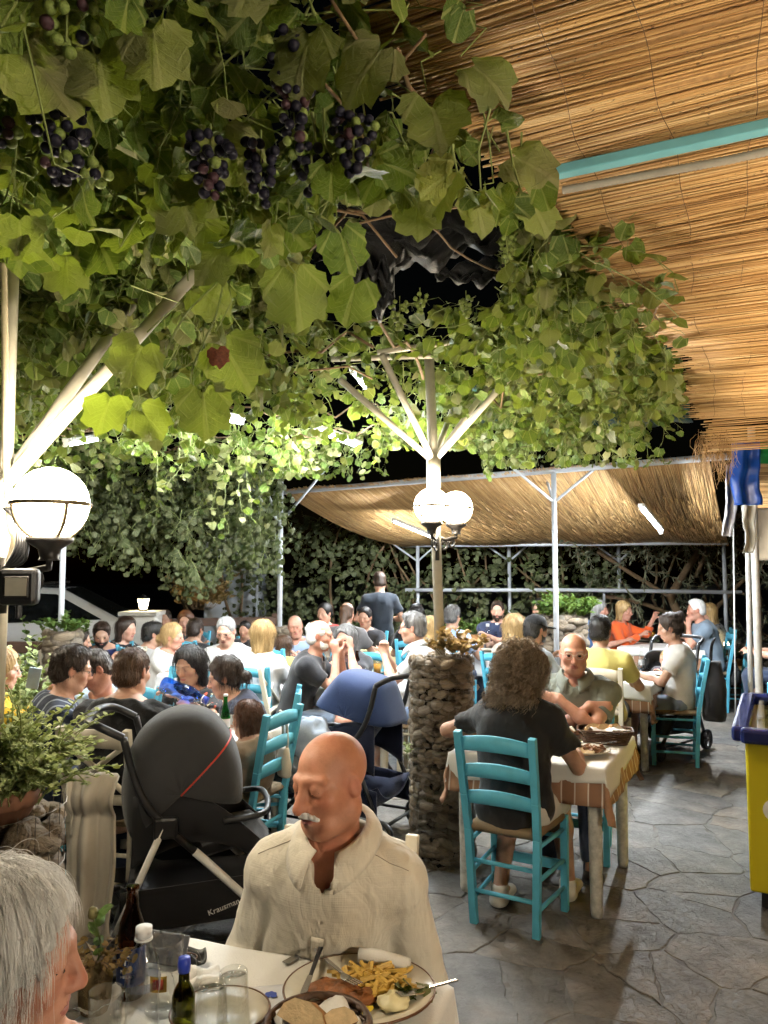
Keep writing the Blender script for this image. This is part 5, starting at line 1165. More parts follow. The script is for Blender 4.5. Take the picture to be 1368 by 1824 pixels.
def person(label, hx, hy, Y, rz, lean=.10, side=0.0, yaw=0.0, pitch=.15, roll=0.0, s=1.0, w=1.0, d=1.0, belly=0.0, fem=False, skin='fair', hair='short', hc='dark', shirt=None, sleeve='short', pants=None, plen=1.0, shoes=None,
        hands=('table', 'table'), poles=None, hdir=(None, None), hnrm=(None, None), curl=(.5, .5), chair_col='blue', chair_label=None, stand=False, vneck=.0, collar=None, beard=None, glasses=False, brows=True, legs=None, strand=0, loose=.012, wrk=.006, group='diners seated at the tables', eye_shut=0.0, hairfn=None, twist=0.0, extras=None, jaw=1.0, seat_dy=0.0, age=0, slope=0.0, armk=.04, name='person'):
    rz = math.radians(rz); H = P(hx, hy, Y); Rw = Matrix.Rotation(rz, 3, 'Z'); off = Rw @ Vector((side, lean, 0)); base = Vector((H.x-off.x, H.y-off.y, .012))
    T = thing(name, label, 'person', base, rz, group); H.z -= .012
    near = Y < 2.6; midd = Y < 5.6; vh, vhand, vc = (.0042, .0055, .011) if near else (.0065, .0075, .014) if midd else (.0085, .011, .018) if Y < 8 else (.011, .014, .022)
    Hc = Vector((side, lean, H.z)); pz = (.92 if stand else .545); seatz = .455
    Rh = (Matrix.Rotation(math.radians(yaw), 3, 'Z') @ Matrix.Rotation(-pitch, 3, 'X') @ Matrix.Rotation(roll, 3, 'Y')); hv = lambda x, y, z: Hc+Rh @ (Vector((x, y, z))*s)
    nb = Hc+Vector((0, -.035-.05*math.sin(pitch), -.170))*s; p0 = Vector((0, 0, pz)); hgt = nb-p0
    c1 = p0.lerp(nb, .38)+Vector((0, -.030, 0)); c2 = p0.lerp(nb, .74)+Vector((0, -.022, 0)); yh = Vector((0, 1, 0)); sd = (nb-c1).normalized(); fwd = yh-sd*yh.dot(sd); fwd.normalize(); tx = Matrix.Rotation(math.radians(twist), 3, 'Z') @ Vector((1, 0, 0))
    shw = (.150 if fem else .168)*w*s; SH = [nb+tx*(q*shw)-sd*(.070+slope)*s-fwd*.005 for q in (1, -1)]
    l1, l2 = .285*s, .255*s
    # hands: right first (+x), then left
    pres = {'table': (.15, .36, .79), 'lap': (.10, .24, .66), 'down': (.24, .02, .70 if stand else .52), 'rest': (.20, .30, .77), 'mid': (.05, .38, .80)}
    EL, WR = [], []
    for i, q in enumerate((1, -1)):
        h = hands[i]; tgt = Vector((pres[h][0]*q, pres[h][1]+lean*.3, pres[h][2])) if isinstance(h, str) else Vector(h)
        pole = Vector(poles[i]) if poles and poles[i] is not None else Vector((q*.75, -.25, -.8)); e, wv_ = ik(SH[i], tgt, l1, l2, pole); EL.append(e); WR.append(wv_)
    hipw = .088*s; HP = [Vector((q*hipw, .02, pz-.02)) for q in (1, -1)]
    if stand: KN = [Vector((q*.10, .02, .50)) for q in (1, -1)]; AN = [Vector((q*.11, -.02, .085)) for q in (1, -1)]
    else: KN = [Vector((q*.115, .42*s, .515)) for q in (1, -1)]; AN = [Vector((q*.12, .40*s, .085 if s > .8 else .22)) for q in (1, -1)]
    if legs: KN = [Vector(a) for a in legs[0]]; AN = [Vector(a) for a in legs[1]]
    def torso(S, o_, hips=True):
        ww = w*s; S.cone(p0, c1, .152*ww+o_, .140*ww+o_, .06, fwd, .74*d); S.cone(c1, c2, .140*ww+o_, .155*ww+o_, .06, fwd, .74*d); S.ell(c2, (.160*ww+o_, .112*d*s+o_, .15*s+o_), None, .06)
        S.cone(SH[0]-tx*.01, SH[1]+tx*.01, .056*s+o_, .056*s+o_, .05)
        for q in (0, 1): S.cone(nb-sd*.005, SH[q]+sd*.008, .050*s+o_, .050*s+o_, .04)
        if belly: S.ell(c1+fwd*.06-sd*.03, (.135*w+o_, .105*belly+o_, .13+o_), None, .06)
        if fem:
            for q in (1, -1): S.ell(c2+fwd*.078*d+tx*q*.066-sd*.035, (.060*s+o_, .050*s+o_, .058*s+o_), None, .04)
        if hips: S.ell(p0, (.168*ww+o_, .125*s+o_, .105+o_), None, .05)
    # ---- body (one continuous skin surface)
    B = SDF(); torso(B, -.010)
    for i in (0, 1):
        B.cone(SH[i], EL[i], .047*s*w**.5, .037*s, .03); B.cone(EL[i], EL[i].lerp(WR[i], .35), .037*s, .039*s, .02); B.cone(EL[i].lerp(WR[i], .35), WR[i], .039*s, .0255*s, .02)
        B.cone(HP[i], KN[i], .080*s, .056*s, .04); B.cone(KN[i], KN[i].lerp(AN[i], .35)+Vector((0, -.012, 0)), .052*s, .053*s, .03); B.cone(KN[i].lerp(AN[i], .35)+Vector((0, -.012, 0)), AN[i], .053*s, .034*s, .03); B.cone(AN[i], AN[i]+Vector((0, .10*s, -.045)), .034*s, .025*s, .02)
        fd = (WR[i]-EL[i]).normalized(); hd = Vector(hdir[i]) if hdir[i] is not None else fd; q = (1, -1)[i]; nn = Vector(hnrm[i]) if hnrm[i] is not None else Vector((-q*.45, 0, -1)); across = hd.cross(nn)*(1 if q > 0 else -1)
        hand(B, WR[i]+fd*.012, hd, nn, across, curl[i], s)
    B.cone(nb-sd*.02, hv(0, -.022, -.055), .056*s*(1 if not fem else .88), .050*s*(1 if not fem else .88), .03)
    for sx in (1, -1): B.cone(nb+Vector((sx*.02, .03, -.01))*s, hv(sx*.05, -.02, -.05), .014*s, .016*s, .02)
    B.ell(hv(0, -.012, .034), Vector((.0755, .0945, .084))*s, Rh, .02); B.ell(hv(0, .022, -.038), Vector((.0615*jaw, .068, .078))*s, Rh, .035); B.ell(hv(0, .062, -.098), Vector((.026*jaw, .022, .020))*s, Rh, .03)
    for sx in (1, -1):
        B.cone(hv(sx*.046*jaw, -.005, -.07), hv(sx*.022, .058, -.098), .019*s, .018*s, .03); B.ell(hv(sx*.043, .055, -.024), Vector((.025, .024, .022))*s, Rh, .025)
        B.ell(hv(sx*.032, .100, .006), Vector((.019, .020, .013))*s, Rh, .016, 's')
        B.cone(hv(sx*.012, .087, .027), hv(sx*.050, .070, .025), (.0078 if not fem else .006)*s, (.0075 if not fem else .006)*s, .018)
        B.ell(hv(sx*.032, .0775, .0075+.004*(1-eye_shut)), Vector((.0165, .0135, .0105+.004*eye_shut))*s, Rh, .006); B.ell(hv(sx*.032, .0775, -.006), Vector((.0155, .0120, .0065))*s, Rh, .006)
        B.ell(hv(sx*.0775, -.008, -.006), Vector((.0095, .0175, .030))*s, (Rh @ Matrix.Rotation(sx*.35, 3, 'Z')), .008); B.ell(hv(sx*.087, -.002, -.004), Vector((.006, .010, .018))*s, Rh, .008, 's')
    B.cone(hv(0, .086, .018), hv(0, .109+.004*age, -.030-.003*age), .0085*s, (.0125+.002*age)*s, .014); 
    for sx in (1, -1): B.ell(hv(sx*.012, .098, -.034), Vector((.009, .012, .008))*s, Rh, .008); B.ell(hv(sx*.007, .108, -.043), Vector((.0035, .005, .004))*s, Rh, .004, 's')
    B.ell(hv(0, .082, -.062), Vector((.028, .014, .018))*s, Rh, .015); B.ell(hv(0, .094, -.0575), Vector((.021, .006, .0045))*s, Rh, .006); B.ell(hv(0, .0925, -.0695), Vector((.019, .0065, .0055))*s, Rh, .006); B.ell(hv(0, .102, -.0632), Vector((.024, .010, .0016))*s, Rh, .004, 's')
    if age:
        for sx in (1, -1):
            B.cone(hv(sx*.019, .098, -.036), hv(sx*.036, .080, -.070), .0028, .0022, .009, mode='s'); B.cone(hv(sx*.018, .092, -.010), hv(sx*.042, .083, -.013), .0020, .0015, .007, mode='s'); B.ell(hv(sx*.040, .052, -.085), Vector((.017, .022, .018)), Rh, .02)
        for zz in (.050, .062): B.cone(hv(-.032, .086, zz), hv(.032, .086, zz+.001), .0014, .0014, .006, mode='s')
    fine = [(Hc, .135*s, vh)]
    if midd: fine += [(WR[i]+(WR[i]-EL[i]).normalized()*.08, .095, vhand) for i in (0, 1) if hands[i] not in ('lap', 'down')]
    me = B.mesh('body', [SKIN[skin], LIP], vc, fine); bo = inst('body', me, T)
    # lips
    n = len(me.polygons); cen = np.empty(n*3, np.float32); me.polygons.foreach_get('center', cen); cen = (cen.reshape(-1, 3)-np.array(Hc, np.float32)) @ np.array(Rh, np.float32)/s
    n3 = len(me.vertices); vc_ = np.empty(n3*3, np.float32); me.vertices.foreach_get('co', vc_); h3 = (vc_.reshape(-1, 3)-np.array(Hc, np.float32)) @ np.array(Rh, np.float32)/s
    def gs(x, y, z, q): return np.exp(-((h3[:, 0]-x)**2+(h3[:, 1]-y)**2+(h3[:, 2]-z)**2)/(q*q))
    bl = np.clip(gs(0, .108, -.03, .018)+.8*gs(.042, .07, -.028, .024)+.8*gs(-.042, .07, -.028, .024)+.9*gs(.08, -.008, -.006, .03)+.9*gs(-.08, -.008, -.006, .03)+.6*gs(0, .03, -.15, .05), 0, 1)
    stb = np.clip(gs(0, .07, -.095, .035)+gs(.045, .03, -.075, .03)+gs(-.045, .03, -.075, .03)+gs(.0, .10, -.05, .014), 0, 1)*(0 if fem or s < .9 else .55)
    tn = me.attributes.new('tint', 'FLOAT_VECTOR', 'POINT'); tn.data.foreach_set('vector', np.stack([bl, stb, 0*bl], 1).astype(np.float32).ravel())
    lip = (((cen[:, 0]/.023)**2+((cen[:, 2]+.0635)/.0105)**2 < 1) & (cen[:, 1] > .082)); me.polygons.foreach_set('material_index', lip.astype(np.int32))
    if Y < 8.2:
        for sx in (1, -1):
            e = MB(); e.lathe([(math.sin(a)*.0118*s, math.cos(a)*.0118*s) for a in np.linspace(.001, PI-.001, 10)], 12); e.m = [1 if k < 12*3 else 0 for k in range(len(e.f))]
            if eye_shut > .45 and Y < 5.6: MB().tube(bez([hv(sx*.032+q*.0145, .0895-.30*abs(q)*.0145-.004*(q*sx > 0), .0005-.0035*(1-q*q)) for q in (-1, -.5, 0, .5, 1)], 3), .0011*s, 4).build('eyelashes', HAIR['dark'], T, True)
            inst('eye', e.mesh('eye', EYE, True), T, hv(sx*.032, .0795-.005*eye_shut, .0035), (Rh @ Matrix.Rotation(-PI/2-.1-.25*eye_shut, 3, 'X')).to_euler())
        if brows and hc and Y < 5.6:
            for sx in (1, -1):
                MB().tube(bez([hv(sx*.013, .0985, .024), hv(sx*.032, .0955, .031), hv(sx*.052, .078, .026)], 4), [.0014*s]*4+[.0018*s]*4+[.0008*s], 5).build('eyebrow', HAIR[hc], T, True)
    # ---- clothes
    sh_m = shirt or C('plain_black_cotton', (.018, .018, .02))
    S = SDF(); torso(S, loose, True)
    fr = {'short': .62, 'long': 1.0, 'none': 0, 'half': .85}[sleeve]
    for i in (0, 1):
        if sleeve == 'long': S.cone(SH[i], EL[i], .052*s+loose, .047*s+loose, armk); S.cone(EL[i], EL[i].lerp(WR[i], .93), .047*s+loose, .036*s+loose*.7, min(.03, armk), flat=True)
        elif fr: S.cone(SH[i], SH[i].lerp(EL[i], fr), .056*s*w**.4+loose, .050*s*w**.3+loose*1.4, .04, flat=True)
    up = (Hc-nb).normalized()
    S.cone(nb-sd*.03+fwd*.004, nb+up*.10, .058*s, .070*s, .008, mode='s')
    S.cut(nb+sd*.028*s+fwd*.0, sd*1.0+fwd*.0, .006)
    S.ell(nb+fwd*.050*s+sd*.012, (.050*s, .045*s, .030*s), None, .01, 's')
    if vneck: S.cone(nb+fwd*.07+sd*.02, nb+fwd*.115-sd*vneck, .038, .008, .006, mode='s')
    hemz = .42 if not stand else .80
    S.cut((0, 0, pz-.075 if not stand else .80), (0, 0, -1), .006)
    sho = inst('shirt', S.mesh('shirt', sh_m, vc*.92 if not near else .0085, [(nb, .11*s, vc*.6)], wr_disp(wrk*(1.7 if not near else 1.2), int(hx)+3, 1.0 if not near else .9)), T)
    if collar:
        nc = nb+sd*.012
        def cf2(u, v):
            a = .32+(2*PI-.64)*u; front = (.5+.5*math.cos(a))**4; rr = (.074+(.040+.022*front)*v)*s
            return nc+(tx*math.sin(a)+fwd*math.cos(a)*1.12)*rr+sd*(.052-.026*front-(.040+.030*front)*v+.016*math.sin(v*PI))*s
        MB().sheet(cf2, 36, 6).build('collar', sh_m, T, True, solid=.004)
    pm = pants or C('dark_blue_denim', (.035, .05, .09)); S = SDF(); o_ = .014
    S.ell(p0+Vector((0, 0, -.01)), (.168*w*s, .125*s, .105), None, .05)
    for i in (0, 1):
        t1 = min(1, plen*2)
        S.cone(HP[i], HP[i].lerp(KN[i], t1), .082*s+o_, (.082+(.058-.082)*t1)*s+o_+(.012 if plen < .6 else 0), .05, flat=plen <= .5)
        if plen > .5: e = KN[i].lerp(AN[i], (plen-.5)*2); S.cone(KN[i], e, .058*s+o_, .042*s+o_, .04, flat=True)
    S.cut((0, 0, pz+.05), (0, 0, 1), .01)
    inst('trousers', S.mesh('trousers', pm, vc, (), wr_disp(.005, int(hx)+9)), T)
    so = shoes or C('dark_shoe', (.03, .03, .032))
    for i in (0, 1):
        S = SDF(); a = AN[i]; fz = a.z-.05; S.cone((a.x, a.y-.035*s, fz+.005), (a.x, a.y+.14*s, fz-.002), .042*s, .036*s, .02, (0, 0, 1), .8); S.cone((a.x, a.y, a.z+.005), (a.x, a.y-.005, fz), .046*s, .044*s, .02); S.cut((0, 0, fz-.034), (0, 0, -1), .004); S.cut((0, 0, a.z+.025), (0, 0, 1), .006); inst('shoe', S.mesh('shoe', so, max(.011, vc*.8)), T)
    # ---- hair
    hm = None
    if hair and hair != 'bald':
        hmt = HAIR[hc]; S = SDF(); long_ = hair in ('long', 'longwavy', 'bob', 'curly')
        th = {'short': .008, 'crew': .005, 'fringe': .007}.get(hair, .014)
        S.ell(hv(0, -.016, .038), Vector((.0765+th, .0965+th, .0855+th))*s, Rh, .02)
        if hair == 'short': S.ell(hv(0, .012, .098), Vector((.055, .065, .030))*s, Rh, .03)
        if hair in ('long', 'longwavy'):
            L = .36 if hair == 'long' else .30
            bt = Hc+Rh @ Vector((0, -.05, 0))*s
            S.cone(hv(0, -.055, .02), nb+Vector((0, -.085, -(L-.17)*.9))*s-fwd*.02, .078*s, .045*s, .05, fwd, .62)
            for sx in (1, -1): S.cone(hv(sx*.058, -.03, .03), nb+(tx*sx*.085-fwd*.0-sd*(L-.24))*s, .036*s, .032*s, .04)
        if hair == 'bob':
            for sx in (1, -1): S.cone(hv(sx*.060, -.025, .03), hv(sx*.068, -.015, -.115), .034*s, .026*s, .04)
            S.cone(hv(0, -.06, .02), hv(0, -.075, -.125), .075*s, .05*s, .05, Rh @ yh, .6)
        if hair == 'curly':
            S.ell(hv(0, -.02, .03), Vector((.092, .105, .096))*s, Rh, .04); S.cone(hv(0, -.035, -.02), hv(0, -.055, -.115), .092*s, .110*s, .05, fwd, .70)
        if hair in ('bun', 'lowbun'):
            bc = hv(0, -.115, .085) if hair == 'bun' else hv(0, -.125, -.035); S.ell(bc, Vector((.042, .036, .038))*s, None, .015)
            S.ell(hv(0, -.03, -.02), Vector((.078, .082, .075))*s, Rh, .03)
        if hair == 'pony': S.cone(hv(0, -.105, .03), hv(.0, -.15, -.20), .035*s, .018*s, .02)
        if hair in ('short', 'crew', 'fringe'): S.ell(hv(0, -.045, -.035), Vector((.073+th*.6, .062+th*.6, .055))*s, Rh, .03)
        # face opening
        fo = .082 if not long_ else .074
        S.ell(hv(0, .105, -.018), Vector((fo, .080, .112 if hair in ('short', 'crew', 'bun', 'lowbun', 'pony') else .105 if hair != 'bob' else .096))*s, Rh, .012, 's')
        if hair in ('short', 'crew', 'fringe', 'bun', 'lowbun', 'pony'):
            for sx in (1, -1): S.ell(hv(sx*.088, .002, -.022), Vector((.022, .030, .036))*s, Rh, .010, 's')
            S.cut(hv(0, -.05, -.082), Rh @ Vector((0, .35, -1)), .015)
        if hair == 'fringe': S.ell(hv(0, .02, .12), Vector((.095, .115, .098))*s, Rh, .012, 's')
        if hairfn: hairfn(S, hv, Rh, s)
        r2 = np.random.default_rng(int(hx)); ph = r2.uniform(0, 6)
        def hd_(X, Y_, Z): a = np.arctan2(X-Hc.x, Y_-Hc.y+.02*s); return ((.010*np.sin(a*9+Z*55+ph)*np.sin(Z*70+a*5) if hair == 'curly' else 0)+.0022*np.sin(a*31+ph+3*np.sin(Z*25))+.0016*np.sin(a*57+Z*30)).astype(np.float32)+0*Z
        hmsh = S.mesh('hair', hmt, min(vc, .011) if midd else vc*.75, [(Hc, .15*s, vh*1.15)], hd_)
        if hmsh:
            hm = inst('hair', hmsh, T)
            if not strand and Y < 9.3 and hair not in ('fringe',): strand = 800
            if strand:
                nv = len(hmsh.vertices); co = np.empty(nv*3, np.float32); hmsh.vertices.foreach_get('co', co); co = co.reshape(-1, 3); no = np.empty(nv*3, np.float32); hmsh.vertices.foreach_get('normal', no); no = no.reshape(-1, 3)
                hl = (co-np.array(Hc, np.float32)) @ np.array(Rh, np.float32)/s; ok = np.nonzero(hl[:, 1] < (.06 if near else .022 if hair not in ('short', 'crew', 'fringe') else .055))[0]; pk = ok[r2.integers(0, len(ok), strand)]; p_ = co[pk]+r2.normal(0, .002, (strand, 3)); n_ = no[pk]; ctr = np.array(hv(0, -.05, .10)); rad_ = p_-ctr; dn = np.array([0, 0, -1.0])
                fl = dn*.9+rad_/np.linalg.norm(rad_, axis=1, keepdims=True)*.9; fl -= n_*np.sum(fl*n_, 1, keepdims=True); fl /= np.linalg.norm(fl, axis=1, keepdims=True)+1e-6
                Ls = {'short': .028, 'crew': .014, 'fringe': .025, 'curly': .12, 'bob': .075, 'long': .13, 'longwavy': .12}.get(hair, .06)*s; K = 9 if hair == 'curly' else 6; L = Ls*r2.uniform(.5, 1.2, (strand, 1)); pts = []
                sdv = np.cross(fl, n_); ph2 = r2.uniform(0, 6, (strand, 1)); fr2 = r2.uniform(6, 9, (strand, 1))
                cur = p_+n_*.0015; lft = .10 if hair in ('curly', 'crew', 'short') else .02
                for k in range(K):
                    t = k/(K-1); q = cur.copy()
                    if hair == 'curly': q = q+(sdv*np.sin(fr2*t*1.6+ph2)+n_*np.cos(fr2*t*1.6+ph2))*.013*min(1, t*3)
                    pts.append(q); hang = min(1, t*1.3) if hair not in ('curly', 'crew', 'short', 'fringe') else (.25*t if hair != 'curly' else .75*min(1, t*1.4))
                    dv = fl*(1-hang)+dn*hang+n_*lft+r2.normal(0, .05 if near else .10, (strand, 3)); dv /= np.linalg.norm(dv, axis=1, keepdims=True); cur = cur+dv*L/(K-1)
                strands_obj('hair_strands', np.stack(pts, 1), (.00035 if near else .0014)*(1.5 if hair == 'curly' else 1), hmt, hm)
    if beard:
        S = SDF(); bm = HAIR[beard[0]]
        if beard[1] == 'moustache':
            for sx in (1, -1): S.cone(hv(0, .100, -.049), hv(sx*.032, .085, -.063), .0085*s, .0060*s, .007)
        else:
            L = beard[2] if len(beard) > 2 else .0
            S.ell(hv(0, .030, -.066), Vector((.064*jaw, .066, .060))*s, Rh, .02); S.cone(hv(0, .066, -.100), hv(0, .075, -.110-L), .030*s, .020*s, .03)
            for sx in (1, -1): S.cone(hv(sx*.058, .004, -.022), hv(sx*.045, .03, -.075), .010*s, .016*s, .02); S.cone(hv(0, .100, -.050), hv(sx*.024, .088, -.058), .0065*s, .006*s, .008)
            S.ell(hv(0, .085, .006), Vector((.075, .075, .052))*s, Rh, .010, 's'); S.ell(hv(0, .105, -.065), Vector((.021, .02, .007))*s, Rh, .005, 's')
        mm = S.mesh('beard', bm, min(vh, .006), (), lambda X, Y_, Z: (.0018*np.sin(X*420)*np.sin(Y_*390+Z*60)+0*Z).astype(np.float32)); inst('beard', mm, T)
    if glasses:
        g_ = MB(); gm = M['iron']
        for sx in (1, -1):
            g_.tube([hv(sx*.033+.024*math.cos(a), .107-.10*abs(math.cos(a)*.024+.033-.03)*(0), .004+.018*math.sin(a)) for a in np.linspace(0, 2*PI, 17)], .0016*s, 5); g_.tube([hv(sx*.056, .104, .010), hv(sx*.078, .06, .010), hv(sx*.081, -.02, .006)], .0016*s, 5)
        g_.tube([hv(-.010, .109, .008), hv(.010, .109, .008)], .0016*s, 5); g_.build('glasses', M['clear_frame'] if glasses == 'clear' else gm, T, True)
    if extras: extras(T, hv, Rh, dict(shirt=sho, Hc=Hc, nb=nb, SH=SH, EL=EL, WR=WR, c1=c1, c2=c2, fwd=fwd, sd=sd, tx=tx, p0=p0))
    if chair_col and not stand:
        q = Rw @ Vector((0, .04+seat_dy, 0)); cl = chair_label or ('teal' if chair_col == 'blue' else 'cream')+' chair of the '+label.split(',')[0]
        chair(chair_col, base.x+q.x, base.y+q.y, rz, ' '.join(cl.split()[:16]))
    return T
# ================================================================== the diners
def shirt_stripe(name, c0, c1, sc):
    m = N(name); wv = m.n('TexWave', wave_type='BANDS', bands_direction='X', ins={'Scale': sc, 'Distortion': .8, 'Detail': 1.0}); m.base(m.ramp(wv.outputs[0], [(.86, c0), (.94, c1)])); m.p(Roughness=.85); m.bump(m.noise(300, 2), .2, .003); return m.m
def shirt_floral(name, c0, cs, sc=14, thr=.56):
    m = N(name); c = c0
    for k, q in enumerate(cs):
        n_ = m.noise(sc*(1+.3*k), 3, .5, m.n('Mapping', ins={'Vector': m.n('TexCoord').outputs['Object'], 'Location': (k*3.1, k*1.7, k*2.3)}).outputs[0]); c = m.mix(m.ramp(n_, [(thr, 0), (thr+.02, 1)]), c, q)
    m.base(c); m.p(Roughness=.8); return m.m
def linen_mat():
    m = N('natural_linen'); a = m.noise(420, 2, .5, stretch=(1, 1, .03)); b = m.noise(420, 2, .5, stretch=(.03, .03, 1)); s_ = m.n('Math', operation='ADD', ins={0: a, 1: b}).outputs[0]
    c = m.ramp(s_, [(.35, (.52, .465, .37)), (.65, (.76, .70, .585))]); m.base(m.mix(m.ramp(m.noise(5, 4, .6), [(.35, 0), (.7, .35)]), c, (.50, .43, .32))); m.p(Roughness=.9); m.set(m.b, 'Specular IOR Level', .2); m.set(m.b, 'Sheen Weight', .25)
    cr = m.n('Math', operation='ABSOLUTE', ins={0: m.n('Math', operation='SUBTRACT', ins={0: m.noise(10, 3, .55, dist=.6, stretch=(1, 1, .55)), 1: .5}).outputs[0]}).outputs[0]
    h = m.n('Math', operation='MULTIPLY_ADD', ins={0: cr, 1: 3.2, 2: m.n('Math', operation='MULTIPLY', ins={0: s_, 1: .12}).outputs[0]}).outputs[0]; m.bump(h, .55, .012); return m.m
linen = linen_mat()
def surf(o, p_, d_):
    h, loc, nrm, _ = o.ray_cast(p_, d_.normalized(), distance=1.0); return (loc, nrm) if h else (p_, -d_)
def buttons(T, hv, Rh, J):
    bpy.context.view_layer.update(); sho = J['shirt']; f_ = J['fwd']; rows = []; q = .115
    q = .16
    while q < .50:
        c = J['nb']-J['sd']*q; rows.append([surf(sho, c+f_*.5+J['tx']*(x-.004), -f_)[0]+f_*.0028 for x in (-.017, -.008, .008, .017)]); q += .012
    md = sorted((rw[1]-J['nb']).dot(f_) for rw in rows)[len(rows)//2]; rows = [rw for rw in rows if min((p_-J['nb']).dot(f_) for p_ in rw) > md-.05]
    mb = MB(); mb.add([p_ for rw in rows for p_ in rw], [(i*4+k, i*4+k+1, (i+1)*4+k+1, (i+1)*4+k) for i in range(len(rows)-1) for k in range(3)]); mb.build('placket', linen, T, True, solid=.003)
    for x in (-.0175, .0175): MB().tube([rw[0 if x < 0 else 3]+f_*.001 for rw in rows], .0008, 4).build('stitching', C('linen_thread', (.36, .30, .22)), T, True)
    for q in (.19, .27, .35, .43):
        p_, n_ = surf(sho, J['nb']-J['sd']*q+f_*.5-J['tx']*.004, -f_); MB().lathe([(0, -.0016), (.0058, -.0016), (.0062, .0006), (.0045, .0018), (0, .0012)], 14).build('button', M['white_paint'], T, True, p_+f_*.006, n_.to_track_quat('Z', 'Y').to_euler())
    for sx in (1, -1):
        pts = []
        for k in range(9): t_ = k/8; p0_ = J['nb'].lerp(J['SH'][0 if sx > 0 else 1]+J['tx']*sx*.03, .35+.65*t_); pts.append(surf(sho, p0_+J['sd']*.3+f_*.035, -J['sd'])[0]+J['sd']*.001)
        MB().tube(pts, .0010, 4).build('shoulder_seam', C('linen_thread', (.36, .30, .22)), T, True)
B_ = dict
# foreground
person('bald man with white moustache in a beige linen shirt at the front table', 590, 1392, 1.97, 166, lean=.13, side=-.055, yaw=-30, pitch=.11, roll=.10, w=1.0, d=1.0, belly=.3, age=1, slope=.028, armk=.014, skin='ruddy', hair='bald', hc='grey', beard=('white', 'moustache'), shirt=linen, sleeve='long', vneck=.165, collar=True, hands=((.19, .22, .60), (-.19, .22, .60)), poles=((.30, -1, -.2), (-.30, -1, -.2)), eye_shut=.9, brows=False, loose=.016, wrk=.006, chair_col='white', jaw=1.06, pants=C('sand_chino', (.35, .30, .22)), extras=buttons, group='diners at the front table')
person('grey-haired woman seen from the side at the lower left corner', 8, 1706, 1.17, -74, lean=.14, yaw=-4, pitch=.12, w=.95, fem=True, skin='red', hair='bob', hc='white', strand=9000, shirt=C('dark_plum_top', (.05, .02, .03)), hands=((.05, .27, .88), 'lap'), hdir=((-.25, -.05, 1), None), hnrm=((-.3, -1, 0), None), curl=(.7, .5), poles=((.5, .3, -1), None), chair_col='blue', group='diners at the front table', eye_shut=.6, brows=False)
# near right table
person('woman with curly shoulder-length hair and black T-shirt, back to the viewer', 928, 1192, 3.98, -30, lean=.14, pitch=.18, yaw=-8, w=1.05, fem=True, skin='tan', hair='curly', hc='curl', strand=3600, shirt=C('black_cotton', (.012, .012, .013)), hands=((.17, .40, .80), (-.22, .30, .82)), poles=((.6, -.4, -.8), (-1, -.35, -.15)), pants=C('white_shorts', (.62, .60, .55)), plen=.42, shoes=C('white_sneaker', (.60, .57, .50)), chair_label='teal chair of the curly-haired woman, nearest to the viewer', legs=(((.11, .40, .50), (-.13, .36, .49)), ((.16, .36, .085), (-.12, .12, .085))), wrk=.009)
person('bald man with clear glasses and sage shirt, arms folded', 1022, 1164, 4.72, 158, lean=.10, age=1, yaw=10, pitch=.10, w=1.16, d=1.1, belly=.8, skin='red', hair='bald', hc='grey', glasses='clear', shirt=C('sage_cotton', (.17, .19, .165), wr=.5), vneck=.12, collar=True, hands=((-.10, .20, .89), (.07, .24, .93)), poles=((1, -.1, -.6), (-1, -.1, -.6)), hdir=((-1, -.1, -.1), (1, -.15, .0)), curl=(.9, .9), hnrm=((0, -1, 0), (0, -1, 0)), jaw=1.1, wrk=.009)
# right middle table
person('man in a pale yellow T-shirt, back to the viewer', 1070, 1124, 6.42, -24, lean=.06, yaw=-10, pitch=.1, skin='tan', hair='short', hc='black', shirt=C('pale_yellow_cotton', (.60, .53, .17)), chair_col='white', w=1.1, strand=500)
person('woman in white T-shirt with hair in a bun, looking down', 1193, 1118, 6.95, 72, lean=.06, pitch=.28, w=.98, fem=True, skin='tan', hair='bun', hc='dark', shirt=C('white_cotton', (.58, .56, .52)), pants=C('denim_shorts', (.16, .20, .27)), plen=.4, hands=((.10, .34, .74), (-.12, .36, .78)), eye_shut=.6, strand=500)
person('blond baby sitting in the pram beside the woman in white T-shirt', 1186, 1174, 7.35, 130, lean=.02, s=.60, pitch=.2, skin='fair', hair='crew', hc='blond', shirt=C('dark_baby_suit', (.03, .03, .04)), hands=((.06, .16, .72), (-.06, .16, .72)), chair_col=None, legs=(((.06, .2, .56), (-.06, .2, .56)), ((.06, .24, .44), (-.06, .24, .44))))
# behind the near right table
def cap(T, hv, Rh, J):
    S = SDF(); S.ell(hv(0, -.012, .045), (.090, .108, .092), Rh, .02); S.cut(hv(0, 0, .035), Rh @ Vector((0, -.1, -1)), .004); S.ell(hv(0, .125, .036), (.075, .085, .010), Rh, .012); inst('cap', S.mesh('cap', C('black_cap', (.012, .012, .014)), .009), T)
person('dark-bearded man in a black cap', 955, 1122, 6.75, -62, lean=.08, pitch=.15, skin='tan', hair='short', hc='black', beard=('black', 'full', .0), shirt=C('grey_jersey', (.20, .21, .22)), extras=cap, hands=((.12, .34, .80), (-.1, .3, .9)))
person('long-haired blonde with bare shoulders, turned away', 918, 1118, 7.5, -40, lean=.08, fem=True, skin='fair', hair='long', hc='blond', shirt=C('pale_top', (.50, .42, .36)), sleeve='none', strand=700)
person('man in navy T-shirt with short dark hair and folded arms, facing the viewer', 886, 1088, 9.9, 168, lean=.05, pitch=.08, w=1.12, skin='fair', hair='short', hc='dark', beard=('dark', 'full', -.012), shirt=C('navy_cotton', (.018, .026, .06)), hands=((-.1, .3, .85), (.1, .33, .88)))
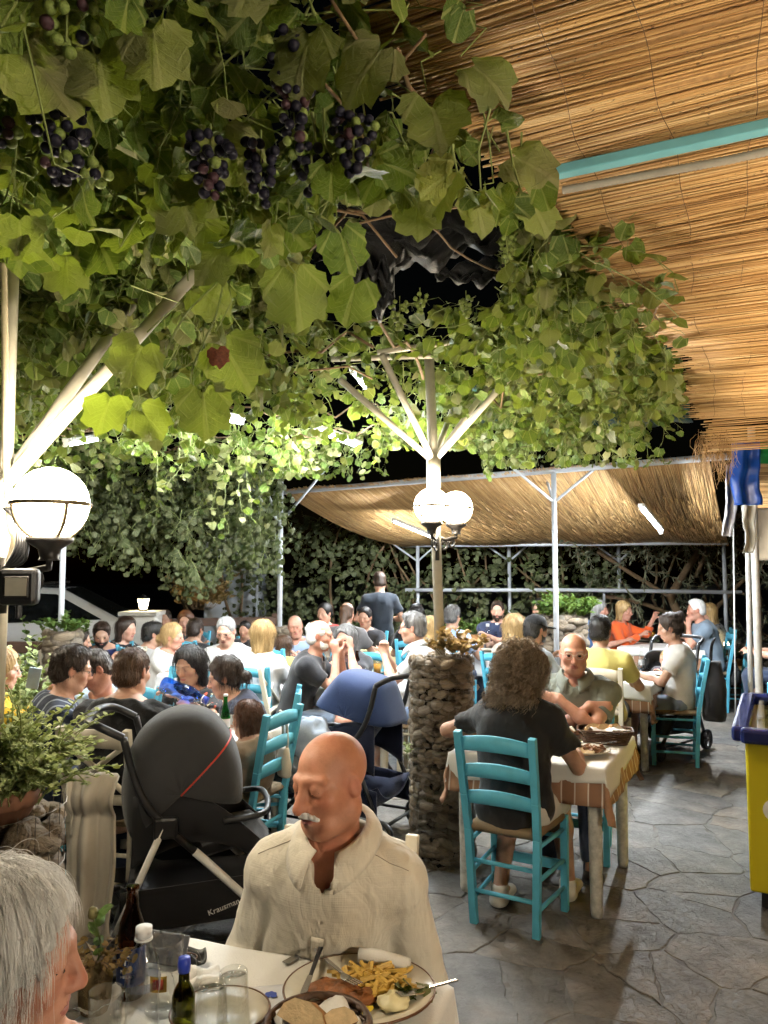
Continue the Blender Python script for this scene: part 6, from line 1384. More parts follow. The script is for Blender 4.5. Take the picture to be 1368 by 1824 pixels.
person('dark-haired diner by the fern, turned to the left', 965, 1084, 9.6, 80, lean=.05, skin='fair', hair='short', hc='black', shirt=C('charcoal_top', (.03, .03, .035)))
person('man in light blue shirt with a dark shoulder strap, back turned', 806, 1098, 8.7, -35, lean=.06, w=1.08, skin='tan', hair='short', hc='salt', shirt=C('light_blue_cotton', (.30, .40, .58)), extras=lambda T, hv, Rh, J: MB().tube(bez([J['SH'][1]+Vector((.03, .02, .075)), J['c2']+Vector((0, -.145, .02)), J['c1']+Vector((.14, -.12, -.05))], 8), .012, 6).build('shoulder_strap', M['black_fabric'], T, True))
person('blonde woman partly hidden by the middle lamp pole', 768, 1122, 7.6, -28, lean=.08, fem=True, skin='fair', hair='bob', hc='blond', shirt=C('off_white_blouse', (.58, .56, .53)), strand=500)
# bearded man's table
person('white-bearded bald man in black T-shirt and denim shorts', 570, 1132, 6.2, -98, lean=.20, pitch=.08, yaw=4, w=1.02, skin='red', hair='fringe', hc='white', beard=('white', 'full', .045), shirt=C('faded_black_cotton', (.022, .022, .026)), pants=C('denim_shorts', (.10, .15, .24)), plen=.42, hands=((.05, .34, 1.00), (-.05, .36, 1.02)), hdir=((-.1, -.2, 1), (.1, -.2, 1)), hnrm=((-1, 0, 0), (1, 0, 0)), poles=((.3, .1, -1), (-.3, .1, -1)), curl=(1.1, 1.1), chair_col='white')
person('woman with long grey hair resting her cheek on her hand', 616, 1138, 7.0, 150, lean=.18, yaw=8, roll=.15, fem=True, skin='red', hair='longwavy', hc='salt', shirt=C('dark_grey_top', (.04, .04, .045)), hands=((.12, .30, .80), (-.09, .24, .98)), hdir=(None, (.15, -.1, 1)), poles=(None, (-.6, .2, -1)), strand=400)
person('grey-haired man in a white polo with clasped hands, facing left', 735, 1118, 6.35, 80, lean=.14, pitch=.10, w=1.08, skin='fair', hair='short', hc='salt', glasses=True, shirt=C('white_pique', (.56, .57, .58)), pants=C('faded_jeans', (.14, .19, .30)), plen=.45, hands=((.025, .36, .99), (-.025, .37, .99)), hdir=((-.15, .1, 1), (.15, .1, 1)), hnrm=((-1, 0, 0), (1, 0, 0)), curl=(1.3, 1.3), poles=((.4, .1, -1), (-.4, .1, -1)), collar=True, chair_col='white', strand=500)
# waiter and tables behind
person('standing waiter in a dark T-shirt, back to the viewer', 676, 1036, 10.0, 8, lean=.03, stand=True, pitch=.25, skin='tan', hair='short', hc='dark', shirt=C('midnight_cotton', (.014, .020, .030)), pants=C('black_trousers', (.012, .012, .014)), hands=((.16, .24, 1.05), (-.16, .24, 1.05)), chair_col=None, group='waiters')
person('dark-haired woman in red and black, facing the viewer', 578, 1092, 9.7, 150, lean=.06, fem=True, skin='fair', hair='lowbun', hc='black', shirt=C('red_top', (.42, .03, .02)))
person('balding man with a long brown ponytail, back turned', 618, 1092, 8.9, -15, lean=.05, w=1.05, skin='fair', hair='fringe', hc='brown', shirt=C('grey_vest', (.16, .15, .15)), hairfn=lambda S, hv, Rh, s: S.cone(hv(0, -.095, -.03), hv(0, -.13, -.34), .04, .05, .03))
person('young black-haired man facing the viewer beside the waiter', 650, 1100, 9.6, 160, lean=.06, skin='tan', hair='short', hc='black', shirt=C('charcoal_top', (.03, .03, .035)))
person('dark-haired diner right of the waiter, turned away', 742, 1096, 8.9, -10, lean=.08, skin='tan', hair='short', hc='black', shirt=C('black_cotton', (.012, .012, .013)))
person('bald man looking over the blonde\'s shoulder towards the viewer', 526, 1116, 8.5, 165, lean=.12, yaw=20, roll=.12, skin='red', hair='bald', hc='brown', shirt=C('light_blue_cotton', (.30, .40, .58)))
person('brown-haired child seen from behind next to the blonde', 508, 1150, 7.9, -30, lean=.05, s=.76, skin='fair', hair='long', hc='brown', shirt=C('yellow_child_top', (.5, .42, .15)))
def print_(T, hv, Rh, J):
    bpy.context.view_layer.update(); p_ = surf(J['shirt'], J['c2']-J['sd']*.05+J['fwd']*.5, -J['fwd'])[0]+J['fwd']*-.004; mb = MB().sheet(lambda u, v: p_+J['tx']*((u-.5)*.12)+J['sd']*((v-.5)*.17)+J['fwd']*(.012-.03*(2*u-1)**2), 6, 6); mb.build('shirt_print', mat('dark_print', (.05, .045, .05), .8), T, True, solid=.004)
    MB().lathe([(0, -.002), (.026, -.002), (.026, .002), (0, .002)], 16).build('print_disc', mat('orange_print', (.65, .12, .03), .8), T, True, p_+J['fwd']*.020+J['sd']*.035, (PI/2, 0, 0))
person('grey-haired man with glasses in a printed white T-shirt, looking down', 402, 1124, 7.0, 165, lean=.12, yaw=8, pitch=.38, w=1.18, belly=.5, skin='fair', hair='crew', hc='grey', glasses=True, shirt=C('bright_white_cotton', (.72, .72, .72)), extras=print_, chair_col='white')
person('blonde woman in a white shirt, back to the viewer', 470, 1132, 6.5, -18, lean=.07, fem=True, skin='fair', hair='bob', hc='blond', shirt=C('white_linen_shirt', (.66, .66, .66), wr=.6), sleeve='long', strand=900, wrk=.010)
person('dark-haired child facing the viewer behind the printed T-shirt', 436, 1122, 8.7, 170, lean=.05, s=.72, skin='tan', hair='short', hc='black', shirt=C('charcoal_top', (.03, .03, .035)))
person('brown-haired man in a dark jacket, back turned, at the back left', 348, 1122, 8.8, -20, lean=.05, w=1.08, skin='tan', hair='short', hc='dark', shirt=C('black_jacket', (.015, .015, .018)), sleeve='long')
person('auburn-haired woman facing the viewer at the back left', 330, 1106, 9.6, 165, lean=.05, yaw=20, fem=True, skin='fair', hair='bob', hc='auburn', shirt=C('dark_grey_top', (.04, .04, .045)))
person('short-haired man facing the viewer beside the lantern pillar', 293, 1104, 9.5, 165, lean=.05, yaw=20, skin='tan', hair='crew', hc='dark', shirt=C('black_cotton', (.012, .012, .013)))
person('white-haired woman in a white top with a dark hair clip', 308, 1134, 7.6, -95, lean=.12, pitch=.15, fem=True, skin='red', hair='lowbun', hc='blond', shirt=C('white_blouse', (.66, .65, .63)), chair_col='white')
person('black-haired man in a white shirt, turned to the right', 272, 1130, 8.0, -60, lean=.08, pitch=.15, skin='tan', hair='short', hc='black', shirt=C('white_cotton_b', (.60, .60, .60)))
person('long-haired brunette in a patterned black top, side on', 226, 1120, 8.4, -112, lean=.08, fem=True, skin='fair', hair='long', hc='dark', shirt=shirt_floral('speckled_black', (.012, .012, .014), [(.5, .5, .5)], 40, .60), strand=300)
person('dark-bearded man in a navy T-shirt, looking down', 181, 1130, 8.1, 175, lean=.10, yaw=25, pitch=.40, w=1.12, skin='tan', hair='short', hc='dark', beard=('black', 'full', .02), shirt=C('navy_blue_cotton', (.02, .03, .12)))
person('long dark-haired woman in a black T-shirt with folded arms, at far left', 142, 1142, 7.7, -75, lean=.10, fem=True, skin='tan', hair='long', hc='dark', shirt=C('black_cotton', (.012, .012, .013)), chair_col='white', strand=300)
# left family table
person('man with glasses in a striped navy shirt, seen from behind', 128, 1192, 4.30, -62, lean=.14, pitch=.25, w=1.08, skin='fair', hair='short', hc='dark', glasses=True, shirt=shirt_stripe('navy_stripe', (.022, .030, .055), (.22, .25, .30), 3.2), strand=1200)
person('man in a light blue shirt bowing his head', 170, 1195, 4.78, 165, lean=.20, yaw=-35, pitch=.62, roll=.25, skin='red', hair='short', hc='dark', shirt=C('sky_blue_cotton', (.34, .46, .56)), strand=600, eye_shut=.7)
person('broad man in a black T-shirt with cropped hair, back to the viewer', 236, 1196, 4.12, -14, lean=.10, pitch=.12, yaw=-4, w=1.28, d=1.15, skin='fair', hair='crew', hc='brown', shirt=C('black_jersey', (.014, .014, .016)), chair_col='white', chair_label='cream chair of the broad man in black, behind the green herb', strand=1500, wrk=.010)
person('woman with long black hair holding a blue water bottle', 337, 1185, 5.35, 165, lean=.12, yaw=-6, pitch=.30, fem=True, skin='tan', hair='long', hc='black', shirt=shirt_floral('dark_floral_top', (.012, .012, .014), [(.45, .09, .05), (.10, .22, .30), (.5, .45, .3)], 16, .63), hands=((.10, .34, .86), (-.09, .38, .86)), eye_shut=.5, strand=1600)
person('woman with brown hair in a low bun and a navy sleeveless top', 400, 1206, 5.0, 95, lean=.24, pitch=.30, fem=True, skin='fair', hair='lowbun', hc='dark', shirt=C('navy_sleeveless', (.018, .022, .045)), sleeve='none', strand=900, chair_label='teal chair of the woman in navy leaning over the table')
person('little girl with long auburn hair and a tan dress, back to the viewer', 438, 1280, 4.40, 68, lean=.03, s=.74, fem=False, pitch=.1, skin='tan', hair='long', hc='auburn', shirt=C('tan_dress', (.24, .17, .11)), sleeve='none', pants=C('tan_dress', (.24, .17, .11)), plen=.45, hands=('lap', 'lap'), strand=1400, chair_label='teal chair of the little girl with the tote bag on it', legs=(((.09, .28, .49), (-.09, .28, .49)), ((.09, .30, .20), (-.09, .30, .20))), seat_dy=.02)
person('blonde woman in a yellow jacket at the left edge holding a phone', 2, 1192, 4.7, -62, lean=.08, fem=True, skin='fair', hair='long', hc='blond', shirt=C('mustard_jacket', (.62, .40, .02)), sleeve='long', hands=((.16, .42, .95), (-.1, .35, .9)), strand=500)
# far right table
person('man with long grey hair in a blue T-shirt at the far right table', 1068, 1086, 10.2, -112, lean=.06, skin='red', hair='bob', hc='grey', shirt=C('mid_blue_cotton', (.07, .14, .30)))
person('blonde woman in bright orange with raised hand', 1112, 1088, 10.3, -130, lean=.08, fem=True, skin='red', hair='bob', hc='blond', shirt=C('orange_knit', (.75, .12, .025)), sleeve='long', hands=((.14, .34, .85), (-.12, .42, 1.05)), poles=(None, (-.5, 0, -1)))
person('white-haired man in a grey-blue polo with hand on his chin', 1240, 1086, 9.5, 78, lean=.16, w=1.2, belly=.9, skin='red', hair='short', hc='white', shirt=C('grey_blue_pique', (.16, .21, .27)), hands=((.08, .34, .80), (-.04, .26, .99)), hdir=(None, (.1, -.1, 1)), poles=(None, (-.4, .2, -1)))
person('light brown long-haired diner behind the man in the grey-blue polo', 1262, 1092, 10.3, 75, lean=.06, fem=True, skin='fair', hair='long', hc='blond', shirt=shirt_floral('grey_floral', (.30, .30, .30), [(.1, .1, .1)], 20))
person('diner in white and pink at the right picture edge', 1392, 1092, 8.6, 60, lean=.08, fem=True, skin='fair', hair='bob', hc='dark', shirt=C('white_cotton', (.58, .56, .52)))
# ================================================================== table ware
TZ = .7475
M['brown_glass'] = thin_glass('brown_bottle_glass', (.26, .10, .025)); M['green_glass'] = thin_glass('green_bottle_glass', (.06, .55, .12)); M['olive_glass'] = thin_glass('dark_olive_glass', (.20, .20, .03)); M['blue_pet'] = thin_glass('blue_bottle_plastic', (.25, .45, .95), .05, 1.5, .08)
M['water'] = thin_glass('water', (.93, .96, .98), .0, 1.33); M['beer'] = mat('beer', (.60, .27, .03), .2); M['blue_cap'] = mat('royal_blue_plastic', (.02, .05, .45), .35); M['label_blue'] = mat('navy_paper_label', (.03, .06, .20), .6); M['label_red'] = mat('red_paper_label', (.45, .02, .02), .6); M['white_plastic'] = mat('white_plastic', (.72, .73, .75), .35)
M['stoneware'] = mat('cream_stoneware', (.62, .58, .48), .22, var=.08, scale=14, coat=.3); M['brown_rim'] = mat('brown_glazed_rim', (.12, .05, .02), .3)
def bottle(label, px, py, kind, z=TZ, h=None, Y=None, rz=0.0, group='bottles on the tables', tilt=None):
    p_ = G(px, py, z) if Y is None else P(px, py, Y); t = thing('bottle', label, 'bottle', p_, rz, group)
    if tilt: t.rotation_euler = tilt
    if kind == 'beer' or kind == 'redbeer':
        pr = [(.0, .004), (.030, .004), (.0305, .012), (.0305, .135), (.027, .160), (.015, .195), (.0125, .232), (.0145, .234), (.0145, .240), (.0115, .241)]
        MB().lathe(pr[1:], 24).build('glass', M['brown_glass'], t, True); lb = 'label_blue' if kind == 'beer' else 'label_red'
        MB().lathe([(.0312, .035), (.0312, .115)], 24, closed=True).build('label', M[lb], t, True); MB().lathe([(.0, .006), (.0275, .006), (.0275, .05), (0, .05)], 16).build('drink', mat('dark_beer', (.10, .035, .005), .2), t, True)
        if kind == 'beer':
            for k, (ch, s_, zz) in enumerate((('F', .030, .082), ('MADE', .010, .066), ('HELLAS', .008, .055))): text_mesh(ch, s_, M['white_plastic'], t, (0, -.0322, zz), (PI/2, 0, 0))
    elif kind == 'pet' or kind == 'bluepet':
        f_ = h or 1.0; body = [(.028, 0), (.032, .008), (.0325, .03), (.0295, .045), (.0325, .06), (.0295, .075), (.0325, .09), (.032, .125), (.026, .150), (.014, .172), (.0125, .185)]
        MB().lathe([(a*f_, b*f_) for a, b in body], 22).build('shell', M['pet' if kind == 'pet' else 'blue_pet'], t, True)
        MB().lathe([(0, .186*f_), (.0155*f_, .186*f_), (.0155*f_, .204*f_), (0, .205*f_)], 18).build('cap', M['white_plastic' if kind == 'pet' else 'blue_cap'], t, True); MB().lathe([(.0135*f_, .18*f_), (.017*f_, .181*f_), (.017*f_, .184*f_), (.0135*f_, .185*f_)], 18).build('neck_ring', M['white_plastic'], t, True)
        MB().lathe([(.0330*f_, .096*f_), (.0330*f_, .112*f_)], 22, closed=True).build('label', thin_glass('printed_clear_label', (.55, .62, .80), .2, 1.5, .12), t, True)
    elif kind == 'oil':
        MB().lathe([(.022, 0), (.024, .006), (.024, .07), (.020, .085), (.0115, .10), (.0105, .125)], 18).build('glass', M['olive_glass'], t, True); MB().lathe([(0, .120), (.0125, .120), (.0135, .135), (.012, .148), (0, .149)], 16).build('cap', M['blue_cap'], t, True)
    elif kind in ('green', 'clear'):
        MB().lathe([(.026, 0), (.029, .006), (.029, .09), (.024, .12), (.013, .16), (.0115, .20), (.0135, .203), (.0135, .21)], 18).build('glass', M['green_glass' if kind == 'green' else 'glass'], t, True); MB().lathe([(.0297, .03), (.0297, .08)], 18, closed=True).build('label', M['white_plastic'], t, True)
        if kind == 'green': MB().lathe([(0, .21), (.0145, .21), (.0145, .222), (0, .223)], 12).build('cap', M['white_plastic'], t, True)
    return t
def glassware(kind, label, px, py, z=TZ, flip=False, fill=None, group='glasses on the tables', s_=1.0, Y=None):
    p_ = G(px, py, z) if Y is None else P(px, py, Y); nm = {'tumbler': 'tumbler', 'mug': 'beer_mug', 'wine': 'wine_glass'}[kind]; t = thing(nm, label, 'glass', p_, 0, group)
    if kind == 'tumbler': pr = [(.0, .004), (.026, .004), (.027, .0), (.029, .002), (.035, .105), (.0335, .105), (.0275, .012), (.0, .011)]
    elif kind == 'mug': pr = [(.036, 0), (.040, .006), (.041, .13), (.042, .15), (.0395, .15), (.0385, .13), (.037, .018), (0, .016)]
    else: pr = [(.033, 0), (.033, .003), (.006, .010), (.004, .09), (.010, .10), (.032, .125), (.036, .15), (.030, .19), (.0288, .19), (.0345, .15), (.030, .127), (.006, .105), (0, .104)]
    pr = [(a*s_, b*s_) for a, b in pr]
    if flip: pr = [(a, .105*s_-b) for a, b in pr]
    MB().lathe(pr, 22).build('glass_body', M['glass'], t, True)
    if kind == 'mug':
        MB().tube(bez([(.040, 0, .125), (.072, 0, .115), (.076, 0, .06), (.041, 0, .035)], 8), .0065, 8).build('handle', M['glass'], t, True)
        [MB().sheet(lambda u, v: Vector((.0428*math.sin((u-.5)*q_), -.0428*math.cos((u-.5)*q_), .075+q_*.02*(v-.5)*1.9)), 8, 4).build('emblem', mat(n_, c_, .5), t, True) for q_, n_, c_ in ((.85, 'gold_emblem', (.55, .34, .05)), (.55, 'red_emblem', (.5, .03, .02)))] if s_ > .99 and Y is None and py > 1600 else None
    if fill: MB().lathe([(0, .014*s_), (.027*s_ if kind == 'tumbler' else .036*s_, .014*s_), ((.032 if kind == 'tumbler' else .0375)*s_, .085*s_), (0, .085*s_)], 18).build('drink', M[fill], t, True)
    return t
def plate(label, px, py, rx, ry, z=TZ, m_='stoneware', rim='brown_rim', group='plates on the tables', rz=0.0):
    t = thing('plate', label, 'plate', G(px, py, z), rz, group)
    mb = MB().lathe([(0, .004), (.60, .004), (.66, .006), (.985, .024), (.985, .028), (.66, .010), (.60, .008), (0, .008)], 48); mb.v = [(x*rx, y*ry, zz) for x, y, zz in mb.v]; mb.build('dish', M[m_], t, True)
    if rim: MB().tube([(rx*.99*math.cos(a), ry*.99*math.sin(a), .026) for a in np.linspace(0, 2*PI, 49)], .0028, 6, False).build('rim', M[rim], t, True)
    return t
def blob(sz, seed, amp=.25, fr=2.0, n=14, k=20):
    mb = MB(); mb.lathe([(math.sin(a), -math.cos(a)) for a in np.linspace(.01, PI-.01, n)], k); mb.v = [tuple(Vector((q[0]*sz[0], q[1]*sz[1], q[2]*sz[2]))*(1+amp*noise.noise(Vector(q)*fr+Vector((seed*2.3, 0, 0)))+amp*.5*noise.noise(Vector(q)*fr*2.7+Vector((seed, 5, 0))))) for q in mb.v]; return mb
def paper_sheet(name, label, cat, c, w_, l_, rz, amp, seed, m_=None, n=14, solid=.0006):
    def fn(u, v): return Vector(((u-.5)*w_, (v-.5)*l_, amp*.6+amp*noise.noise(Vector((u*2.6, v*2.6, seed)))+amp*.5*abs(noise.noise(Vector((u*6, v*6, seed+4))))))
    o = MB().sheet(fn, n, n).build(name, m_ or M['paper'], None, True, c, (0, 0, rz), solid=solid); tag(o, label, cat); return o
# ---- foreground table
PL = plate('big cream plate with brown rim holding schnitzel and fries', 640, 1780, .170, .150); pc = PL.location.copy()
r = random.Random(77); fry_m = mat('fried_potato', (.62, .40, .085), .5, var=.2, scale=30)
t = thing('french_fries', 'heap of golden french fries on the big plate', 'fries', pc+Vector((.035, .035, .012)))
FR = [MB().bar((-L/2, 0, 0), (L/2, 0, .004), .0075, .0075, taper=.9).mesh('fry', fry_m) for L in (.05, .065, .08, .04)]
for k in range(85):
    a = r.uniform(0, 2*PI); q = math.sqrt(r.random()); x, y = q*.085*math.cos(a), q*.055*math.sin(a); inst('fry', FR[r.randrange(4)], t, (x+.01*y, y-.3*x, .004+.034*(1-q)*r.random()+.006*r.random()), (r.gauss(0, .3), r.gauss(0, .22), r.uniform(0, 3.1)))
sch = mat('fried_crumb', (.22, .075, .018), .65, var=.45, scale=55, bump=.8, bscale=90)
for k, (dx, dy, sz) in enumerate(((-.075, .0, (.042, .034, .014)), (-.035, -.012, (.044, .036, .016)), (.005, -.035, (.035, .028, .014)))): o = blob(sz, k+3, .3, 2.2).build('schnitzel', sch, None, True, pc+Vector((dx, dy, .022))); tag(o, ('left', 'middle', 'right')[k]+'most crumbed schnitzel piece on the big plate' if k != 1 else 'middle crumbed schnitzel piece on the big plate', 'schnitzel', 'schnitzel pieces')
o = blob((.034, .028, .016), 9, .3, 2.4).build('sauce_dollop', mat('cream_dip', (.70, .62, .36), .4), None, True, pc+Vector((.075, -.055, .024))); tag(o, 'pale creamy dip on the right of the big plate', 'dip')
t = thing('salad_garnish', 'green salad leaves at the right of the big plate', 'salad', pc+Vector((.115, -.015, .016)))
for k in range(16): 
    o = inst('salad_leaf', LM[k % 9], t, (r.gauss(0, .014), r.gauss(0, .016), r.uniform(0, .012)), (r.gauss(0, .5), r.gauss(0, .5), r.uniform(0, 6)), (.034,)*3)
o = MB().add([(0, -.012, 0), (.038, 0, 0), (0, .012, 0), (-.002, 0, .022), (.036, .0, .010)], [(0, 1, 4, 3), (1, 2, 3, 4), (0, 3, 2), (0, 2, 1)]).build('lemon_wedge', mat('lemon', (.72, .55, .04), .4), None, False, pc+Vector((.008, -.085, .012)), (0, 0, .8), bevel=.003); tag(o, 'yellow lemon wedge at the front of the big plate', 'lemon')
mb = MB(); mb.tube([(-.062, 0, 0), (-.02, .003, .001), (.062, 0, 0)], [.015, .017, .014], 12); o = mb.build('rolled_napkin', M['paper'], None, True, pc+Vector((.055, .098, .038)), (0, .05, -.28)); tag(o, 'rolled white paper napkin on the far rim of the big plate', 'napkin')
def cutlery(kind, label, c, rz, tilt=.1, s_=1.0, dark=False):
    t = thing(kind, label, kind.split('_')[-1], c, rz, 'cutlery'); t.rotation_euler = (tilt, 0, rz)
    hm = M['black_plastic'] if dark else M['chrome']
    MB().bar((0, -.10*s_, 0), (0, .0, 0), .012*s_, .005*s_, taper=.75).build('handle', hm, t, bevel=.002)
    if 'fork' in kind:
        MB().sheet(lambda u, v: Vector(((u-.5)*(.006+.018*min(1, v*2.5))*s_, .045*v*s_, -.004*math.sin(v*3))), 4, 6).build('neck', M['chrome'], t, True, solid=.0018)
        for k in range(4): MB().bar(((-.0095+.0063*k)*s_, .044*s_, -.001), ((-.0095+.0063*k)*s_, .090*s_, .004), .0035*s_, .002).build('tine', M['chrome'], t)
    else: MB().add([(-.006, 0, 0), (.006, 0, 0), (.009, .05, 0), (.006, .10, 0), (-.003, .115, 0), (-.006, .06, 0)], [(0, 1, 2, 3, 4, 5)]).build('blade', M['chrome'], t, solid=.0014)
    return t
cutlery('table_knife', 'dark-handled knife leaning on the left of the big plate', pc+Vector((-.112, .035, .034)), 3.0, -.12, 1.05, True); cutlery('table_fork', 'steel fork lying across the schnitzel on the big plate', pc+Vector((-.040, .022, .046)), 3.6, .14); cutlery('table_fork', 'fork half hidden under the salad on the big plate', pc+Vector((.150, -.012, .030)), 2.2, .1, .9)
# bread basket
def basket(label, c, rad, h, m_, rz=0.0, rect=None, rows=6):
    t = thing('bread_basket', label, 'basket', c, rz, 'bread baskets'); n = 40
    def ringp(q, k, zz):
        a = 2*PI*k/n
        if rect: x, y = rect[0]*math.copysign(abs(math.cos(a))**.35, math.cos(a)), rect[1]*math.copysign(abs(math.sin(a))**.35, math.sin(a))
        else: x, y = math.cos(a), math.sin(a)
        return Vector((x*q, y*q, zz))
    for j in range(rows):
        q = rad*(.80+.20*j/(rows-1)); MB().tube([ringp(q+.004*(-1)**(k+j), k, .004+h*j/(rows-1)) for k in range(n+1)], .0052 if not rect else .005, 5, False).build('weave_strand', m_, t, True)
    st = MB()
    for k in range(0, n, 2): st.tube([ringp(rad*.78, k, .0), ringp(rad*.9, k, h*.5), ringp(rad, k, h)], .003, 4)
    st.build('stakes', m_, t); tag(st and t.children[-1] if False else bpy.data.objects[t.name], None)
    MB().tube([ringp(rad*1.02, k, h+.006) for k in range(n+1)], .0068, 6, False).build('rim', m_, t, True)
    MB().add([ringp(rad*.8, k, .003) for k in range(n)], [tuple(range(n))]).build('bottom', m_, t); return t
M['wicker'] = mat('dark_brown_wicker', (.075, .035, .016), .5, var=.35, scale=60); M['crust'] = mat('bread_crust', (.34, .17, .055), .7, var=.35, scale=18, bump=.5); M['crumb'] = mat('bread_crumb', (.62, .46, .26), .85, var=.15, scale=60, bump=.6, bscale=120)
def bread(label, c, rot, L=.085, group='bread slices', s_=1.0):
    t = thing('bread_slice', label, 'bread', c, 0, group); t.rotation_euler = rot
    pr = [(-.5, 0), (-.46, .22), (-.30, .38), (0, .44), (.30, .38), (.46, .22), (.5, 0)]; n = len(pr); mb = MB(); mb.add([(x*L, y*L, zz) for zz in (-.012*s_, .012*s_) for x, y in pr], [(i, i+1, n+i+1, n+i) for i in range(n-1)]+[(n-1, 0, n, 2*n-1)]); mb.build('crust', M['crust'], t, True)
    for zz in (-.0125*s_, .0125*s_): MB().add([(x*L*.99, y*L*.985, zz) for x, y in pr], [tuple(range(n)) if zz > 0 else tuple(range(n-1, -1, -1))]).build('crumb_face', M['crumb'], t)
bc = G(566, 1880, TZ); basket('round dark wicker bread basket in front of the big plate', bc, .100, .055, M['wicker'])
paper_sheet('basket_paper', 'white paper lining the round bread basket', 'paper', bc+Vector((.0, .012, .040)), .15, .13, .5, .022, 5)
bread('large brown bread slice standing in the round basket', bc+Vector((-.030, -.015, .058)), (1.0, .2, -.5), .11, s_=1.3); bread('smaller bread slice at the right of the round basket', bc+Vector((.040, -.02, .056)), (.9, -.2, .4), .085, s_=1.3)
# left half of the table
plate('cream side plate with brown rim under the upturned tumblers', 392, 1822, .105, .095); glassware('tumbler', 'upturned tumbler standing on the side plate, right one', 415, 1822, TZ+.012, True); glassware('tumbler', 'upturned tumbler at the front of the side plate, left one', 376, 1850, TZ+.012, True)
bottle('small dark oil bottle with a blue cap', 326, 1838, 'oil'); glassware('mug', 'empty glass beer mug with a handle and red emblem', 290, 1800); bottle('clear plastic water bottle with white cap', 252, 1850, 'pet', h=1.08); bottle('tall brown beer bottle with navy label', 232, 1775, 'beer'); glassware('tumbler', 'clear tumbler beside the grey-haired woman', 186, 1862)
eg = thing('glasses_case', 'open black spectacle case beside the beer mug', 'case', G(322, 1712, TZ), -.5)
MB().sheet(lambda u, v: Vector(((u-.5)*.15*(1-.25*(2*v-1)**2), (v-.5)*.06*(1-.2*(2*u-1)**2), .022*((2*v-1)**2+(2*u-1)**4*.6))), 14, 8).build('shell', M['black_plastic'], eg, True, solid=.004)
g_ = MB(); 
for sx in (-1, 1): g_.tube([(sx*.026+.02*math.cos(a), .004+.013*math.sin(a), .016) for a in np.linspace(0, 2*PI, 15)], .0018, 5)
g_.build('folded_glasses', M['brown_rim'], eg, True)
o = MB().box((0, 0, .0), (.150, .008, .070)).build('phone_case', mat('grey_phone_case', (.12, .12, .125), .4), None, False, G(284, 1722, TZ)+Vector((0, .0, .045)), (-.35, .0, -.30), bevel=.004); tag(o, 'grey phone case propped up behind the beer mug', 'phone')
paper_sheet('crumpled_napkin', 'crumpled white napkin in the middle of the front table', 'napkin', G(352, 1752, TZ), .11, .09, .4, .022, 2); paper_sheet('white_packet', 'white paper packet beside the straw vase', 'packet', G(178, 1800, TZ)+Vector((0, 0, .01)), .10, .05, 1.0, .02, 8); paper_sheet('paper_place_mat', 'white paper mat with blue leaf prints left of the big plate', 'paper mat', G(462, 1790, TZ)+Vector((0, 0, .001)), .16, .14, .2, .002, 3, m_=mat('paper_mat_white', (.66, .66, .68), .7, var=.04))
pm = thing('blue_leaf_print', 'blue leaf motifs printed on the paper mat', 'print', G(462, 1790, TZ)+Vector((0, 0, .0045))); bl = mat('blue_print', (.05, .09, .42), .7)
for k, (x, y, s_) in enumerate(((.02, .03, .030), (.0, -.01, .018), (.045, -.035, .024), (-.03, -.045, .02))):
    pts = [(s_*vine_outline(a)*math.sin(a)*.6, s_*vine_outline(a)*math.cos(a)*.6, 0) for a in np.linspace(-PI, PI, 24)]; MB().add(pts, [tuple(range(23))]).build('leaf_motif', bl, pm, loc=(x, y, .0005*k), rot=(0, 0, k*1.3))
o = MB().box((0, 0, 0), (.045, .018, .004)).build('table_clip', M['chrome'], None, False, G(519, 1712, TZ)+Vector((0, .0, .004)), (0, 0, .9), bevel=.001); tag(o, 'small steel clip holding the paper at the table edge', 'clip')
sv = thing('straw_vase', 'straw-wrapped vase with dried flowers beside the beer bottle', 'vase', G(168, 1800, TZ))
straw = N('wound_straw'); wv = straw.n('TexWave', wave_type='BANDS', bands_direction='Z', ins={'Scale': 60.0, 'Distortion': 2.0, 'Detail': 2.0}); straw.base(straw.ramp(wv.outputs[0], [(.2, (.16, .09, .03)), (.8, (.42, .28, .11))])); straw.p(Roughness=.8); straw.bump(wv.outputs[0], .8, .003)
MB().lathe([(.028, 0), (.034, .02), (.036, .06), (.026, .085), (.022, .095), (.027, .105), (.02, .105)], 22).build('vase_body', straw.m, sv, True)
fl = MB(); lf = []
for k in range(34):
    a = r.uniform(0, 6.3); d = Vector((math.cos(a)*.7, math.sin(a)*.7, r.uniform(.5, 1))); q = Vector((0, 0, .09)); pts = [q]
    for j in range(5): d = (d+Vector((0, 0, -.22))).normalized(); q = q+d*r.uniform(.012, .022); pts.append(q.copy())
    fl.tube(pts, .0014, 4); lf += [(p__, rv(), rv(), .018, r.random()) for p__ in pts[2:]]
fl.build('dried_stalk', M['stem'], sv); merge_leaves(lf, HG, 'dried_petals', M['dry'], sv)
rs = MB(); rs.tube(bez([(0, 0, .09), (.01, .0, .14), (-.012, .01, .19)], 6), .0018, 5); rs.build('stem', M['green_stem'], sv); blob((.011, .011, .014), 4, .2).build('flower_bud', mat('rose_bud', (.16, .14, .05), .6, var=.5), sv, True, loc=(-.012, .01, .20))
merge_leaves([(Vector((.004, 0, .12+.02*k)), Vector((r.gauss(0, 1), r.gauss(0, 1), .4)), Vector((0, -.4, 1)), .035, .4) for k in range(5)], HG, 'bud_leaves', M['bush'], sv)
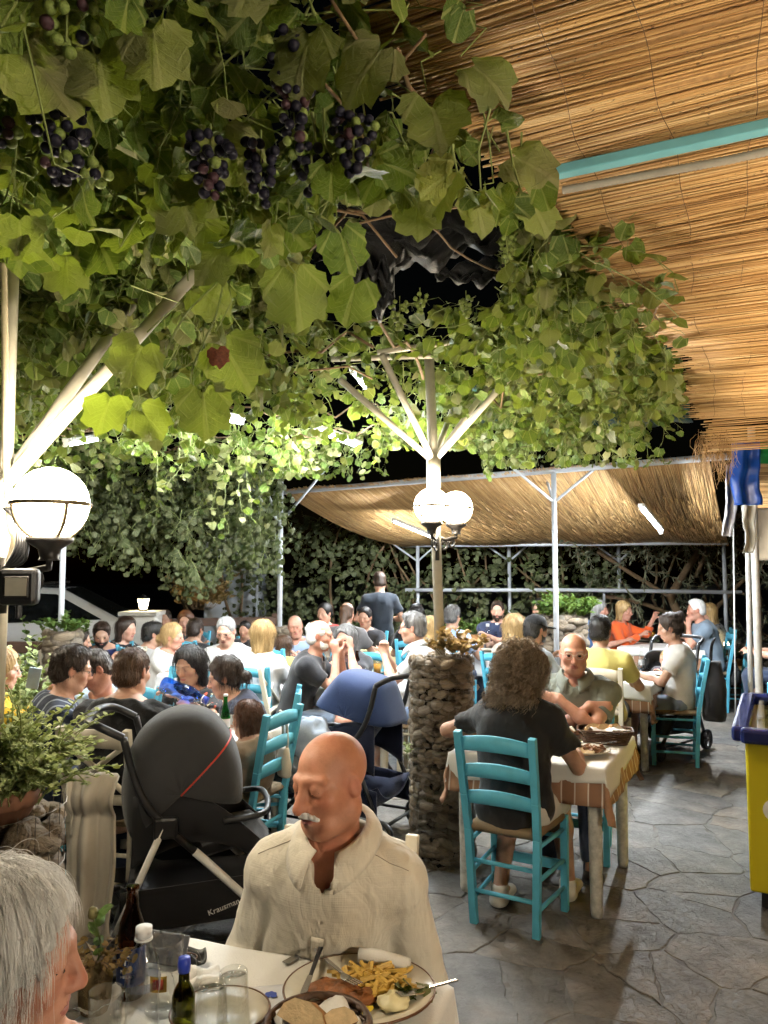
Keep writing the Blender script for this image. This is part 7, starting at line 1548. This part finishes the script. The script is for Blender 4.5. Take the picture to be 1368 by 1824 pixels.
# ---- near right table
gp = plate('round plate of gyros and salad on the near right table', 1042, 1342, .135, .125, TZ, 'stoneware', None); gc = gp.location.copy()
meat = mat('grilled_meat', (.24, .11, .045), .6, var=.5, scale=40, bump=.5); t = thing('gyros_meat', 'pile of grilled gyros meat on the round plate', 'meat', gc+Vector((.04, .0, .012)))
for k in range(34): inst('meat_strip', FR[k % 4] if False else None, t) if False else MB().box((0, 0, 0), (r.uniform(.025, .05), r.uniform(.012, .02), .006)).build('meat_strip', meat, t, loc=(r.gauss(0, .032), r.gauss(0, .03), r.uniform(.0, .022)), rot=(r.gauss(0, .4), r.gauss(0, .4), r.uniform(0, 3)), bevel=.002)
o = MB().lathe([(0, 0), (.07, .0), (.075, .005), (.07, .010), (0, .011)], 24).build('pita_bread', M['crumb'], None, True, gc+Vector((-.035, -.04, .014))); tag(o, 'flat pita bread at the front of the gyros plate', 'bread')
t = thing('salad_garnish', 'green salad at the left of the gyros plate', 'salad', gc+Vector((-.07, .03, .02)))
for k in range(14): inst('salad_leaf', LM[k % 9], t, (r.gauss(0, .02), r.gauss(0, .02), r.uniform(0, .02)), (r.gauss(0, .5), r.gauss(0, .5), r.uniform(0, 6)), (.05,)*3)
cutlery('table_fork', 'fork resting on the rim of the gyros plate', gc+Vector((.09, .05, .045)), -1.9, .1)
bk = G(1078, 1322, TZ); basket('rectangular dark wicker bread basket on the near right table', bk, 1.0, .065, M['wicker'], math.radians(-14), rect=(.145, .085), rows=7)
paper_sheet('basket_paper', 'white paper sticking out of the rectangular bread basket', 'paper', bk+Vector((.02, .0, .052)), .22, .14, .3, .03, 15)
for k, (x, lb) in enumerate(((-.06, 'left'), (.0, 'middle'), (.06, 'right'))): bread(lb+' bread slice in the rectangular basket', bk+Vector((x, .01, .055)), (1.2, .1*k, .3*k), .10, s_=1.3)
plate('dark plate with a used napkin behind the gyros plate', 1000, 1312, .12, .10, TZ, 'brown_rim', None); paper_sheet('crumpled_napkin', 'crumpled napkin on the dark plate of the near right table', 'napkin', G(1000, 1312, TZ)+Vector((0, 0, .02)), .14, .10, .2, .028, 21)
# ---- other tables
plate('flat grey plate on the table of the woman in white T-shirt', 1178, 1204, .14, .11, TZ, 'stoneware', None); glassware('tumbler', 'tumbler of water in front of the man in yellow', 1134, 1200, fill='water'); glassware('tumbler', 'second tumbler near the pram', 1150, 1192); bottle('small clear bottle on the table of the woman in white T-shirt', 1143, 1190, 'clear', h=.8)
bottle('large clear water bottle in front of the white-bearded man', 622, 1206, 'pet', h=1.5); bottle('brown beer bottle with a red label on the bearded man\'s table', 636, 1208, 'redbeer'); glassware('tumbler', 'clear tumbler beside the red-labelled beer', 651, 1210, fill='water'); glassware('tumbler', 'glass of orange drink left of the man in white polo', 672, 1202, fill='beer', s_=1.2); glassware('tumbler', 'tumbler next to the orange drink', 688, 1198, fill='beer'); plate('white dinner plate on the bearded man\'s table', 665, 1200, .12, .11, TZ, 'stoneware', None)
glassware('wine', 'wine glass of white wine on the family table', 353, 1303, fill=None); bottle('green glass bottle on the family table', 401, 1304, 'green'); bottle('clear glass bottle behind the green bottle', 416, 1298, 'clear'); o = MB().box((0, 0, 0), (.075, .15, .008)).build('mobile_phone', M['black_plastic'], None, False, G(384, 1296, TZ)+Vector((0, 0, .006)), (0, 0, .9), bevel=.003); tag(o, 'black phone lying on the family table', 'phone'); plate('white plate in front of the woman with long black hair', 372, 1284, .12, .11, TZ, 'stoneware', None)
bottle('large blue plastic water bottle held by the black-haired woman', 290, 1218, 'bluepet', Y=4.95, h=1.55, tilt=(.25, 1.9, .1))
o = MB().box((0, 0, 0), (.07, .008, .14)).build('mobile_phone', mat('pale_phone', (.45, .55, .62), .3), None, False, P(60, 1208, 4.6), (.4, .2, .3), bevel=.003); tag(o, 'pale phone held up by the woman in the yellow jacket', 'phone')
for px, py, k, lb in ((885, 1150, 'pet', 'tall clear water bottle on the table of the man in navy'), (869, 1152, 'pet', 'shorter water bottle left of the tall one, man in navy\'s table'), (527, 1165, 'bluepet', 'blue water bottle behind the white-bearded man'), (545, 1160, 'pet', 'clear bottle next to the blue water bottle at the back'), (440, 1172, 'clear', 'small bottle between the printed T-shirt and the blonde')): bottle(lb, px, py, k, h=1.4 if 'pet' in k else None)
for px, py, lb, f_, k in ((1143, 1138, 'left beer mug on the far right table', 'beer', 'mug'), (1163, 1136, 'right beer mug on the far right table', 'beer', 'mug'), (845, 1155, 'tumbler on the table of the man in navy', 'water', 'tumbler'), (905, 1155, 'tumbler beside the long-haired blonde', 'water', 'tumbler'), (1185, 1140, 'tumbler near the man in the grey-blue polo', None, 'tumbler'), (210, 1168, 'tumbler on the back left table', 'water', 'tumbler'), (190, 1165, 'small glass in front of the dark-bearded man', 'water', 'tumbler'), (420, 1178, 'tumbler in front of the man in printed T-shirt', 'water', 'tumbler')): glassware(k, lb, px, py, fill=f_)
for px, py, lb in ((400, 1182, 'white plate in front of the man in the printed T-shirt'), (870, 1160, 'white plate on the table of the man in navy'), (200, 1172, 'white plate on the back left table'), (1150, 1142, 'white plate on the far right beer table')): plate(lb, px, py, .12, .11, TZ, 'stoneware', None)
# ================================================================== right edge: tarp, posts, planters, pram
def cyl_post(label, px, y0, y1, Y, r_, m_, name='support_post', lean=0.0):
    a = P(px, y1, Y); t = thing(name, label, 'post', (a.x, Y, 0)); b = P(px+lean, y0, Y); MB().tube([(0, 0, 0), (b.x-a.x, 0, b.z)], r_, 12).build('upright', M[m_], t, True)
cyl_post('pale square post under the reed roof at the right edge', 1352, 760, 1245, 6.4, .030, 'white_paint', lean=-14); cyl_post('thin white post left of the pale post at the right edge', 1336, 860, 1250, 7.0, .022, 'white_paint', lean=-6); cyl_post('thin cable post beside the far right teal chairs', 1306, 930, 1150, 9.0, .008, 'white_paint')
M['blue_tarp'] = mat('blue_vinyl_tarp', (.012, .075, .42), .30, var=.12, scale=5, bump=.15, bscale=14)
def tarp(name, label, m_, x0, x1, y0, y1, Y, amp, seed, nu=14, nv=24):
    def fn(u, v):
        p_ = P(x0+(x1-x0)*u, y0+(y1-y0)*v, Y); return p_+Vector((.02*math.sin(v*7+seed)*v, amp*math.sin(u*9+v*2+seed)+amp*.7*noise.noise(Vector((u*3, v*6, seed))), 0))
    o = MB().sheet(fn, nu, nv).build(name, m_, None, True, solid=.004); tag(o, label, 'tarp'); return o
tarp('vinyl_tarp', 'shiny blue vinyl tarp hanging from the corner of the reed roof', M['blue_tarp'], 1304, 1352, 786, 900, 6.3, .025, 1); tarp('vinyl_tarp', 'green vinyl panel at the right edge beside the blue tarp', mat('green_vinyl', (.02, .30, .08), .35), 1348, 1420, 788, 826, 6.4, .01, 2); tarp('cloth_rag', 'white rag tied to the post below the blue tarp', cloth('white_rag', (.55, .54, .50), wr=.8), 1322, 1346, 900, 985, 6.2, .03, 3); tarp('net_scrap', 'pale bundled netting hanging left of the blue tarp', cloth('pale_netting', (.40, .38, .38), wr=.9, scale=120), 1290, 1312, 830, 955, 6.6, .05, 4)
tarp('canvas_awning', 'brown canvas awning at the right edge below the reed blind', cloth('brown_canvas', (.30, .23, .15)), 1340, 1450, 905, 998, 8.5, .02, 5)
bl_ = thing('reed_blind', 'reed blind hanging at the right edge behind the blue tarp', 'reed blind'); mb = MB(); tv = []; r = random.Random(8)
for k in range(60): 
    a = P(1325, 792+k*1.9, 8.2); vv, ff = reed_geom(a, Vector((1, 0, 0)), 1.4, .006, (0, r.gauss(0, .003)), 4, 2); mb.add(vv, ff); tv += [r.random()]*len(vv)
o = mb.build('reed_mat', M['reed_mass'], bl_, True); tone_attr(o.data, tv); tag(o, kind='stuff')
# timber planter boxes and stone wall at the right
M['orange_wood'] = mat('orange_stained_timber', (.34, .16, .05), .6, var=.2, scale=8, bump=.2)
def planter(label, px, py, Y, w_, seed, lb2):
    c = P(px, py, Y); t = thing('planter_box', label, 'planter', (c.x, Y, c.z-.30)); 
    for k in range(3): MB().box((0, -.15, .05+.10*k), (w_, .03, .09)).build('plank', M['orange_wood'], t, bevel=.004)
    for s_ in (-1, 1): MB().box((s_*w_/2, 0, .15), (.04, .34, .32)).build('end_board', M['orange_wood'], t, bevel=.004)
    MB().box((0, 0, .26), (w_-.05, .27, .02)).build('soil', M['core'], t)
    for s_ in (-1, 1): MB().box((s_*(w_/2-.06), 0, (-(c.z-.30))/2), (.07, .07, c.z-.30)).build('leg', M['orange_wood'], t)
    herb(lb2, (c.x, Y, c.z), 30, .22, w_*.8, .05, M['bush'], None, seed)
planter('orange timber planter behind the far right teal chairs', 1276, 1172, 11.2, .9, 51, 'low green plants in the timber planter at the far right'); planter('orange timber planter behind the man in light blue', 840, 1128, 10.9, .9, 52, 'green plants in the timber planter behind the man in light blue')
t = thing('rubble_wall', 'low rubble stone wall at the far right behind the chairs', 'wall', (P(1290, 1200, 11.6).x, 11.7, 0)); r = random.Random(4)
MB().box((0, .1, .30), (2.4, .28, .60)).build('core', M['core'], t)
for k in range(150): inst('stone', PEB[r.randrange(6)].me, t, (r.uniform(-1.2, 1.2), -.06+r.gauss(0, .02), r.uniform(.03, .62)), (r.gauss(0, .3), r.gauss(0, .3), r.uniform(0, 3)), (r.uniform(.05, .09), r.uniform(.04, .07), r.uniform(.03, .06)))
c = P(1294, 1148, 9.9); t = thing('bulb_lamp', 'small bare lit bulb at the far right behind the teal chairs', 'lamp', (c.x, c.y, 0)); MB().tube([(0, 0, 0), (0, 0, c.z-.05)], .012, 8).build('stem', M['iron'], t); MB().lathe([(.016, -.05), (.018, -.03), (.034, 0), (.026, .026), (0, .036)], 14).build('bulb', M['lantern'], t, True, (0, 0, c.z))
f = P(1300, 1200, 9.7); chair('blue', f.x, 9.75, math.radians(60), 'teal chair at the far right beyond the man in the grey-blue polo, unoccupied')
c5 = G(292, 1330, 0); chair('blue', P(292, 1200, 5.7).x, 5.9, math.radians(160), 'teal chair with nobody on it behind the woman with the blue bottle')
# pram of the baby
stroller('grey pram with a black arched handle holding the baby', (P(1178, 1200, 7.35).x, 7.42, .012), math.radians(130), C('grey_pram', (.10, .11, .12)), M['black_seat'], M['black_plastic'], R_=.26, th=(200, 95), zh=.66)
print('OBJS', len(bpy.data.objects), 'flag', n_flag)
